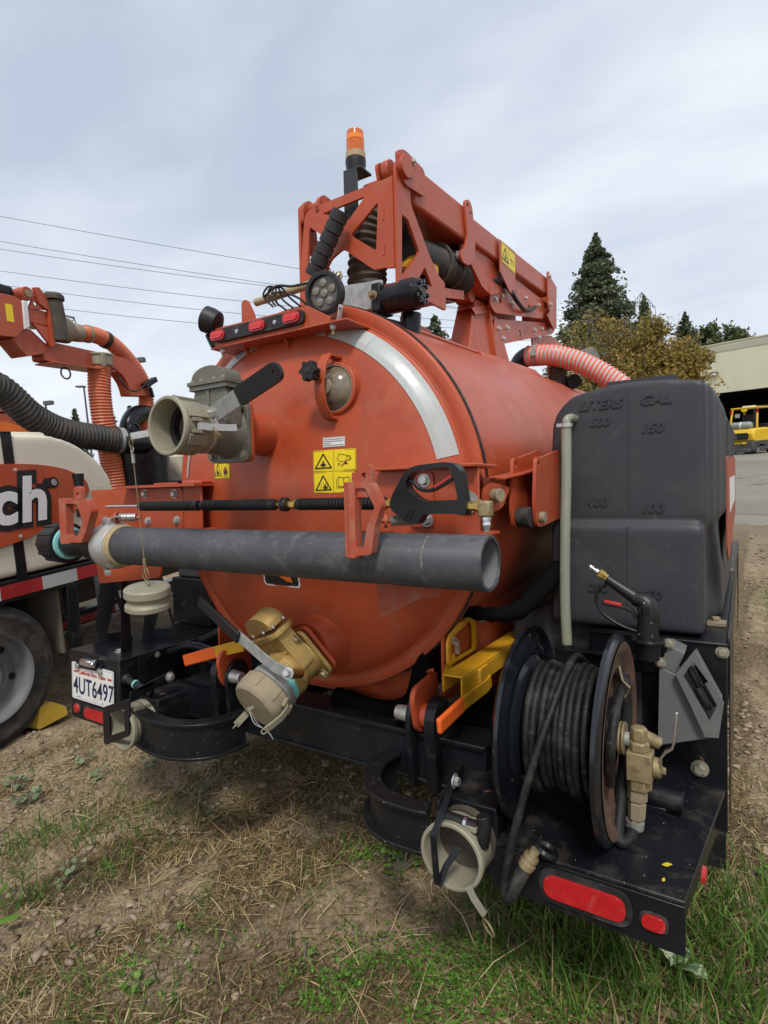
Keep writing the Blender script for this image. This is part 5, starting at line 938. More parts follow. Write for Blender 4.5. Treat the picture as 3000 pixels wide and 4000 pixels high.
for y_, xr in ((0.402, 1.196), (0.445, 1.214), (0.52, 1.228), (0.66, 1.238), (0.9, 1.246)): wt.prism([(min(p[0], xr) if p[0] > 1.19 else p[0], p[1]) for p in ou], (0, y_, 0), XA, ZA, -(2.05-y_))
wt.box((0.735, 0.384, -0.426), (1.188, 2.05, -0.096)); wt.box((0.742, 0.425, -0.10), (1.20, 2.05, -0.07))
wt.add([(1.15, 0.52, -0.426), (1.228, 0.72, -0.426), (1.226, 0.60, -0.25), (1.212, 0.46, -0.07), (1.15, 0.44, -0.07), (1.15, 2.05, -0.426), (1.232, 2.05, -0.426), (1.243, 2.05, -0.07), (1.15, 2.05, -0.07)], [(0, 1, 2, 3, 4), (1, 6, 7, 3, 2), (4, 3, 7, 8), (0, 4, 8, 5), (0, 5, 6, 1), (5, 8, 7, 6)])
wt.add([(0.575, 0.44, -0.455), (0.74, 0.44, -0.345), (0.86, 0.44, -0.345), (0.86, 0.44, -0.78), (0.575, 0.44, -0.78), (0.575, 1.5, -0.455), (0.74, 1.5, -0.345), (0.86, 1.5, -0.345), (0.86, 1.5, -0.78), (0.575, 1.5, -0.78)], [(4, 3, 2, 1, 0), (5, 6, 7, 8, 9), (0, 1, 6, 5), (1, 2, 7, 6), (2, 3, 8, 7), (3, 4, 9, 8), (4, 0, 5, 9)])
wtk = part('water_tank', wt, 'poly_black', TR, smooth=0)
md = wtk.modifiers.new('remesh', 'REMESH'); md.mode = 'VOXEL'; md.voxel_size = 0.011; md.use_smooth_shade = True
md = wtk.modifiers.new('soften', 'SMOOTH'); md.factor = 0.5; md.iterations = 9
part('fill_lid', MB().prism(rounded([(0.87, 0.345), (1.115, 0.345), (1.10, 0.392), (0.885, 0.392)], 0.008), (0, 0.58, 0), XA, ZA, -0.42), 'poly_black', wtk, bev=0.008, seg=3)
WY = 0.4035
for s_, x_, z_, h_ in (('LITERS', 0.832, 0.278, 0.040), ('600', 0.862, 0.224, 0.038), ('GAL', 1.014, 0.278, 0.042), ('150', 1.014, 0.192, 0.040), ('400', 0.852, -0.036, 0.038), ('100', 1.012, -0.056, 0.040)):
    part('embossed_text', text_mb(s_, h_, 0.006, (x_, WY, z_), XA, ZA, shear=0.25, fat=0.0016, sx=1.12), 'poly_text', wtk, bev=0.0006, label='raised moulded text reading '+s_)
for s_, x_, z_, h_ in (('200', 0.858, -0.310, 0.036), ('50', 1.028, -0.322, 0.040)):
    part('embossed_text', text_mb(s_, h_, 0.007, (x_, 0.3855, z_), XA, ZA, shear=0.25, fat=0.0016, sx=1.12), 'poly_text', wtk, bev=0.0006, label='raised moulded text reading '+s_)
part('mould_seam', MB().box((0.979, 0.400, -0.06), (0.982, 0.4035, 0.33)).box((0.976, 0.3825, -0.42), (0.979, 0.386, -0.10)), 'poly_text', wtk)
tbz = MB().tube(resample(spline([(0.802, 0.352, 0.232), (0.800, 0.350, 0.05), (0.795, 0.346, -0.15), (0.793, 0.345, -0.35), (0.797, 0.348, -0.492)], 8), 0.03), 0.0165, 22)
sgt = part('sight_tube', tbz, 'tube_clear', wtk); part('float_ball', MB().sphere((0.797, 0.346, -0.468), 0.0125, 16), 'ball_yellow', wtk)
part('tube_elbow', MB().tube(spline([(0.802, 0.352, 0.226), (0.803, 0.354, 0.246), (0.811, 0.370, 0.254), (0.816, 0.402, 0.254)], 6), 0.0135, 16), 'tube_clear', wtk); part('tube_clamp', MB().lathe((0.802, 0.352, 0.222), ZA, [(0, 0.0205), (0.012, 0.0205)], 22).box((0.775, 0.335, 0.223), (0.792, 0.349, 0.234)), 'zinc', wtk); part('tube_socket', MB().cyl((0.797, 0.348, -0.505), (0.797, 0.348, -0.486), 0.021, n=18), 'plastic_grip', wtk)
for y_ in (0.62, 2.02): part('tank_foot', MB().box((1.185, y_-0.03, -0.4355), (1.240, y_+0.03, -0.424)).bolt((1.21, y_, -0.424), ZA, 0.014), 'cast_alu_tan', wtk, bev=0.002)
# printed side panel and dark window on the tank's outer face
part('side_panel', MB().prism(rounded([(0.72, -0.20), (0.85, -0.25), (1.75, -0.10), (1.75, 0.16), (0.68, 0.12)], 0.02), (1.2290, 0, 0), V3(0.012, 1, 0), ZA, 0.004), 'orange_worn', wtk); part('side_letters', MB().prism([(0.95, -0.08), (1.6, -0.04), (1.6, 0.07), (0.92, 0.05)], (1.2331, 0, 0), V3(0.012, 1, 0), ZA, 0.0008), 'print_white', wtk); part('side_stripe', MB().prism([(0.68, 0.13), (1.70, 0.17), (1.60, 0.27), (0.80, 0.25)], (1.2290, 0, 0), V3(0.012, 1, 0), ZA, 0.004), 'print_black', wtk)
# ---- hose reel
RC = V3(0, -0.02, -0.610)
fl_p = [(-0.004, 0.05), (-0.004, 0.075), (0.010, 0.090), (0.012, 0.150), (-0.006, 0.172), (-0.006, 0.205), (-0.018, 0.222), (-0.018, 0.243), (-0.008, 0.256), (0.002, 0.256), (-0.010, 0.245), (-0.010, 0.224), (0.002, 0.207), (0.002, 0.174), (0.020, 0.152), (0.018, 0.089), (0.004, 0.074), (0.004, 0.05)]
reel = part('hose_reel', MB().cyl((0.790, RC.y, RC.z), (1.005, RC.y, RC.z), 0.095, n=36), 'black_dirty', TR)
part('reel_flange', MB().lathe((0.790, RC.y, RC.z), XA, fl_p, 64, caps=(False, False)), 'reel_black', reel); part('reel_flange', MB().lathe((1.005, RC.y, RC.z), (-1, 0, 0), fl_p, 64, caps=(False, False)), 'reel_black', reel)
part('flange_face', MB().lathe((1.0075, RC.y, RC.z), XA, [(0.003, 0.050), (-0.012, 0.090), (-0.013, 0.150), (0.0055, 0.172), (0.0065, 0.205), (0.0175, 0.221), (0.0185, 0.238)], 64, caps=(False, False)), 'reel_rust', reel)
for x_ in (0.792, 1.003): part('flange_web', MB().lathe((x_, RC.y, RC.z), XA, [(0, 0.090), (0.003, 0.090)], 36), 'black_dirty', reel)
part('reel_axle', MB().cyl((0.735, RC.y, RC.z), (1.045, RC.y, RC.z), 0.017, n=18), 'galv', reel); part('axle_square', MB().bar((0.712, RC.y, RC.z), (0.752, RC.y, RC.z), 0.034, 0.034), 'zinc', reel, bev=0.005)
part('reel_stand', MB().prism([(-0.13, -0.8648), (0.11, -0.8648), (0.03, -0.60), (-0.06, -0.60)], (0.762, 0.0, 0), YA, ZA, 0.005), 'black_paint', reel); part('reel_stand', MB().prism([(0.02, -0.8648), (0.13, -0.8648), (0.03, -0.60), (-0.03, -0.60)], (1.030, 0.0, 0), YA, ZA, 0.004), 'black_paint', reel)
ws = MB(); 
for i, (t_, r_) in enumerate(((1.008, 0.040), (1.016, 0.036), (1.022, 0.040), (1.030, 0.040))): ws.lathe((t_, RC.y, RC.z), XA, [(0, r_), (0.0045, r_)], 28)
part('swivel_washers', ws, 'brass_dirty', reel)
VC = V3(1.072, -0.02, -0.662)
vb = MB(); vb.box((1.040, -0.050, -0.702), (1.098, 0.008, -0.632)); vb.lathe((1.066, -0.02, -0.632), ZA, [(0, 0.026), (0.020, 0.026), (0.024, 0.022)], 6); vb.lathe((1.066, -0.02, -0.608), ZA, [(0, 0.021), (0.030, 0.021), (0.034, 0.017)], 6); vb.lathe((1.066, -0.02, -0.702), (0, 0, -1), [(0, 0.030), (0.026, 0.030), (0.029, 0.025)], 6); vb.cyl((1.098, -0.02, -0.668), (1.116, -0.02, -0.668), 0.024, n=16); vb.cyl((1.07, 0.0, -0.60), (1.11, 0.012, -0.62), 0.016, n=10)
valv = part('swivel_valve', vb, 'brass_dirty', reel, bev=0.003)
part('valve_nipple', MB().lathe((1.062, -0.02, -0.731), (-0.05, 0, -1), [(0, 0.024), (0.028, 0.024), (0.029, 0.020), (0.034, 0.020), (0.035, 0.022), (0.075, 0.021), (0.078, 0.015), (0.10, 0.015)], 6), 'cast_alu_tan', reel, bev=0.001); part('valve_collar', MB().cyl((1.056, -0.02, -0.815), (1.054, -0.02, -0.832), 0.022, n=18), 'zinc', reel)
part('valve_lever', MB().strip([(1.116, -0.032, -0.668), (1.118, -0.034, -0.632), (1.128, -0.034, -0.617), (1.142, -0.034, -0.605), (1.146, -0.034, -0.590), (1.152, -0.034, -0.515)], 0.020, 0.005, YA), 'chrome', reel, bev=0.001); bolt(reel, (1.118, -0.03, -0.668), XA, 0.009, 'brass_dirty')
part('inlet_hose', MB().tube(spline([(1.012, -0.10, -0.70), (1.018, -0.12, -0.60), (1.022, -0.07, -0.52), (1.022, 0.03, -0.485), (1.012, 0.10, -0.50)], 10), 0.0115, 14).tube(spline([(1.022, 0.05, -0.47), (1.025, 0.06, -0.56), (1.024, 0.03, -0.68), (1.022, -0.02, -0.78), (1.024, -0.07, -0.838), (1.040, -0.07, -0.848), (1.054, -0.03, -0.834)], 10), 0.0145, 14), 'rubber_dusty', reel); part('hose_clip', MB().strip([(1.012, 0.03, -0.44), (1.026, 0.0, -0.47), (1.043, 0.0, -0.485), (1.030, 0.01, -0.515), (1.012, 0.02, -0.50)], 0.010, 0.002, YA), 'brass_dirty', reel)
rs_ = random.Random(8)
# ================================================================== loose things carried by the trailer
PH = []
nW = 9; xs_ = 0.826
for i in range(nW*28+1):
    an = i/28*2*math.pi; x_ = xs_+0.0172*(i/28)+0.002*math.sin(i*0.11); rr_ = 0.158+0.006*math.sin(i*0.037+1)+0.003*math.sin(i*0.19)
    PH.append(V3(x_, RC.y-rr_*math.sin(an), RC.z+rr_*math.cos(an)))
PH2 = []
for i in range(5*28+20):
    an = i/28*2*math.pi+0.5; x_ = 0.842+0.0172*(i/28)*1.3+0.003*math.sin(i*0.07); rr_ = 0.128+0.004*math.sin(i*0.05)
    PH2.append(V3(x_, RC.y-rr_*math.sin(an), RC.z+rr_*math.cos(an)))
hose = thing('pressure_hose', 'dusty black rubber hose wound on the reel, its end hanging over the deck edge', 'hose', (0.9, -0.02, -0.45), FT)
part('hose_coil', MB().tube(PH, 0.0092, 10).tube(PH2, 0.0095, 8), 'rubber_dusty', hose)
part('hose_tail', MB().tube(resample(spline([(0.912, 0.10, -0.468), (0.908, 0.02, -0.428), (0.906, -0.075, -0.440), (0.890, -0.165, -0.520), (0.862, -0.225, -0.635), (0.824, -0.262, -0.800), (0.804, -0.272, -0.915), (0.803, -0.268, -0.952), (0.811, -0.262, -0.958), (0.822, -0.258, -0.930)], 8), 0.012), 0.0098, 12), 'rubber_dusty', hose)
part('hose_sleeve', MB().tube(spline([(0.812, -0.263, -0.950), (0.828, -0.256, -0.915), (0.850, -0.248, -0.868)], 6), 0.017, 14), 'rubber', hose)
part('hose_fitting', MB().lathe((0.848, -0.249, -0.872), (0.45, 0.22, 0.86), [(0, 0.019), (0.014, 0.020), (0.016, 0.017), (0.024, 0.017), (0.025, 0.019), (0.033, 0.018), (0.035, 0.012), (0.05, 0.011)], 14), 'brass_dirty', hose); part('hose_ring', MB().torus((0.884, -0.205, -0.842), (0.4, 0.2, 1), 0.024, 0.009, 18, 6), 'black_dirty', hose)
# grey suction pipe on its hooks
PY, PZ = -0.318, -0.144
pipe = thing('suction_pipe', 'long grey plastic pipe with metal coupler lying across the orange tank door', 'pipe', (0.1, PY, PZ-0.066), FT)
pv = MB(); n_ = 48
pv.lathe((-0.60, PY, PZ), XA, [(0, 0.058), (0, 0.0655), (1.40, 0.0655), (1.402, 0.064), (1.402, 0.0575), (1.398, 0.0565)], n_, caps=(False, False))
rj = random.Random(5)
for i, v in enumerate(pv.v):
    if v[0] > 0.79: pv.v[i] = (v[0]+rj.uniform(-0.0015, 0.001), v[1]+rj.uniform(-0.0004, 0.0004), v[2]+rj.uniform(-0.0004, 0.0004))
part('pipe_body', pv, 'pvc', pipe); part('pipe_bore', MB().lathe((-0.60, PY, PZ), XA, [(1.397, 0.0563), (0.3, 0.0563), (0.29, 0)], 40, caps=(False, False)), 'pvc_in', pipe)
part('dirt_ring', ring_on((0.655, PY, PZ), V3(1, 0.0, 0.03), [(0, 0.0652), (0.002, 0.06575), (0.004, 0.0652)], 48), 'dirt_line', pipe)
part('coupler', MB().lathe((-0.665, PY, PZ), XA, [(0, 0.060), (0, 0.080), (0.008, 0.085), (0.050, 0.085), (0.058, 0.080), (0.075, 0.078), (0.075, 0.062)], 48, caps=(False, False)).box((-0.655, PY-0.035, PZ+0.078), (-0.61, PY+0.01, PZ+0.098)), 'alu_bright', pipe, bev=0.002)
for i in range(2): part('gasket_ring', MB().torus((-0.586+i*0.016, PY, PZ), XA, 0.069, 0.0065, 40, 8), 'rag_tan', pipe)
part('coupler_lever', MB().bar((-0.65, PY-0.01, PZ+0.09), (-0.575, PY-0.02, PZ+0.105), 0.02, 0.006).bar((-0.66, PY+0.02, PZ+0.075), (-0.69, PY+0.0, PZ+0.10), 0.02, 0.008).bar((-0.64, PY-0.03, PZ-0.085), (-0.60, PY-0.05, PZ-0.097), 0.018, 0.01), 'galv', pipe)
part('adapter', MB().lathe((-0.93, PY, PZ), XA, [(0, 0.048), (0.02, 0.052), (0.12, 0.050), (0.17, 0.055), (0.175, 0.062), (0.23, 0.060), (0.265, 0.064), (0.267, 0.058)], 36), 'plastic_black', pipe)
ec = MB(); ec.lathe((-1.055, PY, PZ), XA, [(0, 0.052), (0.006, 0.066), (0.03, 0.074), (0.10, 0.077), (0.122, 0.078), (0.124, 0.050)], 40)
for an in range(0, 360, 30): d = V3(0, math.cos(R(an)), math.sin(R(an))); ec.bar(V3(-1.03, PY, PZ)+d*0.075, V3(-0.94, PY, PZ)+d*0.078, 0.012, 0.006, d)
part('end_cap', ec, 'plastic_grip', pipe, bev=0.001); part('thread_tape', MB().lathe((-0.931, PY, PZ), XA, [(0, 0.050), (0.001, 0.064), (0.010, 0.062), (0.013, 0.050)], 32), 'aqua_tape', pipe)
# pressure wand along the door, pistol at its right end
WYY, WZ = -0.285, -0.005
wand = thing('wash_wand', 'long pressure wand with ribbed black grips and pistol handle, in front of the tank door', 'wand', (0, WYY, WZ-0.02), FT)
part('lance', MB().cyl((-0.73, WYY, WZ), (0.52, WYY, WZ), 0.0045, n=10), 'chrome', wand)
for x0_, x1_ in ((-0.525, -0.212), (-0.202, 0.122), (0.205, 0.505)):
    pf = [(0, 0.0125), (0.004, 0.0165)]; t_ = 0.014; L = x1_-x0_
    while t_ < L-0.03: pf += [(t_, 0.0172), (t_+0.004, 0.0172), (t_+0.005, 0.0135), (t_+0.0085, 0.0135), (t_+0.0095, 0.0172)]; t_ += 0.0105
    pf += [(L-0.016, 0.0172), (L-0.004, 0.0172), (L, 0.012)]; part('ribbed_grip', MB().lathe((x0_, WYY, WZ), XA, pf, 20), 'plastic_grip', wand)
part('quick_coupling', MB().lathe((0.122, WYY, WZ), XA, [(0, 0.006), (0.014, 0.007), (0.015, 0.011), (0.024, 0.011)], 6).lathe((0.166, WYY, WZ), XA, [(0, 0.010), (0.010, 0.012), (0.018, 0.015), (0.034, 0.015), (0.036, 0.010)], 6), 'brass', wand, bev=0.001); part('coupling_knob', MB().lathe((0.146, WYY, WZ), XA, [(0, 0.0185), (0.003, 0.021), (0.019, 0.021), (0.022, 0.0185)], 12), 'plastic_black', wand, bev=0.001)
gp = rounded([(0.526, -0.005), (0.533, 0.015), (0.566, 0.065), (0.584, 0.082), (0.607, 0.088), (0.683, 0.093), (0.707, 0.088), (0.721, 0.072), (0.726, 0.045), (0.737, -0.029), (0.725, -0.038), (0.711, -0.032), (0.63, -0.032), (0.617, -0.036), (0.61, -0.052), (0.597, -0.059), (0.572, -0.052), (0.55, -0.036), (0.532, -0.024)], 0.008)
gh = rounded([(0.572, 0.045), (0.589, 0.070), (0.62, 0.077), (0.688, 0.080), (0.702, 0.068), (0.716, 0.002), (0.697, 0.001), (0.622, 0.000), (0.603, 0.008), (0.579, 0.028)], 0.007)
part('pistol_body', MB().prism(gp, (0, WYY+0.017, 0), XA, ZA, 0.036, [gh]), 'plastic_black', wand, bev=0.007, seg=3)
part('trigger', MB().strip(spline([(0.568, WYY, 0.050), (0.588, WYY, 0.047), (0.606, WYY, 0.030), (0.631, WYY, 0.025), (0.657, WYY, 0.033), (0.698, WYY, 0.056), (0.704, WYY, 0.074)], 6), 0.018, 0.009, YA), 'plastic_black', wand, bev=0.002); part('trigger_lock', MB().strip([(0.650, WYY-0.0005, 0.0335), (0.697, WYY-0.0005, 0.060)], 0.0195, 0.005, YA), 'print_red', wand)
part('grip_ribs', MB().box((0.545, WYY-0.0205, 0.028), (0.568, WYY-0.018, 0.031)).box((0.540, WYY-0.0205, 0.020), (0.566, WYY-0.018, 0.023)).bar((0.572, WYY-0.0195, -0.044), (0.585, WYY-0.0195, -0.020), 0.003, 0.003).bar((0.583, WYY-0.0195, -0.048), (0.595, WYY-0.0195, -0.022), 0.003, 0.003), 'plastic_grip', wand)
part('inlet_nut', MB().lathe((0.735, WYY, -0.014), XA, [(0, 0.012), (0.020, 0.012), (0.022, 0.015), (0.034, 0.015), (0.036, 0.011)], 6), 'brass', wand); part('inlet_elbow', MB().box((0.762, WYY-0.015, -0.040), (0.793, WYY+0.015, -0.002)), 'brass_dirty', wand, bev=0.005); part('inlet_nipple', MB().lathe((0.779, WYY, -0.040), (0, 0, -1), [(0, 0.012), (0.008, 0.012), (0.010, 0.009), (0.016, 0.011), (0.022, 0.011), (0.026, 0.008), (0.034, 0.008)], 14), 'chrome', wand); part('outlet_nut', MB().lathe((0.503, WYY, WZ), XA, [(0, 0.010), (0.014, 0.013), (0.026, 0.010)], 6), 'brass', wand)
# dust cap hanging on its wire
top = V3(UX-0.150, CY-0.120, UZ-0.025)+UVEC; dn = V3(0, TILT, -1).normalized()
cap = thing('hanging_dust_cap', 'pale round metal coupling plug hanging on a thin wire', 'coupling cap', top+dn*0.55, FT)
part('wire_ring', MB().torus(top+V3(0, 0, -0.012), (0.3, 1, 0), 0.015, 0.0014, 20, 5), 'brass_dirty', cap); part('ferrule', MB().cyl(top+dn*0.045, top+dn*0.072, 0.005, n=8).torus(top+dn*0.034, (0.3, 1, 0), 0.010, 0.0018, 16, 5), 'galv', cap); part('ferrule', MB().cyl(top+dn*0.355, top+dn*0.378, 0.005, n=8), 'brass_dirty', cap)
part('hanger_wire', MB().tube([top+dn*t_ for t_ in (0.03, 0.2, 0.36)], 0.0013, 5), 'brass_dirty', cap); part('split_ring', MB().torus(top+dn*0.402, (0.2, 1, 0.1), 0.021, 0.0014, 24, 5).torus(top+dn*0.404, (0.5, 0.8, 0.2), 0.020, 0.0014, 24, 5), 'brass_dirty', cap)
cx = top+dn*0.437; tl_ = V3(-0.10, 0.12, -1).normalized()
part('cap_eye', MB().torus(cx+tl_*-0.006, (0.2, 1, 0), 0.008, 0.0028, 16, 6), 'cast_alu_pale', cap); part('cap_body', MB().lathe(cx, tl_, [(0, 0.0), (0.001, 0.030), (0.003, 0.062), (0.007, 0.066), (0.026, 0.067), (0.030, 0.064), (0.036, 0.0585), (0.043, 0.0575), (0.050, 0.061), (0.054, 0.066), (0.066, 0.0665), (0.069, 0.063), (0.069, 0.05), (0.04, 0.045)], 48, caps=(False, False)), 'cast_alu_pale', cap)
# second spray pistol parked in its holder beside the tank
GY = 0.235
gun = thing('spray_gun', 'black trigger spray gun with brass tip standing in front of the black water tank', 'spray gun', (1.055, GY, -0.465), FT)
part('barrel', MB().tube([(0.945, GY, -0.2455), (0.99, GY, -0.276), (1.035, GY, -0.304)], [0.0135, 0.0175, 0.0205], 16), 'plastic_black', gun, bev=0.002)
part('pistol_body', MB().tube(spline([(1.018, GY, -0.297), (1.048, GY, -0.308), (1.057, GY, -0.335), (1.055, GY, -0.375), (1.054, GY, -0.412)], 6), [0.021+0.008*min(1, i/8) for i in range(25)], 18), 'plastic_black', gun)
part('body_vents', MB().box((1.036, GY-0.030, -0.338), (1.041, GY-0.027, -0.318)).box((1.047, GY-0.0315, -0.340), (1.052, GY-0.028, -0.318)).box((1.058, GY-0.031, -0.340), (1.063, GY-0.028, -0.318)), 'dark_inside', gun); part('body_screws', MB().cyl((1.05, GY-0.0285, -0.305), (1.05, GY-0.031, -0.305), 0.003, n=8).cyl((1.068, GY-0.027, -0.36), (1.068, GY-0.03, -0.36), 0.003, n=8).cyl((1.036, GY-0.0265, -0.395), (1.036, GY-0.03, -0.395), 0.003, n=8).cyl((1.070, GY-0.026, -0.398), (1.070, GY-0.03, -0.398), 0.003, n=8), 'chrome', gun)
part('trigger_guard', MB().tube(spline([(0.944, GY, -0.262), (0.924, GY, -0.278), (0.914, GY, -0.301), (0.917, GY, -0.328), (0.938, GY, -0.355), (0.98, GY, -0.381), (1.030, GY, -0.396)], 6), 0.005, 10), 'plastic_black', gun); part('trigger', MB().strip(spline([(0.930, GY, -0.319), (0.976, GY, -0.326), (1.009, GY, -0.334), (1.026, GY, -0.357)], 6), 0.014, 0.010, YA), 'plastic_black', gun, bev=0.002); part('trigger_lock', MB().strip([(0.937, GY-0.001, -0.314), (0.985, GY-0.001, -0.321)], 0.0145, 0.009, YA), 'print_red', gun, bev=0.002)
part('brass_nut', MB().lathe((0.920, GY, -0.2285), (0.83, 0, -0.56), [(0, 0.011), (0.004, 0.013), (0.018, 0.013), (0.022, 0.011), (0.03, 0.011)], 6), 'brass', gun); part('tip', MB().lathe((0.8965, GY, -0.2115), (0.81, 0, -0.58), [(0, 0.007), (0.012, 0.007), (0.013, 0.0055), (0.018, 0.0055), (0.020, 0.009), (0.030, 0.009)], 12), 'chrome', gun)
part('holster', MB().lathe((1.055, GY, -0.412), (0, 0, -1), [(0, 0.044), (0.010, 0.045), (0.012, 0.034), (0.06, 0.030), (0.062, 0.0)], 26).box((1.03, GY+0.02, -0.44), (1.08, 0.371, -0.432)), 'black_paint', fen, bev=0.002)
# ================================================================== the second vacuum unit on a truck bed, left
FK = Matrix.Translation((-2.42, 0.15, 0)) @ Matrix.Rotation(R(12.5), 4, 'Z')
TK = thing('vacuum_truck', 'second orange and cream vacuum unit on a truck bed at the left edge', 'truck', (-0.6, 0.6, 0), FK)
def sz(x): return (x, 0, 0)
# chassis, bed rail with red-white tape, wheels
rail = part('bed_rail', MB().box((-0.10, -1.6, 0.845), (0.0, 2.9, 0.975)).box((-1.9, -1.6, 0.86), (-0.11, 2.9, 0.96)), 'black_dirty', TK, bev=0.006)
tapes = [(-1.20, -0.90, 'w'), (-0.90, -0.42, 'r'), (-0.42, -0.12, 'w'), (-0.12, 0.155, 'r'), (0.155, 0.415, 'w'), (0.415, 0.90, 'r'), (0.90, 1.2, 'w'), (1.2, 1.7, 'r')]
M('tape_red', (0.33, 0.02, 0.022), 0.35, var=0.10, bump=0.01, coat=0.3, dust=((0.25, 0.07, 0.06), 0.35, 8))
for a0, a1, c_ in tapes: part('reflective_tape', MB().box((0.0005, a0, 0.868), (0.0018, a1, 0.950)), 'tape_white' if c_ == 'w' else 'tape_red', rail)
part('chassis_rail', MB().box((-0.75, -1.6, 0.55), (-0.60, 2.9, 0.845)), 'black_paint', TK, bev=0.01); part('chassis_rail', MB().box((-1.50, -1.6, 0.55), (-1.35, 2.9, 0.845)), 'black_paint', TK, bev=0.01)
wheel(TK, (-0.135, -0.225, 0.425), XA, 0.425, 0.25); wheel(TK, (-0.44, -0.225, 0.425), XA, 0.425, 0.25, hub=False); wheel(TK, (-1.9, -0.225, 0.425), (-1, 0, 0), 0.425, 0.25)
part('axle', MB().cyl((-1.8, -0.225, 0.425), (-0.2, -0.225, 0.425), 0.08, n=16), 'black_paint', TK)
part('bed_post', MB().box((-0.05, 0.325, 0.40), (0.0, 0.405, 0.844)), 'black_dirty', TK, bev=0.005)
M('mud_panel', (0.15, 0.135, 0.105), 0.8, var=0.3, sc=5, bump=0.2, dust=((0.26, 0.21, 0.14), 0.6, 7))
part('mud_flap', MB().box((-0.55, 0.295, 0.40), (-0.06, 0.310, 0.83)), 'mud_panel', TK)
part('far_rail', MB().box((-1.75, 0.3, 0.06), (-1.62, 3.6, 0.20)), 'black_paint', TK); part('reflective_tape', MB().box((-1.6195, 1.5, 0.075), (-1.6185, 2.27, 0.15)), 'tape_red', TK); part('reflective_tape', MB().box((-1.6195, 2.272, 0.075), (-1.6185, 2.6, 0.15)), 'tape_white', TK)
# cream tank with straps, orange side panel and letters
ct = rounded([(-1.4, 0.985), (-1.4, 1.82), (-0.35, 1.84), (0.30, 1.845), (0.50, 1.80), (0.68, 1.69), (0.79, 1.56), (0.83, 1.42), (0.84, 1.15), (0.72, 0.985)], [0.1, 0.1, 0.05, 0.05, 0.15, 0.12, 0.12, 0.1, 0.1, 0.1], 6)
cream = part('cream_tank', MB().prism(ct, (-0.72, 0, 0), YA, ZA, 0.72), 'poly_cream', TK, smooth=0)
md = cream.modifiers.new('remesh', 'REMESH'); md.mode = 'VOXEL'; md.voxel_size = 0.018; md.use_smooth_shade = True
md = cream.modifiers.new('soften', 'SMOOTH'); md.factor = 0.5; md.iterations = 14
part('tank_rib', MB().prism(rounded([(0.16, 1.0), (0.30, 1.0), (0.56, 1.28), (0.50, 1.34)], 0.03), (-0.03, 0, 0), YA, ZA, 0.022), 'poly_cream', cream, bev=0.01); part('tank_rib', MB().box((-0.60, 0.10, 1.80), (-0.05, 0.36, 1.862)), 'poly_cream', cream, bev=0.03, seg=3)
part('tank_strap', MB().box((-0.010, -0.005, 0.975), (0.004, 0.060, 1.22)), 'black_paint', TK); part('tank_strap', MB().box((-0.010, 0.005, 1.645), (0.004, 0.070, 1.855)).box((-0.73, 0.005, 1.842), (0.004, 0.070, 1.856)), 'black_paint', TK)
pn = rounded([(-1.4, 1.63), (0.0, 1.665), (0.22, 1.655), (0.42, 1.615), (0.56, 1.54), (0.585, 1.46), (0.52, 1.38), (0.40, 1.30), (0.08, 1.205), (-0.09, 1.18), (-1.4, 1.10)], [0, 0.1, 0.1, 0.1, 0.06, 0.06, 0.08, 0.1, 0.1, 0.1, 0], 5)
panel = part('side_panel', MB().prism(pn, (0.008, 0, 0), YA, ZA, 0.012), 'orange', TK, bev=0.003)
bb = MB(); ww = MB()
text_mb('ch', 0.375, 0.002, (0.0215, -0.135, 1.318), YA, ZA, shear=0.14, fat=0.048, sx=0.98, space=1.12, mb=bb); text_mb('ch', 0.375, 0.002, (0.0245, -0.135, 1.318), YA, ZA, shear=0.14, fat=0.013, sx=0.98, space=1.12, mb=ww)
bb.prism(circ(0.305, 1.535, 0.034, 20), (0.0210, 0, 0), YA, ZA, 0.002); bb.prism([(0.20, 1.50), (0.31, 1.50), (0.31, 1.565), (0.24, 1.565)], (0.0208, 0, 0), YA, ZA, 0.002)
ww.prism(circ(0.305, 1.535, 0.0185, 20), (0.0245, 0, 0), YA, ZA, 0.001, [circ(0.305, 1.535, 0.0150, 20)]); text_mb('R', 0.026, 0.001, (0.0245, 0.2965, 1.5265), YA, ZA, fat=0.0004, mb=ww)
multi('brand_lettering', [(bb, 'print_black'), (ww, 'print_white')], panel)
for s_, z_ in ((0.055, 1.625), (0.035, 1.225), (0.46, 1.40)): bolt(panel, (0.0205, s_, z_), XA, 0.009)
part('amber_marker', MB().prism(rrect(0.49, 1.30, 0.555, 1.39, 0.02), (0.0, 0, 0), YA, ZA, 0.03), 'lens_amber_pale', TK, bev=0.008)
part('dark_post', MB().tube([(0.14, 0.385, 1.30), (0.14, 0.388, 1.50), (0.14, 0.39, 1.58)], [0.030, 0.028, 0.036], 16).tube(spline([(0.14, 0.39, 1.4), (0.12, 0.47, 1.2), (0.10, 0.50, 1.05)], 6), 0.03, 12), 'plastic_grip', TK)
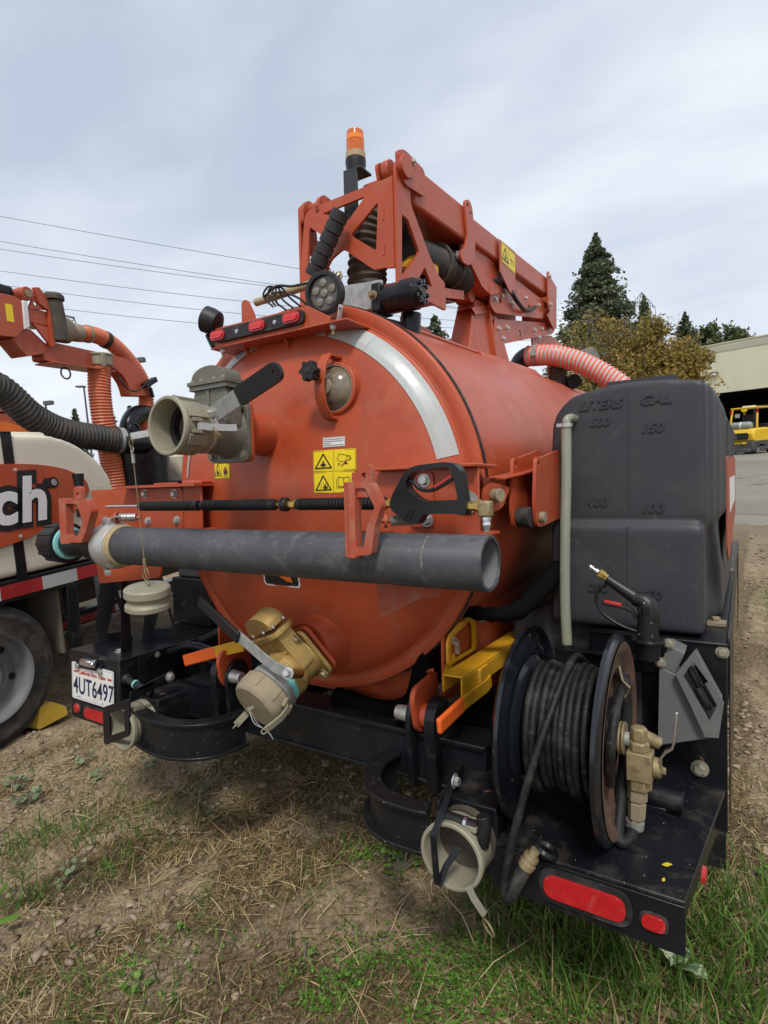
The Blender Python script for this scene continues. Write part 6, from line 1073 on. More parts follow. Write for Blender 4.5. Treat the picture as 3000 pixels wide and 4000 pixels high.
# cyclone separator with elbow and hoses
cyc = part('cyclone', MB().lathe((-0.8, 1.93, 0.95), ZA, [(0, 0.20), (0.05, 0.28), (0.82, 0.30), (0.84, 0.33), (0.87, 0.33), (0.90, 0.30), (0.985, 0.28), (0.99, 0.0)], 48, caps=(True, False)), 'black_paint', TK)
part('cyclone_elbow', MB().tube(spline([(-0.8, 1.87, 1.90), (-0.8, 1.885, 2.0), (-0.8, 1.96, 2.09), (-0.8, 2.08, 2.125), (-0.8, 2.22, 2.12), (-0.8, 2.34, 2.10)], 8), 0.085, 24), 'black_paint', cyc)
part('lifting_eye', MB().prism([(1.98, 1.935), (2.115, 1.935), (2.10, 2.0), (2.075, 2.045), (2.045, 2.05), (2.01, 2.0)], (-0.52, 0, 0), YA, ZA, 0.02, [circ(2.055, 1.998, 0.022, 14)]), 'black_paint', cyc, bev=0.002)
part('lifting_eye', MB().torus((-0.6, 1.73, 1.95), XA, 0.05, 0.012, 20, 8), 'black_paint', cyc)
part('cyclone_inlet', MB().cyl((-0.62, 1.58, 1.83), (-0.55, 1.80, 1.82), 0.095, n=24), 'black_paint', cyc)
bh = part('black_hose', corrugated(MB(), [(-0.78, -0.1, 2.42), (-0.78, 0.25, 2.36), (-0.78, 0.573, 2.256), (-0.78, 0.65, 2.224), (-0.78, 0.741, 2.151), (-0.78, 0.843, 2.059), (-0.78, 0.974, 1.989), (-0.76, 1.085, 1.94), (-0.74, 1.226, 1.906), (-0.71, 1.377, 1.885), (-0.68, 1.50, 1.862), (-0.64, 1.62, 1.845)], 0.112, 0.034, 0.012, 30), 'hose_black', TK)
part('hose_clamp', MB().lathe((-0.655, 1.575, 1.853), V3(0.4, 1, -0.1), [(0, 0.114), (0.045, 0.114)], 30), 'galv', bh)
# boom: head, gussets, curved arm, hoses
bm = MB(); bm.prism(rounded([(-0.3, 2.90), (0.79, 2.915), (0.835, 2.89), (0.824, 2.69), (0.753, 2.614), (-0.3, 2.55)], 0.02), (-0.9, 0, 0), YA, ZA, 0.2)
kb = part('boom_head', bm, 'orange', TK, bev=0.008)
part('head_block', MB().box((-0.88, 0.860, 2.745), (-0.70, 1.062, 2.858)), 'orange', kb, bev=0.006); part('head_plate', MB().prism([(0.930, 3.012), (0.978, 3.022), (1.085, 2.912), (1.062, 2.600), (1.028, 2.580), (1.035, 2.86), (0.96, 2.90)], (-0.70, 0, 0), YA, ZA, 0.03), 'orange', kb, bev=0.004)
part('gusset', MB().prism([(0.90, 2.742), (1.035, 2.735), (1.04, 2.585)], (-0.71, 0, 0), YA, ZA, 0.02), 'orange', kb); part('gusset', MB().prism([(0.88, 2.846), (1.03, 2.866), (0.955, 2.985)], (-0.71, 0, 0), YA, ZA, 0.02, [circ(0.945, 2.895, 0.018, 12)]), 'orange', kb)
part('white_clamp', MB().prism([(0.826, 2.682), (0.834, 2.896), (0.870, 2.898), (0.866, 2.702)], (-0.91, 0, 0), YA, ZA, 0.225), 'print_white', kb, bev=0.006)
part('underside', MB().prism([(0.73, 2.600), (0.831, 2.488), (0.995, 2.530), (1.05, 2.590), (0.90, 2.70), (0.84, 2.70)], (-0.88, 0, 0), YA, ZA, 0.16), 'orange_worn', kb, bev=0.006)
part('upper_link', MB().bar((-0.8, -0.2, 3.0), (-0.8, 0.82, 2.965), 0.10, 0.07), 'black_paint', kb, bev=0.015); part('link_pin', MB().cyl((-0.90, 0.88, 2.955), (-0.68, 0.88, 2.955), 0.05, n=20), 'orange_worn', kb, bev=0.004); part('link_cap', MB().cyl((-0.679, 0.88, 2.955), (-0.670, 0.88, 2.955), 0.028, n=16), 'brass_dirty', kb)
part('yellow_label', MB().box((-0.699, 0.695, 2.72), (-0.698, 0.752, 2.845)), 'label_yellow', kb)
armp = rounded([(0.995, 2.483), (0.994, 2.55), (1.02, 2.60), (1.064, 2.636), (1.694, 2.617), (1.86, 2.612), (1.98, 2.57), (2.075, 2.50), (2.125, 2.40), (2.148, 2.29), (1.88, 2.275), (1.862, 2.37), (1.80, 2.455), (1.70, 2.510), (1.62, 2.51), (1.459, 2.466)], [0.02, 0.02, 0.02, 0.03, 0.05, 0.06, 0.06, 0.06, 0.06, 0.01, 0.01, 0.05, 0.06, 0.05, 0.02, 0.01])
ka = part('boom_arm', MB().prism(armp, (-0.86, 0, 0), YA, ZA, 0.13), 'orange', TK, bev=0.006)
part('arm_shelf', MB().box((-0.88, 1.03, 2.462), (-0.68, 1.68, 2.474)), 'orange', ka, bev=0.003); part('cable_loop', MB().torus((-0.72, 1.17, 2.40), XA, 0.045, 0.007, 24, 6), 'rubber', ka)
part('riser_pipe', MB().tube(spline([(-0.68, 1.115, 2.64), (-0.68, 1.115, 2.80), (-0.68, 1.10, 2.95)], 6), 0.062, 22).lathe((-0.68, 1.10, 2.955), ZA, [(0, 0.078), (0.03, 0.078), (0.05, 0.06), (0.055, 0)], 24), 'hose_brown', TK)
fit = part('hose_coupling', MB().lathe((-0.8, 1.135, 2.762), V3(0, 1, 0.05), [(0, 0.075), (0.0, 0.095), (0.03, 0.095), (0.035, 0.105), (0.16, 0.105), (0.175, 0.085), (0.20, 0.08), (0.205, 0.075)], 32), 'cast_alu_tan', TK)
part('coupling_ring', MB().lathe((-0.8, 1.15, 2.763), V3(0, 1, 0.05), [(0, 0.098), (0.035, 0.1)], 32), 'alu_bright', fit); part('coupling_neck', MB().lathe((-0.8, 1.34, 2.770), V3(0, 1, 0.02), [(0, 0.066), (0.02, 0.078), (0.09, 0.074), (0.095, 0.064)], 28), 'cast_alu_tan', fit); part('coupling_lever', MB().tube([(-0.8, 1.22, 2.865), (-0.8, 1.28, 2.892), (-0.8, 1.39, 2.894), (-0.8, 1.392, 2.87)], 0.010, 8).torus((-0.8, 1.387, 2.855), XA, 0.018, 0.005, 16, 6), 'galv', fit)
oh1 = part('orange_hose', corrugated(MB(), [(-0.8, 1.435, 2.771), (-0.8, 1.574, 2.786), (-0.8, 1.739, 2.757), (-0.8, 1.893, 2.674), (-0.8, 2.013, 2.57), (-0.8, 2.108, 2.448), (-0.8, 2.146, 2.305), (-0.8, 2.133, 2.199), (-0.8, 2.10, 2.0), (-0.8, 2.05, 1.7)], 0.072, 0.024, 0.009, 26), 'hose_orange', TK)
part('hose_band', MB().lathe((-0.8, 1.50, 2.780), V3(0, 1, 0.06), [(0, 0.076), (0.03, 0.076)], 28), 'cast_alu_tan', oh1); part('hose_band', MB().lathe((-0.8, 1.69, 2.768), V3(0, 1, -0.25), [(0, 0.077), (0.04, 0.077)], 28), 'rubber', oh1)
oh2 = part('orange_hose', corrugated(MB(), [(-0.76, 1.573, 2.55), (-0.76, 1.55, 2.401), (-0.76, 1.537, 2.259), (-0.76, 1.539, 2.071), (-0.76, 1.551, 1.948), (-0.76, 1.575, 1.70), (-0.76, 1.60, 1.3)], 0.096, 0.026, 0.009, 28), 'hose_orange', TK)
part('hose_coupler', MB().lathe((-0.76, 1.570, 2.505), ZA, [(0, 0.100), (0.01, 0.108), (0.085, 0.108), (0.09, 0.118), (0.105, 0.118), (0.106, 0.09)], 32).box((-0.66, 1.49, 2.49), (-0.645, 1.53, 2.60)), 'cast_alu_pale', oh2, bev=0.002)
part('arm_latch', MB().bar((-0.7, 2.02, 2.37), (-0.7, 2.18, 2.45), 0.06, 0.05).bar((-0.7, 2.10, 2.36), (-0.7, 2.125, 2.27), 0.03, 0.03), 'black_dirty', ka, bev=0.006); part('arm_cable', MB().tube(spline([(-0.70, 1.70, 2.45), (-0.68, 1.74, 2.36), (-0.68, 1.82, 2.31), (-0.68, 1.92, 2.32), (-0.68, 2.02, 2.385)], 8), 0.008, 8), 'rubber', ka)
part('rear_cabinet', MB().box((-1.35, 2.40, 0.96), (-0.6, 2.9, 1.72)), 'poly_cream', TK, bev=0.03); part('brown_post', MB().bar((-1.0, 2.25, 1.0), (-1.0, 2.55, 1.70), 0.06, 0.06), 'orange_worn', TK)
part('machinery_case', MB().box((-1.3, 0.95, 0.965), (-0.35, 1.55, 1.35)), 'black_dirty', TK, bev=0.02); part('rear_panel', MB().box((-1.25, 2.3, 0.965), (-0.4, 2.39, 1.45)), 'black_dirty', TK, bev=0.02)
# wheel chock
ck = MB().prism(rounded([(0.02, 0.0), (0.245, 0.0), (0.235, 0.06), (0.14, 0.135), (0.055, 0.135)], 0.02), (-0.29, 0.0, 0), YA, ZA, 0.26)
part('wheel_chock', ck, 'yellow_chock', None, frame=FK, bev=0.01, label='yellow wheel chock on the soil beside the truck tyre', cat='wheel chock')
# another machine's rounded hood behind the truck
FH = FK
hd = thing('orange_machine', 'rounded orange machine hood showing above the cream tank', 'machine', (-2.6, 1.2, 0), FH)
part('hood', MB().prism(rounded([(0.5, 1.2), (0.5, 2.26), (1.80, 2.285), (2.07, 2.19), (2.36, 2.03), (2.42, 1.2)], [0, 0.2, 0.25, 0.2, 0.12, 0]), (-3.0, 0, 0), YA, ZA, 0.80), 'orange', hd, bev=0.05, seg=3); part('hood_side', MB().prism([(0.5, 1.25), (0.5, 2.16), (1.70, 2.145), (2.30, 2.0), (2.36, 1.25)], (-2.185, 0, 0), YA, ZA, 0.01), 'print_orange', hd)
part('chassis', MB().box((-3.1, 0.3, 0.35), (-2.2, 2.6, 1.22)), 'black_dirty', hd, bev=0.02)
for y_ in (0.75, 2.1): wheel(hd, (-2.3, y_, 0.34), XA, 0.34, 0.2); wheel(hd, (-3.0, y_, 0.34), (-1, 0, 0), 0.34, 0.2)
# ================================================================== background
def leaf_cards(name, P, N, size, hue, mat, parent=None, frame=None, aspect=0.6, **kw):
    """many small leaf faces; P centres, N rough normals, size array"""
    n = len(P); t = np.random.normal(size=(n, 3)); t -= (t*N).sum(1)[:, None]*N; t /= np.linalg.norm(t, axis=1)[:, None]+1e-9; b = np.cross(N, t)
    s = size[:, None]; q = np.stack([P-t*s*0.5, P-b*s*aspect*0.5+t*s*0.05, P+t*s*0.5, P+b*s*aspect*0.5+t*s*0.05], 1).reshape(-1, 3)
    return raw(name, q, np.arange(n*4).reshape(n, 4), hue, mat, parent, frame, **kw)
def raw(name, co, faces, hue, mat, parent=None, frame=None, smooth=False, **kw):
    c = (co.min(0)+co.max(0))/2; co = (co-c).astype(np.float32); k = faces.shape[1]; nf = len(faces)
    me = bpy.data.meshes.new(name); me.vertices.add(len(co)); me.vertices.foreach_set('co', co.ravel()); me.loops.add(nf*k); me.loops.foreach_set('vertex_index', faces.astype(np.int32).ravel())
    me.polygons.add(nf); me.polygons.foreach_set('loop_start', np.arange(0, nf*k, k, dtype=np.int32)); me.polygons.foreach_set('loop_total', np.full(nf, k, dtype=np.int32))
    if hue is not None:
        at = me.attributes.new('hue', 'FLOAT', 'FACE'); at.data.foreach_set('value', np.clip(hue, 0, 1).astype(np.float32))
    if smooth: me.polygons.foreach_set('use_smooth', np.ones(nf, dtype=bool))
    me.update(calc_edges=True); me.validate(); me.materials.append(MATS[mat]); o = bpy.data.objects.new(name, me); COL.objects.link(o); cv = V3(c.tolist())
    if parent is not None: o.parent = parent; o.location = cv-ORG[parent.name]; FR[o.name] = FR[parent.name]
    else: FR[o.name] = frame or FW; o.matrix_world = FR[o.name] @ Matrix.Translation(cv)
    ORG[o.name] = cv; return tag(o, kw.get('label'), kw.get('cat'), kw.get('group'), kw.get('kind'))
def unit(n):
    v = np.random.normal(size=(n, 3)); return v/np.linalg.norm(v, axis=1)[:, None]
def conifer(label, base, h, r, mat='needles', n=9000, ls=0.34, seed=1, lean=0.0, group=None, twin=False):
    np.random.seed(seed); rd = random.Random(seed); base = V3(base)
    o = thing('conifer_tree', label, 'tree', base, FW, group)
    part('trunk', MB().tube([base, base+V3(0, 0, h*0.5), base+V3(0, 0, h*0.97)], [h*0.018, h*0.011, h*0.002], 8), 'bark', o)
    P = []; N = []; H = []; nb = int(60+h*4); br = MB()
    for i in range(nb):
        t = (i+rd.random())/nb; z = h*(0.06+0.93*t); env = r*(1-t)**0.78*(0.72+0.5*rd.random())*(1.0 if t > 0.12 else 0.75+2*t)
        an = i*2.399+rd.uniform(-0.5, 0.5); d = np.array([math.cos(an), math.sin(an), 0]); k = max(10, int(n/nb*(1-t)**0.55*1.6))
        droop = rd.uniform(-0.10, 0.16)
        u = np.random.beta(1.6, 1.1, k); side = np.random.normal(size=k)*env*0.18*(0.4+u); s2 = np.random.normal(size=k)*env*0.06+h*0.006*np.random.normal(size=k)
        perp = np.array([-d[1], d[0], 0]); pts = np.array(base)[None]+d[None]*(u*env)[:, None]+perp[None]*side[:, None]; pts[:, 2] += z-droop*u*env+s2+0.10*env*np.sin(u*3)
        P.append(pts); nn = unit(k)*0.7; nn[:, 2] += 0.8; N.append(nn/np.linalg.norm(nn, axis=1)[:, None]); H.append(0.15+0.55*rd.random()*np.ones(k)+0.3*u*np.random.rand(k))
        br.tube([base+V3(0, 0, z), base+V3(d[0]*env*0.85, d[1]*env*0.85, z-droop*env*0.8)], [h*0.0025+0.01, 0.01], 4)
    part('branches', br, 'bark', o); P = np.concatenate(P); N = np.concatenate(N); H = np.concatenate(H)
    leaf_cards('crown', P, N, ls*(0.6+0.8*np.random.rand(len(P))), H, mat, o, aspect=0.5); return o
G1 = 0.5
conifer('tall dark redwood rising behind the autumn tree', (-13.9, 74.5, G1), 26.2, 8.0, n=46000, ls=0.60, seed=3)
conifer('narrow conifer tip in front of the pylon', (-7.5, 65.5, G1), 15.8, 3.6, n=12000, ls=0.45, seed=5)
conifer('small dark conifer right of the pylon', (-3.9, 68.0, G1), 13.9, 3.6, n=9000, ls=0.45, seed=8)
conifer('conifer glimpsed between tank and boom pedestal', (-21.6, 44.8, G1), 13.0, 4.6, n=14000, ls=0.36, seed=9)
conifer('leftmost of three distant conifers above the cream tank', (-78.1, 44.5, 0), 10.8, 1.9, n=3500, ls=0.6, seed=11)
conifer('middle of three distant conifers, right of the orange hose', (-73.8, 47.1, 0), 10.6, 2.2, n=3500, ls=0.6, seed=12)
conifer('distant conifer just above the black cyclone', (-71.4, 48.5, 0), 10.8, 2.0, n=3500, ls=0.6, seed=13)
def broadleaf(label, base, h, blobs, mat, n, ls, seed, bare=0.0, group=None):
    np.random.seed(seed); rd = random.Random(seed); base = V3(base); o = thing('broadleaf_tree', label, 'tree', base, FW, group)
    part('trunk', MB().tube([base, base+V3(0.05, 0, h*0.2), base+V3(-0.1, 0.1, h*0.42)], [h*0.022, h*0.017, h*0.012], 8), 'bark', o)
    br = MB(); P = []; N = []; H = []; fork = base+V3(-0.05, 0.05, h*0.36)
    vol = sum(b[3]**2 for b in blobs)
    for (bx_, by_, bz_, brr, dens) in blobs:
        c = base+V3(bx_, by_, bz_); mid = fork.lerp(c, 0.5)+V3(rd.uniform(-.3, .3), rd.uniform(-.3, .3), 0.2); br.tube(spline([fork, mid, c], 5), [h*0.010*(1-i/11*0.7) for i in range(11)], 6)
        tips = []
        for j in range(int(14+10*brr)):
            dv_ = V3(rd.gauss(0, 1), rd.gauss(0, 1), rd.gauss(0.35, 0.8)).normalized(); e = c+dv_*(brr*rd.uniform(0.6, 1.12)); br.tube([c.lerp(e, 0.05), c.lerp(e, 0.5)+V3(rd.uniform(-.08, .08), rd.uniform(-.08, .08), 0.05), e], [0.022, 0.014, 0.006], 4); tips.append(e)
            for q in range(3):
                e2 = e+V3(rd.gauss(0, 1), rd.gauss(0, 1), rd.gauss(0.3, 0.8))*(brr*0.16); br.tube([c.lerp(e, 0.7), e2], [0.010, 0.004], 4); tips.append(e2)
        k = int(n*brr**2/vol*dens); T = np.array([list(t) for t in tips]); idx = np.random.randint(0, len(T), k)
        mixv = np.random.beta(3, 1.2, k)[:, None]; pts = np.array(c)[None]*(1-mixv)+T[idx]*mixv+np.random.normal(size=(k, 3))*brr*0.13
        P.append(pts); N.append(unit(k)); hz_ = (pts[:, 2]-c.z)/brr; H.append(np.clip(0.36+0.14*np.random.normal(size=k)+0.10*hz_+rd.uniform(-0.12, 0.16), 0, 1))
    part('branches', br, 'twig', o); P = np.concatenate(P); leaf_cards('crown', P, np.concatenate(N), ls*(0.6+0.8*np.random.rand(len(P))), np.concatenate(H), mat, o, aspect=0.7); return o
broadleaf('yellowing autumn tree in front of the beige building', (-2.7, 25.3, 0.35), 6.9, [(-1.6, -0.8, 5.2, 1.25, 0.30), (-1.0, 0.2, 4.1, 1.4, 1.0), (0.3, 0.4, 4.9, 1.3, 0.9), (1.3, 0.6, 4.2, 1.3, 1.0), (0.2, -0.3, 3.3, 1.5, 1.1), (-2.0, -0.8, 3.1, 1.3, 1.0), (2.0, 1.0, 3.3, 1.1, 1.0), (0.7, 0.7, 5.6, 0.8, 0.7), (-0.8, -0.2, 5.7, 0.85, 0.35), (-1.5, -0.6, 6.3, 0.6, 0.2), (2.5, 1.3, 4.2, 0.6, 0.7), (-1.2, -0.4, 2.2, 1.2, 1.0), (0.8, 0.2, 2.2, 1.2, 1.0)], 'autumn', 34000, 0.135, 21)
broadleaf('low green tree behind the building parapet', (-2.4, 79.0, G1), 14.0, [(-1.5, 0, 12.4, 1.6, 1), (0.4, 0.4, 12.8, 1.3, 1), (2.6, 1.4, 12.2, 1.5, 1), (4.0, 2, 11.6, 1.2, 1), (0.5, 0, 10.6, 2.0, 1)], 'needles_light', 5000, 0.45, 23)
# ---- warehouse: wall runs left-right, roof band, dark dock opening, wall lamp
BA = R(66.6); bu = V3(-math.sin(BA), math.cos(BA), 0)                 # along the wall, to the left
b0 = V3(2.55, 40.4, G1)-bu*16.0
def bp(s, z, off=0.0): return b0+bu*s+V3(math.cos(BA), math.sin(BA), 0)*off+V3(0, 0, z)
FB = Matrix.Translation(b0) @ Matrix((bu, V3(math.cos(BA), math.sin(BA), 0), V3(0, 0, 1))).transposed().to_4x4()
bld = thing('warehouse', 'beige warehouse with a dark open dock behind the forklift', 'building', (15, 0, 0), FB)
TOP = 6.68; OPN = 3.62
wm = MB(); wm.prism([(0, 0), (52, 0), (52, TOP), (0, TOP)], (0, 0, 0), XA, ZA, -0.35, [[(1.0, 0.02), (20.2, 0.02), (20.2, OPN), (1.0, OPN)]]); wm.box((0, 0.351, 0), (0.35, 16, TOP)); wm.box((51.65, 0.351, 0), (52, 16, TOP)); wm.box((0.36, 15.6, 0), (51.64, 16, TOP))
part('wall', wm, 'stucco', bld); part('roof', MB().box((0.36, 0.36, TOP-0.5), (51.64, 15.59, TOP-0.3)), 'stucco_band', bld)
part('parapet_band', MB().box((-0.03, -0.03, TOP-0.48), (52.03, -0.002, TOP-0.16)), 'stucco_band', bld); part('parapet_cap', MB().box((-0.06, -0.06, TOP+0.002), (52.06, 0.40, TOP+0.06)), 'stucco', bld)
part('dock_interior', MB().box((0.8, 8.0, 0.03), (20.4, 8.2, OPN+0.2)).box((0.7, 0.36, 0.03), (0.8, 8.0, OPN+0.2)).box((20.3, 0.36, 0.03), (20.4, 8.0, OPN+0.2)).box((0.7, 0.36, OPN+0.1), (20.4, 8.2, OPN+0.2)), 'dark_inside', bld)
part('wall_lamp', MB().box((18.85, -0.18, 4.75), (19.35, -0.002, 4.98)), 'galv_pole', bld, bev=0.02); part('lamp_glass', MB().box((18.88, -0.185, 4.76), (19.32, -0.181, 4.90)), 'print_white', bld)
# ---- forklift, rear quarter view
FF = Matrix.Translation((1.56, 30.3, 0.50)) @ Matrix.Rotation(R(-25), 4, 'Z')   # local -Y... counterweight faces the camera side
fk = thing('forklift', 'yellow forklift with a gas bottle parked at the dock', 'forklift', (0, 0, 0), FF)
cwp = rounded([(-0.55, 0.42), (-0.60, 0.95), (-0.48, 1.12), (0.48, 1.12), (0.60, 0.95), (0.55, 0.42)], 0.08)
body = part('counterweight', MB().prism([(-0.95, 0.62), (-1.02, 0.95), (-0.9, 1.18), (0.35, 1.22), (1.1, 1.05), (1.1, 0.62)], (-0.60, 0, 0), YA, ZA, 1.2), 'fork_yellow', fk, bev=0.08, seg=3)
part('counterweight_vent', MB().prism(rrect(-0.40, 0.70, 0.40, 1.0, 0.1), (0, -1.035, 0), XA, ZA, 0.01), 'dark_inside', fk); part('vent_bars', MB().box((-0.32, -1.052, 0.73), (-0.08, -1.046, 0.98)).box((0.0, -1.052, 0.80), (0.34, -1.046, 0.82)).box((0.0, -1.052, 0.88), (0.34, -1.046, 0.90)), 'fork_grey', fk)
part('lower_body', MB().prism([(-0.98, 0.16), (-1.02, 0.62), (1.15, 0.62), (1.15, 0.20), (-0.35, 0.20), (-0.40, 0.46), (-0.78, 0.46), (-0.85, 0.16)], (-0.585, 0, 0), YA, ZA, 1.17), 'fork_grey', fk, bev=0.04)
part('rear_bumper', MB().box((-0.50, -1.06, 0.12), (0.50, -0.99, 0.28)), 'fork_grey', fk, bev=0.03); part('brand_strip', MB().box((-0.28, -1.035, 0.50), (0.30, -1.021, 0.60)), 'fork_yellow', fk); part('brand_lettering', text_mb('HYSTER', 0.095, 0.004, (-0.23, -1.0355, 0.518), XA, ZA, fat=0.002, sx=1.1), 'print_black', fk)
for s_ in (-1, 1):
    wheel(fk, (s_*0.50, -0.58, 0.27), (s_, 0, 0), 0.27, 0.20); wheel(fk, (s_*0.50, 0.85, 0.33), (s_, 0, 0), 0.33, 0.24)
    part('cab_post', MB().tube([(s_*0.56, -0.62, 1.05), (s_*0.56, -0.60, 1.6), (s_*0.53, -0.50, 2.12)], 0.045, 8), 'fork_yellow', fk); part('cab_post', MB().tube([(s_*0.55, 0.72, 1.0), (s_*0.55, 0.62, 2.14)], 0.045, 8), 'fork_yellow', fk); part('stop_lamp', MB().box((s_*0.56-0.04, -0.60, 1.90), (s_*0.56+0.04, -0.55, 2.08)), 'lens_red', fk)
part('cab_roof', MB().box((-0.60, -0.55, 2.10), (0.60, 0.70, 2.17)), 'fork_yellow', fk, bev=0.02); part('roof_lamp', MB().box((-0.25, -0.2, 2.175), (0.2, 0.1, 2.24)), 'print_white', fk); part('roof_plate', MB().box((-0.12, -0.565, 1.98), (0.12, -0.555, 2.09)), 'label_yellow', fk)
part('gas_bottle', MB().lathe((-0.46, -0.78, 1.34), XA, [(0, 0.05), (0.03, 0.13), (0.10, 0.165), (0.80, 0.165), (0.88, 0.13), (0.91, 0.05)], 24), 'gas_bottle', fk); part('bottle_strap', MB().lathe((-0.04, -0.78, 1.34), XA, [(0, 0.168), (0.07, 0.168)], 24), 'print_white', fk)
part('seat', MB().box((-0.25, -0.15, 1.15), (0.25, 0.35, 1.30)).box((-0.25, -0.20, 1.302), (0.25, -0.05, 1.85)), 'plastic_grip', fk, bev=0.05); part('dashboard', MB().box((-0.5, 0.62, 0.9), (0.5, 0.75, 1.4)), 'plastic_grip', fk, bev=0.03); part('mast', MB().box((-0.42, 1.20, 0.1), (-0.30, 1.36, 2.3)).box((0.30, 1.20, 0.1), (0.42, 1.36, 2.3)).box((-0.30, 1.22, 2.15), (0.30, 1.34, 2.28)), 'plastic_grip', fk); part('forks', MB().box((-0.30, 1.40, 0.08), (-0.18, 2.45, 0.13)).box((0.18, 1.40, 0.08), (0.30, 2.45, 0.13)), 'plastic_grip', fk)
part('side_mirror', MB().box((-0.50, -0.35, 1.72), (-0.30, -0.33, 1.9)), 'print_white', fk)
# ---- light poles on the left
def lamp_pole(label, p, h, heads, r=0.09, hl=0.45, hh=0.24):
    o = thing('light_pole', label, 'light pole', p, FW); p = V3(p); part('pole', MB().tube([p, p+V3(0, 0, h)], [r, r*0.7], 10), 'galv_pole', o)
    for a0 in heads:
        d = V3(math.cos(a0), math.sin(a0), 0); part('lamp_head', MB().bar(p+V3(0, 0, h)-d*0.05, p+V3(0, 0, h+0.02)+d*hl, 0.35, hh), 'galv_pole', o, bev=0.02)
    return o
lamp_pole('slim light pole with an angled head left of the orange hose', (-32.8, 19.0, 0), 6.9, [3.6], 0.075, 0.45, 0.10)
lamp_pole('light pole with a boxy head, seen above the black corrugated hose', (-34.9, 17.7, 0), 6.05, [0.5], 0.08)
lamp_pole('light pole with boxy twin heads just behind the orange hose bend', (-30.2, 21.0, 0), 8.3, [0.45, 3.6], 0.09, 0.5, 0.28)
# ---- pylon and its wires
py_ = thing('pylon', 'far lattice pylon top with arms above the conifers', 'pylon', (-31.7, 245.5, 0), FW)
pt = V3(-31.7, 245.5, 0); lt_ = MB(); ax_ = V3(0.80, 0.53, 0).normalized()
def pyp(s, z): return pt+ax_*s+V3(0, 0, z)
for s_ in (-1, 1):
    lt_.tube([pyp(s_*6, 0), pyp(s_*1.1, 46), pyp(s_*1.0, 54)], 0.16, 4); lt_.tube([pyp(0, 57.3), pyp(s_*5.2, 51.2)], 0.14, 4); lt_.tube([pyp(s_*1.0, 52.5), pyp(s_*5.2, 51.2), pyp(s_*5.2, 46.8)], 0.14, 4); lt_.tube([pyp(s_*1, 54), pyp(0, 57.3)], 0.14, 4)
    for i in range(5): lt_.tube([pyp(s_*(1.0+0.8*i), 52.5-0.25*i), pyp(s_*(0.6+0.85*i), 56.6-1.0*i)], 0.09, 4)
    for i in range(8):
        z0_, z1_ = i*6.0, (i+1)*6.0; w0, w1 = 6-4.9*z0_/46 if z0_ < 46 else 1.1, 6-4.9*z1_/46 if z1_ < 46 else 1.1; lt_.tube([pyp(s_*w0, z0_), pyp(-s_*w1, z1_)], 0.10, 4)
part('lattice', lt_, 'wire', py_)
WR = [((-130.79, 64.02, 56.55), (-103.5, 80.45, 49.12), (-77.56, 95.99, 41.53)), ((-130.8, 63.4, 51.31), (-104, 79.6, 44.5), (-77.12, 95.75, 37.4)), ((-130.81, 63.21, 49.71), (-108.06, 77.0, 44.4), (-87.13, 89.58, 39.2)), ((-130.81, 62.67, 45.17), (-108.06, 76.55, 40.2), (-88.04, 88.59, 35.6)), ((-130.82, 62.32, 42.29), (-108.98, 75.64, 37.5), (-90.78, 86.72, 33.5)), ((-122.18, 67.17, 36.93), (-108.07, 75.78, 34.1), (-94.88, 83.83, 31.4))]
wl_lab = ['topmost power line in the sky at left', 'second power line from the top at left', 'third power line from the top at left', 'fourth power line from the top at left', 'fifth power line from the top at left', 'lowest power line in the sky at left']
for i, (A_, B_, C_) in enumerate(WR):
    A_, B_, C_ = V3(A_), V3(B_), V3(C_); d0 = (B_-A_); E_ = pyp(-5.2 if i % 2 else 5.2, 46.8+1.8*(i % 3)) if i < 5 else pyp(0, 44); E_.z = min(E_.z, 46+i)
    tC = (C_-A_).length/((C_-A_).length+(E_-C_).length)
    def q3(t): return A_*((t-tC)*(t-1)/tC)+C_*(t*(t-1)/(tC*(tC-1)))+E_*(t*(t-tC)/(1-tC))
    pts = [q3(-0.15+1.15*j/48) for j in range(49)]
    part('power_line', MB().tube(pts, 0.055, 4), 'wire', None, label=wl_lab[i], cat='power line', group='power lines')
# ================================================================== ground
def vnoise(x, y, seed=0):
    """value noise, numpy"""
    xi, yi = np.floor(x).astype(np.int64), np.floor(y).astype(np.int64); fx, fy = x-xi, y-yi; fx = fx*fx*(3-2*fx); fy = fy*fy*(3-2*fy)
    def h(a, b):
        n = (a*374761393+b*668265263+seed*1442695041) & 0x7fffffff; n = ((n ^ (n >> 13))*1274126177) & 0x7fffffff; n = n ^ (n >> 16); return (n & 0xffff)/65535.0
    return (h(xi, yi)*(1-fx)+h(xi+1, yi)*fx)*(1-fy)+(h(xi, yi+1)*(1-fx)+h(xi+1, yi+1)*fx)*fy
def fbm(x, y, o=4, seed=0, g=0.5):
    s, a, t = 0, 1, 0
    for i in range(o): s = s+a*vnoise(x*2**i+17.3*i, y*2**i-9.1*i, seed+i); t += a; a *= g
    return s/t
def sstep(a, b, x): t = np.clip((x-a)/(b-a), 0, 1); return t*t*(3-2*t)
RUT = np.array([0.50, 0.866])
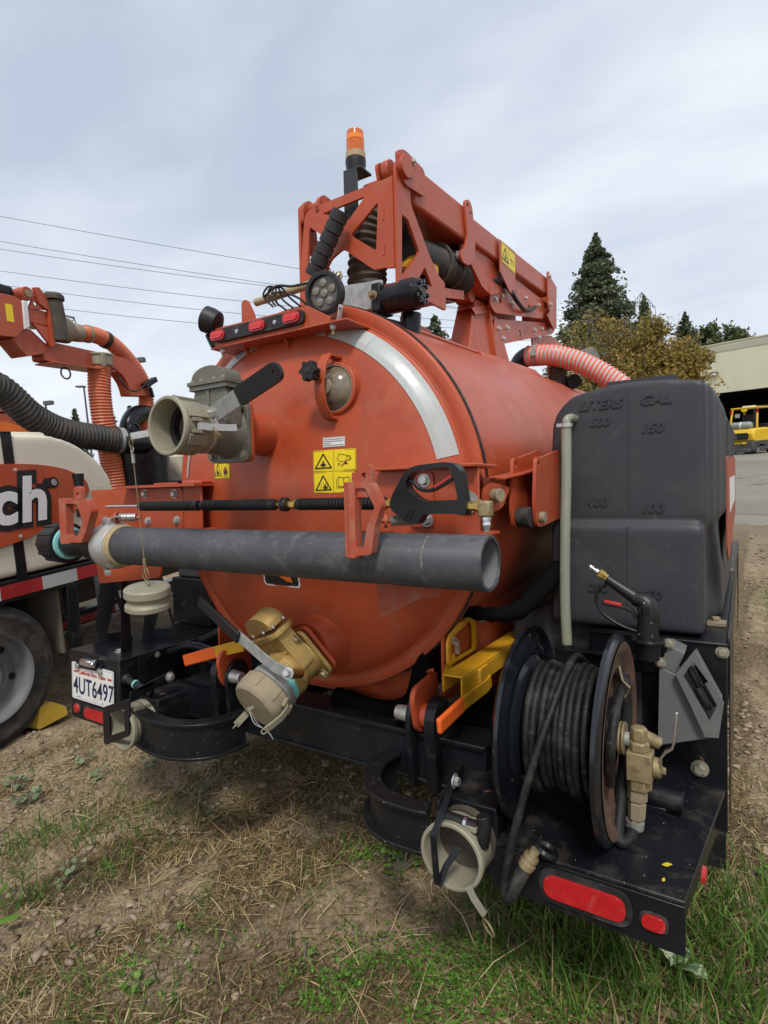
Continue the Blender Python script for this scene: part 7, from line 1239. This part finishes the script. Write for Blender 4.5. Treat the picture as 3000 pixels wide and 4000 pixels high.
def ground_z(x, y, fine=True):
    d = np.hypot(x-1.3, y+1.5); z = 0.5*sstep(8, 26, np.clip(y, 0, None)+0.15*np.abs(x))*sstep(-60, -5, x)
    near = sstep(16, 5, d)
    z = z+near*0.055*(fbm(x*0.9, y*0.9, 3, 3)-0.5)
    a = (-(x)*RUT[1]+y*RUT[0]); al = x*RUT[0]+y*RUT[1]
    rut = np.sin(a*2*math.pi/0.42+1.2*fbm(al*0.8, a*0.8, 2, 9)*3.0); z = z+near*sstep(0.6, -0.5, x+0.3*fbm(x, y, 2, 5))*0.020*rut*sstep(2.5, 0.6, y)
    tr = sstep(1.28, 1.5, x)*sstep(2.6, 2.2, x)*sstep(11, 6, y)         # wheel track to the right of the trailer
    z = z-tr*0.05+tr*0.035*np.abs(np.sin(y*2*math.pi/0.16+x*3))*fbm(x*4, y*4, 2, 31)
    if fine: z = z+near*(0.026*(fbm(x*6, y*6, 4, 21, 0.6)-0.5)+0.020*(fbm(x*24, y*24, 3, 41)-0.5))
    return z
def soil_mask(x, y):
    a = (-(x)*RUT[1]+y*RUT[0]); al = x*RUT[0]+y*RUT[1]
    ridge = np.sin(a*2*math.pi/0.42+1.2*fbm(al*0.8, a*0.8, 2, 9)*3.0)
    m = fbm(x*1.9, y*1.9, 4, 71)+0.22*sstep(-0.55, -1.35, x)+0.10*ridge*sstep(0.4, -0.3, x)-0.10*sstep(0.2, 0.9, x)+0.25*sstep(1.25, 1.4, x)-0.10*sstep(-0.2, -0.6, y)
    return sstep(0.50, 0.64, m)
def axis(lo, hi, step, far_lo, far_hi, g=1.16):
    a = list(np.arange(lo, hi+1e-6, step)); s = step
    while a[-1] < far_hi: s *= g; a.append(a[-1]+s)
    s = step; b = []; c = lo
    while c > far_lo: s *= g; c -= s; b.append(c)
    return np.array(b[::-1]+a)
gx = axis(-2.9, 2.2, 0.014, -900, 900); gy = axis(-1.2, 2.0, 0.014, -300, 1500)
X_, Y_ = np.meshgrid(gx, gy); Z_ = ground_z(X_, Y_); nx, ny = len(gx), len(gy)
idx = np.arange(nx*ny).reshape(ny, nx); F_ = np.stack([idx[:-1, :-1], idx[:-1, 1:], idx[1:, 1:], idx[1:, :-1]], -1).reshape(-1, 4)
def ground_mat():
    m = bpy.data.materials.new('soil'); m.use_nodes = True; t = m.node_tree; t.nodes.clear(); o = nd(t, 'ShaderNodeOutputMaterial'); b = nd(t, 'ShaderNodeBsdfPrincipled'); lk(t, b.outputs[0], o.inputs[0])
    g = nd(t, 'ShaderNodeNewGeometry'); v = g.outputs['Position']
    n1 = noise(t, v, 1.1, 6, 0.62, 0.6, (2, 5, 0)); n2 = noise(t, v, 9, 7, 0.7, 0.3); n3 = noise(t, v, 60, 5, 0.75)
    soil = ramp(t, n2, [(0.28, (0.15, 0.108, 0.064)), (0.45, (0.275, 0.208, 0.130)), (0.62, (0.38, 0.30, 0.195)), (0.78, (0.46, 0.38, 0.27))])
    that = ramp(t, n3, [(0.34, (0.048, 0.034, 0.019)), (0.5, (0.15, 0.108, 0.060)), (0.66, (0.285, 0.212, 0.122))])
    at = nd(t, 'ShaderNodeAttribute', attribute_name='bare'); fm = mth(t, 'ADD', at.outputs['Fac'], mth(t, 'MULTIPLY', mth(t, 'SUBTRACT', n2, 0.5), 0.9), True)
    c = mixc(t, fm, that, soil)
    c = mixc(t, ramp(t, n3, [(0.40, (0.55, 0.55, 0.55)), (0.56, (0, 0, 0))]), c, (0.07, 0.053, 0.034))  # low spots of the fine bump darkened: gap shade put into the colour
    # far fields: dull green-brown
    sp = nd(t, 'ShaderNodeSeparateXYZ'); lk(t, v, sp.inputs[0]); far = mth(t, 'MULTIPLY', mth(t, 'SUBTRACT', sp.outputs[1], 6.0), 0.15, True)
    c = mixc(t, far, c, ramp(t, noise(t, v, 0.6, 5, 0.6), [(0.35, (0.16, 0.135, 0.095)), (0.7, (0.26, 0.225, 0.165))]))
    lk(t, c, b.inputs['Base Color']); b.inputs['Roughness'].default_value = 0.95; b.inputs['Specular IOR Level'].default_value = 0.15
    bp_ = nd(t, 'ShaderNodeBump'); bp_.inputs['Strength'].default_value = 0.9; bp_.inputs['Distance'].default_value = 0.012; lk(t, mth(t, 'ADD', mth(t, 'MULTIPLY', n3, 0.6), noise(t, v, 24, 5, 0.7)), bp_.inputs['Height']); lk(t, bp_.outputs[0], b.inputs['Normal']); MATS['soil'] = m
ground_mat()
go = raw('ground', np.stack([X_, Y_, Z_], -1).reshape(-1, 3), F_, None, 'soil', smooth=True, kind='structure')
at = go.data.attributes.new('bare', 'FLOAT', 'POINT'); at.data.foreach_set('value', soil_mask(X_, Y_).ravel().astype(np.float32))
# paved yard in front of the warehouse
M('asphalt', (0.215, 0.200, 0.165), 0.9, var=0.22, sc=0.35, bump=0.15, bsc=14, mott=((0.085, 0.082, 0.075), 0.05, 0.7), dust=((0.30, 0.265, 0.20), 0.4, 0.5), stretch=(0.45, 1, 1))
xa = np.linspace(-24, 40, 80); ya = np.linspace(9.6, 46, 60); XX, YY = np.meshgrid(xa, ya); YE = YY+(1-(YY-9.6)/36.4)*0.8*(fbm(XX*0.9, YY*0+3, 3, 4)-0.5); ZZ = ground_z(XX, YE, False)+0.03; ZZ[0] -= 0.05
id2 = np.arange(80*60).reshape(60, 80); raw('yard_pavement', np.stack([XX, YE, ZZ], -1).reshape(-1, 3), np.stack([id2[:-1, :-1], id2[:-1, 1:], id2[1:, 1:], id2[1:, :-1]], -1).reshape(-1, 4), None, 'asphalt', smooth=True, kind='structure')
# ---- ground cover
rng = np.random.default_rng(7)
def blob(x, y, cs): return np.clip(sum(np.exp(-(((x-c[0])*math.cos(c[4])+(y-c[1])*math.sin(c[4]))**2/c[2]**2+(-(x-c[0])*math.sin(c[4])+(y-c[1])*math.cos(c[4]))**2/c[3]**2))*c[5] for c in cs), 0, 1)
GREEN = [(-1.22, -0.38, 0.18, 0.36, -0.5, 0.75), (-0.95, -0.42, 0.10, 0.26, -0.5, 0.8), (-0.39, -0.31, 0.05, 0.05, 0, 0.9), (-0.49, -0.83, 0.2, 0.12, 0.4, 0.7), (0.72, -0.10, 0.25, 0.10, 0.3, 0.6), (0.45, -0.28, 0.25, 0.08, 0.3, 0.5), (1.28, 0.36, 0.3, 0.3, 0, 0.9), (-1.18, -0.36, 0.16, 0.34, -0.5, 0.5), (-1.35, -0.12, 0.10, 0.18, -0.5, 0.5), (-0.93, -0.08, 0.07, 0.22, -0.6, 0.7), (-0.78, 0.05, 0.05, 0.2, -0.6, 0.6), (-1.02, -0.62, 0.10, 0.3, -0.5, 0.6), (0.90, 0.22, 0.33, 0.26, 0.3, 1.0), (0.78, 0.02, 0.25, 0.16, 0.4, 0.8), (1.25, 0.30, 0.3, 0.3, 0, 0.8), (0.62, 0.20, 0.15, 0.12, 0.3, 0.5), (-0.33, -0.72, 0.25, 0.12, 0.4, 0.45), (-0.42, 0.00, 0.05, 0.05, 0, 0.8), (0.15, 0.30, 0.3, 0.12, 0.3, 0.25), (1.42, 1.0, 0.08, 0.35, 0, 0.8), (1.75, 4.6, 0.3, 0.7, 0, 1.0), (1.80, 3.3, 0.25, 0.5, 0, 1.0), (0.3, -0.25, 0.3, 0.1, 0.4, 0.3)]
def blades(name, n, region, dens, hmin, hmax, w, flat_, mat, hue0, hues, label, cat, curl=0.5):
    xs, ys, = rng.uniform(region[0], region[1], n*4), rng.uniform(region[2], region[3], n*4)
    k = rng.random(n*4) < dens(xs, ys); xs, ys = xs[k][:n], ys[k][:n]; n = len(xs); zs = ground_z(xs, ys)
    an = rng.uniform(0, 2*math.pi, n); el = rng.normal(flat_[0], flat_[1], n); L = rng.uniform(hmin, hmax, n)*(0.6+0.8*rng.random(n)); ww_ = w*(0.6+0.8*rng.random(n))
    d = np.stack([np.cos(an)*np.cos(el), np.sin(an)*np.cos(el), np.abs(np.sin(el))], 1); sd = np.stack([-np.sin(an), np.cos(an), np.zeros(n)], 1); tilt = rng.normal(0, 0.5, n)[:, None]; sd = sd+np.array([[0, 0, 1]])*tilt*0.5
    p0 = np.stack([xs, ys, zs+0.001], 1); bend = np.stack([np.cos(an), np.sin(an), np.zeros(n)-0.6], 1)*(L*curl*rng.random(n))[:, None]*0.5
    p1 = p0+d*(L*0.5)[:, None]; p2 = p0+d*L[:, None]+bend
    p2[:, 2] = np.maximum(p2[:, 2], zs+0.002); h = ww_[:, None]*sd
    co = np.stack([p0-h*0.5, p0+h*0.5, p1+h*0.45, p1-h*0.45, p2+h*0.08, p2-h*0.08], 1).reshape(-1, 3); b_ = (np.arange(n)*6)[:, None]
    f = np.concatenate([b_+np.array([[0, 1, 2, 3]]), b_+np.array([[3, 2, 4, 5]])], 0); hu = np.clip(hue0+hues*rng.normal(size=n), 0, 1)
    raw(name, co, f, np.concatenate([hu, hu]), mat, label=label, cat=cat, kind='stuff')
REG = (-3.2, 2.2, -1.2, 2.4)
blades('dry_straw', 26000, (-2.2, 1.9, -1.1, 1.4), lambda x, y: (0.12+0.88*sstep(0.34, 0.60, fbm(x*2.3, y*2.3, 3, 55)))*(1-0.80*soil_mask(x, y)), 0.014, 0.075, 0.0034, (0.14, 0.22), 'straw', 0.62, 0.27, 'dry straw lying over the soil', 'straw', 0.3)
blades('thatch_litter', 52000, (-2.2, 1.9, -1.1, 1.4), lambda x, y: 0.10+0.90*(1-soil_mask(x, y))*sstep(0.25, 0.6, fbm(x*3.3+5, y*3.3, 3, 58)), 0.012, 0.045, 0.0034, (0.25, 0.32), 'thatch', 0.5, 0.30, 'brown dead grass litter on the ground', 'dead grass', 0.5)
blades('long_stalks', 1100, (-2.0, 1.8, -1.1, 1.2), lambda x, y: 0.05+0.8*sstep(0.45, 0.62, fbm(x*1.8+2, y*1.8, 2, 51)), 0.07, 0.16, 0.0034, (0.16, 0.16), 'straw', 0.70, 0.2, 'long dry grass stalks strewn about', 'straw', 0.4)
blades('green_grass', 26000, (-2.2, 2.2, -1.15, 5.5), lambda x, y: blob(x, y, GREEN)**1.2*sstep(0.25, 0.6, fbm(x*7, y*7, 2, 77)), 0.025, 0.095, 0.0034, (1.05, 0.40), 'grass_green', 0.42, 0.22, 'fresh green grass in patches on the soil', 'grass', 0.8)
blades('tall_grass', 2100, (0.45, 1.6, -0.15, 0.75), lambda x, y: blob(x, y, [(0.95, 0.30, 0.40, 0.26, 0.3, 1.0)])*(0.2+0.8*sstep(0.35, 0.6, fbm(x*9, y*9, 2, 17))), 0.07, 0.20, 0.0050, (1.2, 0.30), 'grass_green', 0.45, 0.22, 'tall green grass below the rear deck', 'grass', 1.0)
blades('dead_grass', 600, (0.45, 1.6, -0.2, 0.75), lambda x, y: blob(x, y, [(0.95, 0.25, 0.45, 0.30, 0.3, 1.0)]), 0.06, 0.18, 0.0032, (0.8, 0.45), 'straw', 0.5, 0.3, 'dead blades among the tall green grass', 'dead grass', 1.0)
blades('sparse_grass', 9000, (-2.2, 2.0, -1.15, 2.0), lambda x, y: 0.05+0.8*sstep(0.52, 0.68, fbm(x*2.2, y*2.2, 3, 91))*(1-0.6*soil_mask(x, y)), 0.015, 0.055, 0.0032, (0.9, 0.4), 'grass_green', 0.5, 0.28, 'sparse short green blades among the straw', 'grass', 0.7)
# tiny round-leaved ground cover
CLOV = [(0.68, 0.0, 0.16, 0.10, 0.3, 1.0), (0.5, -0.2, 0.25, 0.12, 0.3, 0.8), (0.30, -0.36, 0.2, 0.1, 0.3, 0.7), (0.9, 0.02, 0.3, 0.1, 0.3, 0.8), (0.62, 0.2, 0.12, 0.08, 0.3, 0.5), (-0.28, -0.55, 0.25, 0.1, 0.5, 0.35), (0.05, 0.22, 0.16, 0.06, 0.3, 0.5)]
cx_, cy_ = rng.uniform(-0.7, 1.5, 60000), rng.uniform(-0.8, 0.6, 60000); kk_ = rng.random(60000) < blob(cx_, cy_, CLOV)*sstep(0.3, 0.6, fbm(cx_*8, cy_*8, 2, 37)); cx_, cy_ = cx_[kk_][:5500], cy_[kk_][:5500]
nn_ = rng.normal(size=(len(cx_), 3))*0.5; nn_[:, 2] += 1.0; nn_ /= np.linalg.norm(nn_, axis=1)[:, None]
leaf_cards('ground_cover', np.stack([cx_, cy_, ground_z(cx_, cy_)+0.006+0.02*rng.random(len(cx_))], 1), nn_, 0.009+0.008*rng.random(len(cx_)), np.clip(0.4+0.25*rng.normal(size=len(cx_)), 0, 1), 'weed_green', aspect=0.85, label='tiny round-leaved green ground cover near the bottom right', cat='ground cover', kind='stuff')
# clods and pebbles: small faceted lumps
def lumps(name, n, region, dens, s0, s1, label, mat='clod'):
    xs, ys = rng.uniform(region[0], region[1], n*4), rng.uniform(region[2], region[3], n*4); k = rng.random(n*4) < dens(xs, ys); xs, ys = xs[k][:n], ys[k][:n]; n = len(xs); zs = ground_z(xs, ys)
    bm_ = bmesh.new(); bmesh.ops.create_icosphere(bm_, subdivisions=1, radius=1); vv = np.array([v.co for v in bm_.verts]); ff = np.array([[v.index for v in f.verts] for f in bm_.faces]); bm_.free()
    s = s0*(s1/s0)**(rng.random(n)**2.2); j = 1+0.35*rng.normal(size=(n, len(vv), 1)); sc3 = np.stack([1+0.35*rng.normal(size=n), 1+0.35*rng.normal(size=n), 0.5+0.15*rng.normal(size=n)], 1)[:, None, :]
    co = vv[None]*j*sc3*s[:, None, None]+np.stack([xs, ys, zs+s*0.25], 1)[:, None, :]; f = (ff[None]+(np.arange(n)*len(vv))[:, None, None]).reshape(-1, 3); hu = np.repeat(np.clip(0.45+0.25*rng.normal(size=n), 0, 1), len(ff))
    raw(name, co.reshape(-1, 3), f, hu, mat, label=label, kind='stuff', cat='soil')
lumps('soil_clods', 11000, (-2.8, 2.0, -1.15, 2.2), lambda x, y: 0.1+0.8*sstep(0.45, 0.65, fbm(x*1.8+3, y*1.8, 3, 63)), 0.003, 0.019, 'small clods and pebbles on the soil')
lumps('track_clods', 2600, (1.28, 2.3, 0.6, 9), lambda x, y: 0.15+0.8*sstep(0.4, 0.6, fbm(x*2, y*2, 3, 66)), 0.004, 0.024, 'churned clods in the wheel track')
# ---- single weeds
def weed(label, x, y, n, size, mat, h=0.05, shape='round', group=None, seed=0):
    rd = np.random.default_rng(seed+int(abs(x)*1000)); z = float(ground_z(np.array([x]), np.array([y]))[0]); o = thing('weed', label, 'weed', (x, y, z), FW, group); st = MB()
    V = []; F = []; H = []
    for i in range(n):
        an = rd.uniform(0, 6.28); r_ = size*rd.uniform(0.3, 1.5); c = np.array([x+math.cos(an)*r_*1.3, y+math.sin(an)*r_*1.3, z+h*rd.uniform(0.3, 1.1)]); st.tube([(x, y, z), tuple((np.array([x, y, z])+c)/2+np.array([0, 0, h*0.2])), tuple(c)], 0.0012, 4)
        s = size*rd.uniform(0.55, 1.0); nn = np.array([rd.normal()*0.4, rd.normal()*0.4, 1.0]); nn /= np.linalg.norm(nn); u = np.array([math.cos(an), math.sin(an), 0]); u = u-nn*(u@nn); u /= np.linalg.norm(u); w = np.cross(nn, u); k0 = len(V); m = 10; V.append(c)
        for j in range(m):
            t = 2*math.pi*j/m; rr = s*(0.5+0.07*math.cos(5*t)) if shape == 'round' else s*(0.30+0.42*abs(math.cos(t/2))**3); V.append(c+u*math.cos(t)*rr*(1.0 if shape == 'round' else 1.5)+w*math.sin(t)*rr*(1.0 if shape == 'round' else 0.55)+nn*s*(0.12*math.cos(2*t)+0.08*rd.normal()))
        F += [(k0, k0+1+j, k0+1+(j+1) % m) for j in range(m)]; H += [float(np.clip(0.5+0.25*rd.normal(), 0, 1))]*m
    raw('leaves', np.array(V), np.array(F), np.array(H), mat, o); part('stems', st, mat if False else 'twig', o); return o
weed('grey-green mallow weed on bare soil nearest the yellow wheel chock', -1.81, 0.09, 12, 0.032, 'mallow', 0.05, seed=1)
weed('mallow weed under the left edge of the bumper loop, largest of the cluster', -1.37, 0.21, 20, 0.030, 'mallow', 0.06, seed=2)
weed('mallow weed on bare soil below the number plate', -1.56, 0.01, 12, 0.030, 'mallow', 0.04, seed=3)
weed('mallow weed at the far left edge of the soil', -1.92, -0.22, 14, 0.036, 'mallow', 0.06, seed=4)
weed('tall mallow weed with pale leaves above the left grass patch', -1.63, -0.29, 20, 0.034, 'mallow', 0.09, seed=5)
weed('mallow weed between bumper loop and grass in the middle', -0.91, 0.14, 9, 0.026, 'mallow', 0.05, seed=6)
weed('wilted mallow weed in front of the left grass patch', -0.99, -0.45, 12, 0.030, 'mallow', 0.06, seed=7)
weed('fresh green clover clump near the bottom centre', 0.10, -0.30, 16, 0.020, 'weed_green', 0.04, seed=8)
weed('small bright clover left of the bottom centre', -0.35, -0.42, 9, 0.017, 'weed_green', 0.03, seed=9)
weed('crinkled green weed below the right bumper loop', 0.19, 0.17, 14, 0.034, 'weed_green', 0.06, 'leaf', seed=10)
weed('small round-leaved weed left of the crinkled one', 0.08, 0.20, 10, 0.022, 'weed_green', 0.04, seed=11)
weed('lone green seedling at the bottom edge', -0.28, -0.64, 6, 0.026, 'weed_green', 0.04, seed=12)
weed('leafy clover mat below the right coupler', 0.58, 0.14, 40, 0.017, 'weed_green', 0.035, seed=13)
weed('broad green leaf clump at the left edge near the bottom', -0.92, -0.80, 6, 0.06, 'weed_green', 0.09, 'leaf', seed=14)
weed('clover beside the trailer right of the deck', 1.36, 0.72, 20, 0.02, 'weed_green', 0.05, seed=15)
def spotted():
    m = bpy.data.materials.new('thistle'); m.use_nodes = True; t = m.node_tree; b = t.nodes['Principled BSDF']; tx = nd(t, 'ShaderNodeTexCoord'); n = noise(t, tx.outputs['Object'], 95, 4, 0.6); c = ramp(t, n, [(0.46, (0.09, 0.17, 0.05)), (0.56, (0.34, 0.40, 0.27))]); lk(t, c, b.inputs['Base Color']); b.inputs['Roughness'].default_value = 0.6; MATS['thistle'] = m
spotted()
tx_, ty_ = 1.13, 0.14; tz_ = float(ground_z(np.array([tx_]), np.array([ty_]))[0]); th = thing('spotted_weed', 'weed with pale spotted leaves in the grass at lower right', 'weed', (tx_, ty_, tz_), FW)
for an, L_ in ((2.7, 0.085), (5.7, 0.085), (1.0, 0.05), (4.2, 0.04)):
    lf_ = MB(); m_ = 10; d_ = V3(math.cos(an), math.sin(an), 0.25); s_ = V3(-math.sin(an), math.cos(an), 0); vs_ = []
    for i in range(m_+1):
        t_ = i/m_; w_ = 0.30*L_*math.sin(math.pi*min(1, t_*0.92+0.08))**0.7*(1+0.12*math.sin(i*2.6)); c_ = V3(tx_, ty_, tz_+0.06)+d_*(L_*t_)+V3(0, 0, 0.03*math.sin(t_*2.6)); vs_ += [c_-s_*w_+V3(0, 0, 0.006), c_, c_+s_*w_+V3(0, 0, 0.006)]
    lf_.add(vs_, [(i*3+j, i*3+j+1, i*3+j+4, i*3+j+3) for i in range(m_) for j in range(2)]); part('leaf', lf_, 'thistle', th)
part('stems', MB().tube([(tx_, ty_, tz_), (tx_, ty_, tz_+0.065)], 0.004, 6), 'twig', th)

# two fallen leaves on the deck
M('leaf_yellow', (0.62, 0.45, 0.03), 0.6, var=0.15, bump=0.05)
for (lx, ly, ls_, la, lab) in ((1.135, -0.090, 0.012, 0.4, 'larger yellow fallen leaf lying on the black rear deck'), (1.134, -0.151, 0.007, 1.3, 'tiny yellow leaf scrap near the deck edge above the tail lamp')):
    u_l = V3(math.cos(la), math.sin(la), 0.08); v_l = V3(-math.sin(la), math.cos(la), 0.15)
    part('fallen_leaf', MB().prism(rounded([(-1.1*ls_, 0), (-0.2*ls_, -0.55*ls_), (1.1*ls_, 0.05*ls_), (0.1*ls_, 0.6*ls_)], 0.3*ls_), (lx, ly, -0.8615), u_l, v_l, 0.0004), 'leaf_yellow', None, frame=FT, label=lab, cat='leaf')
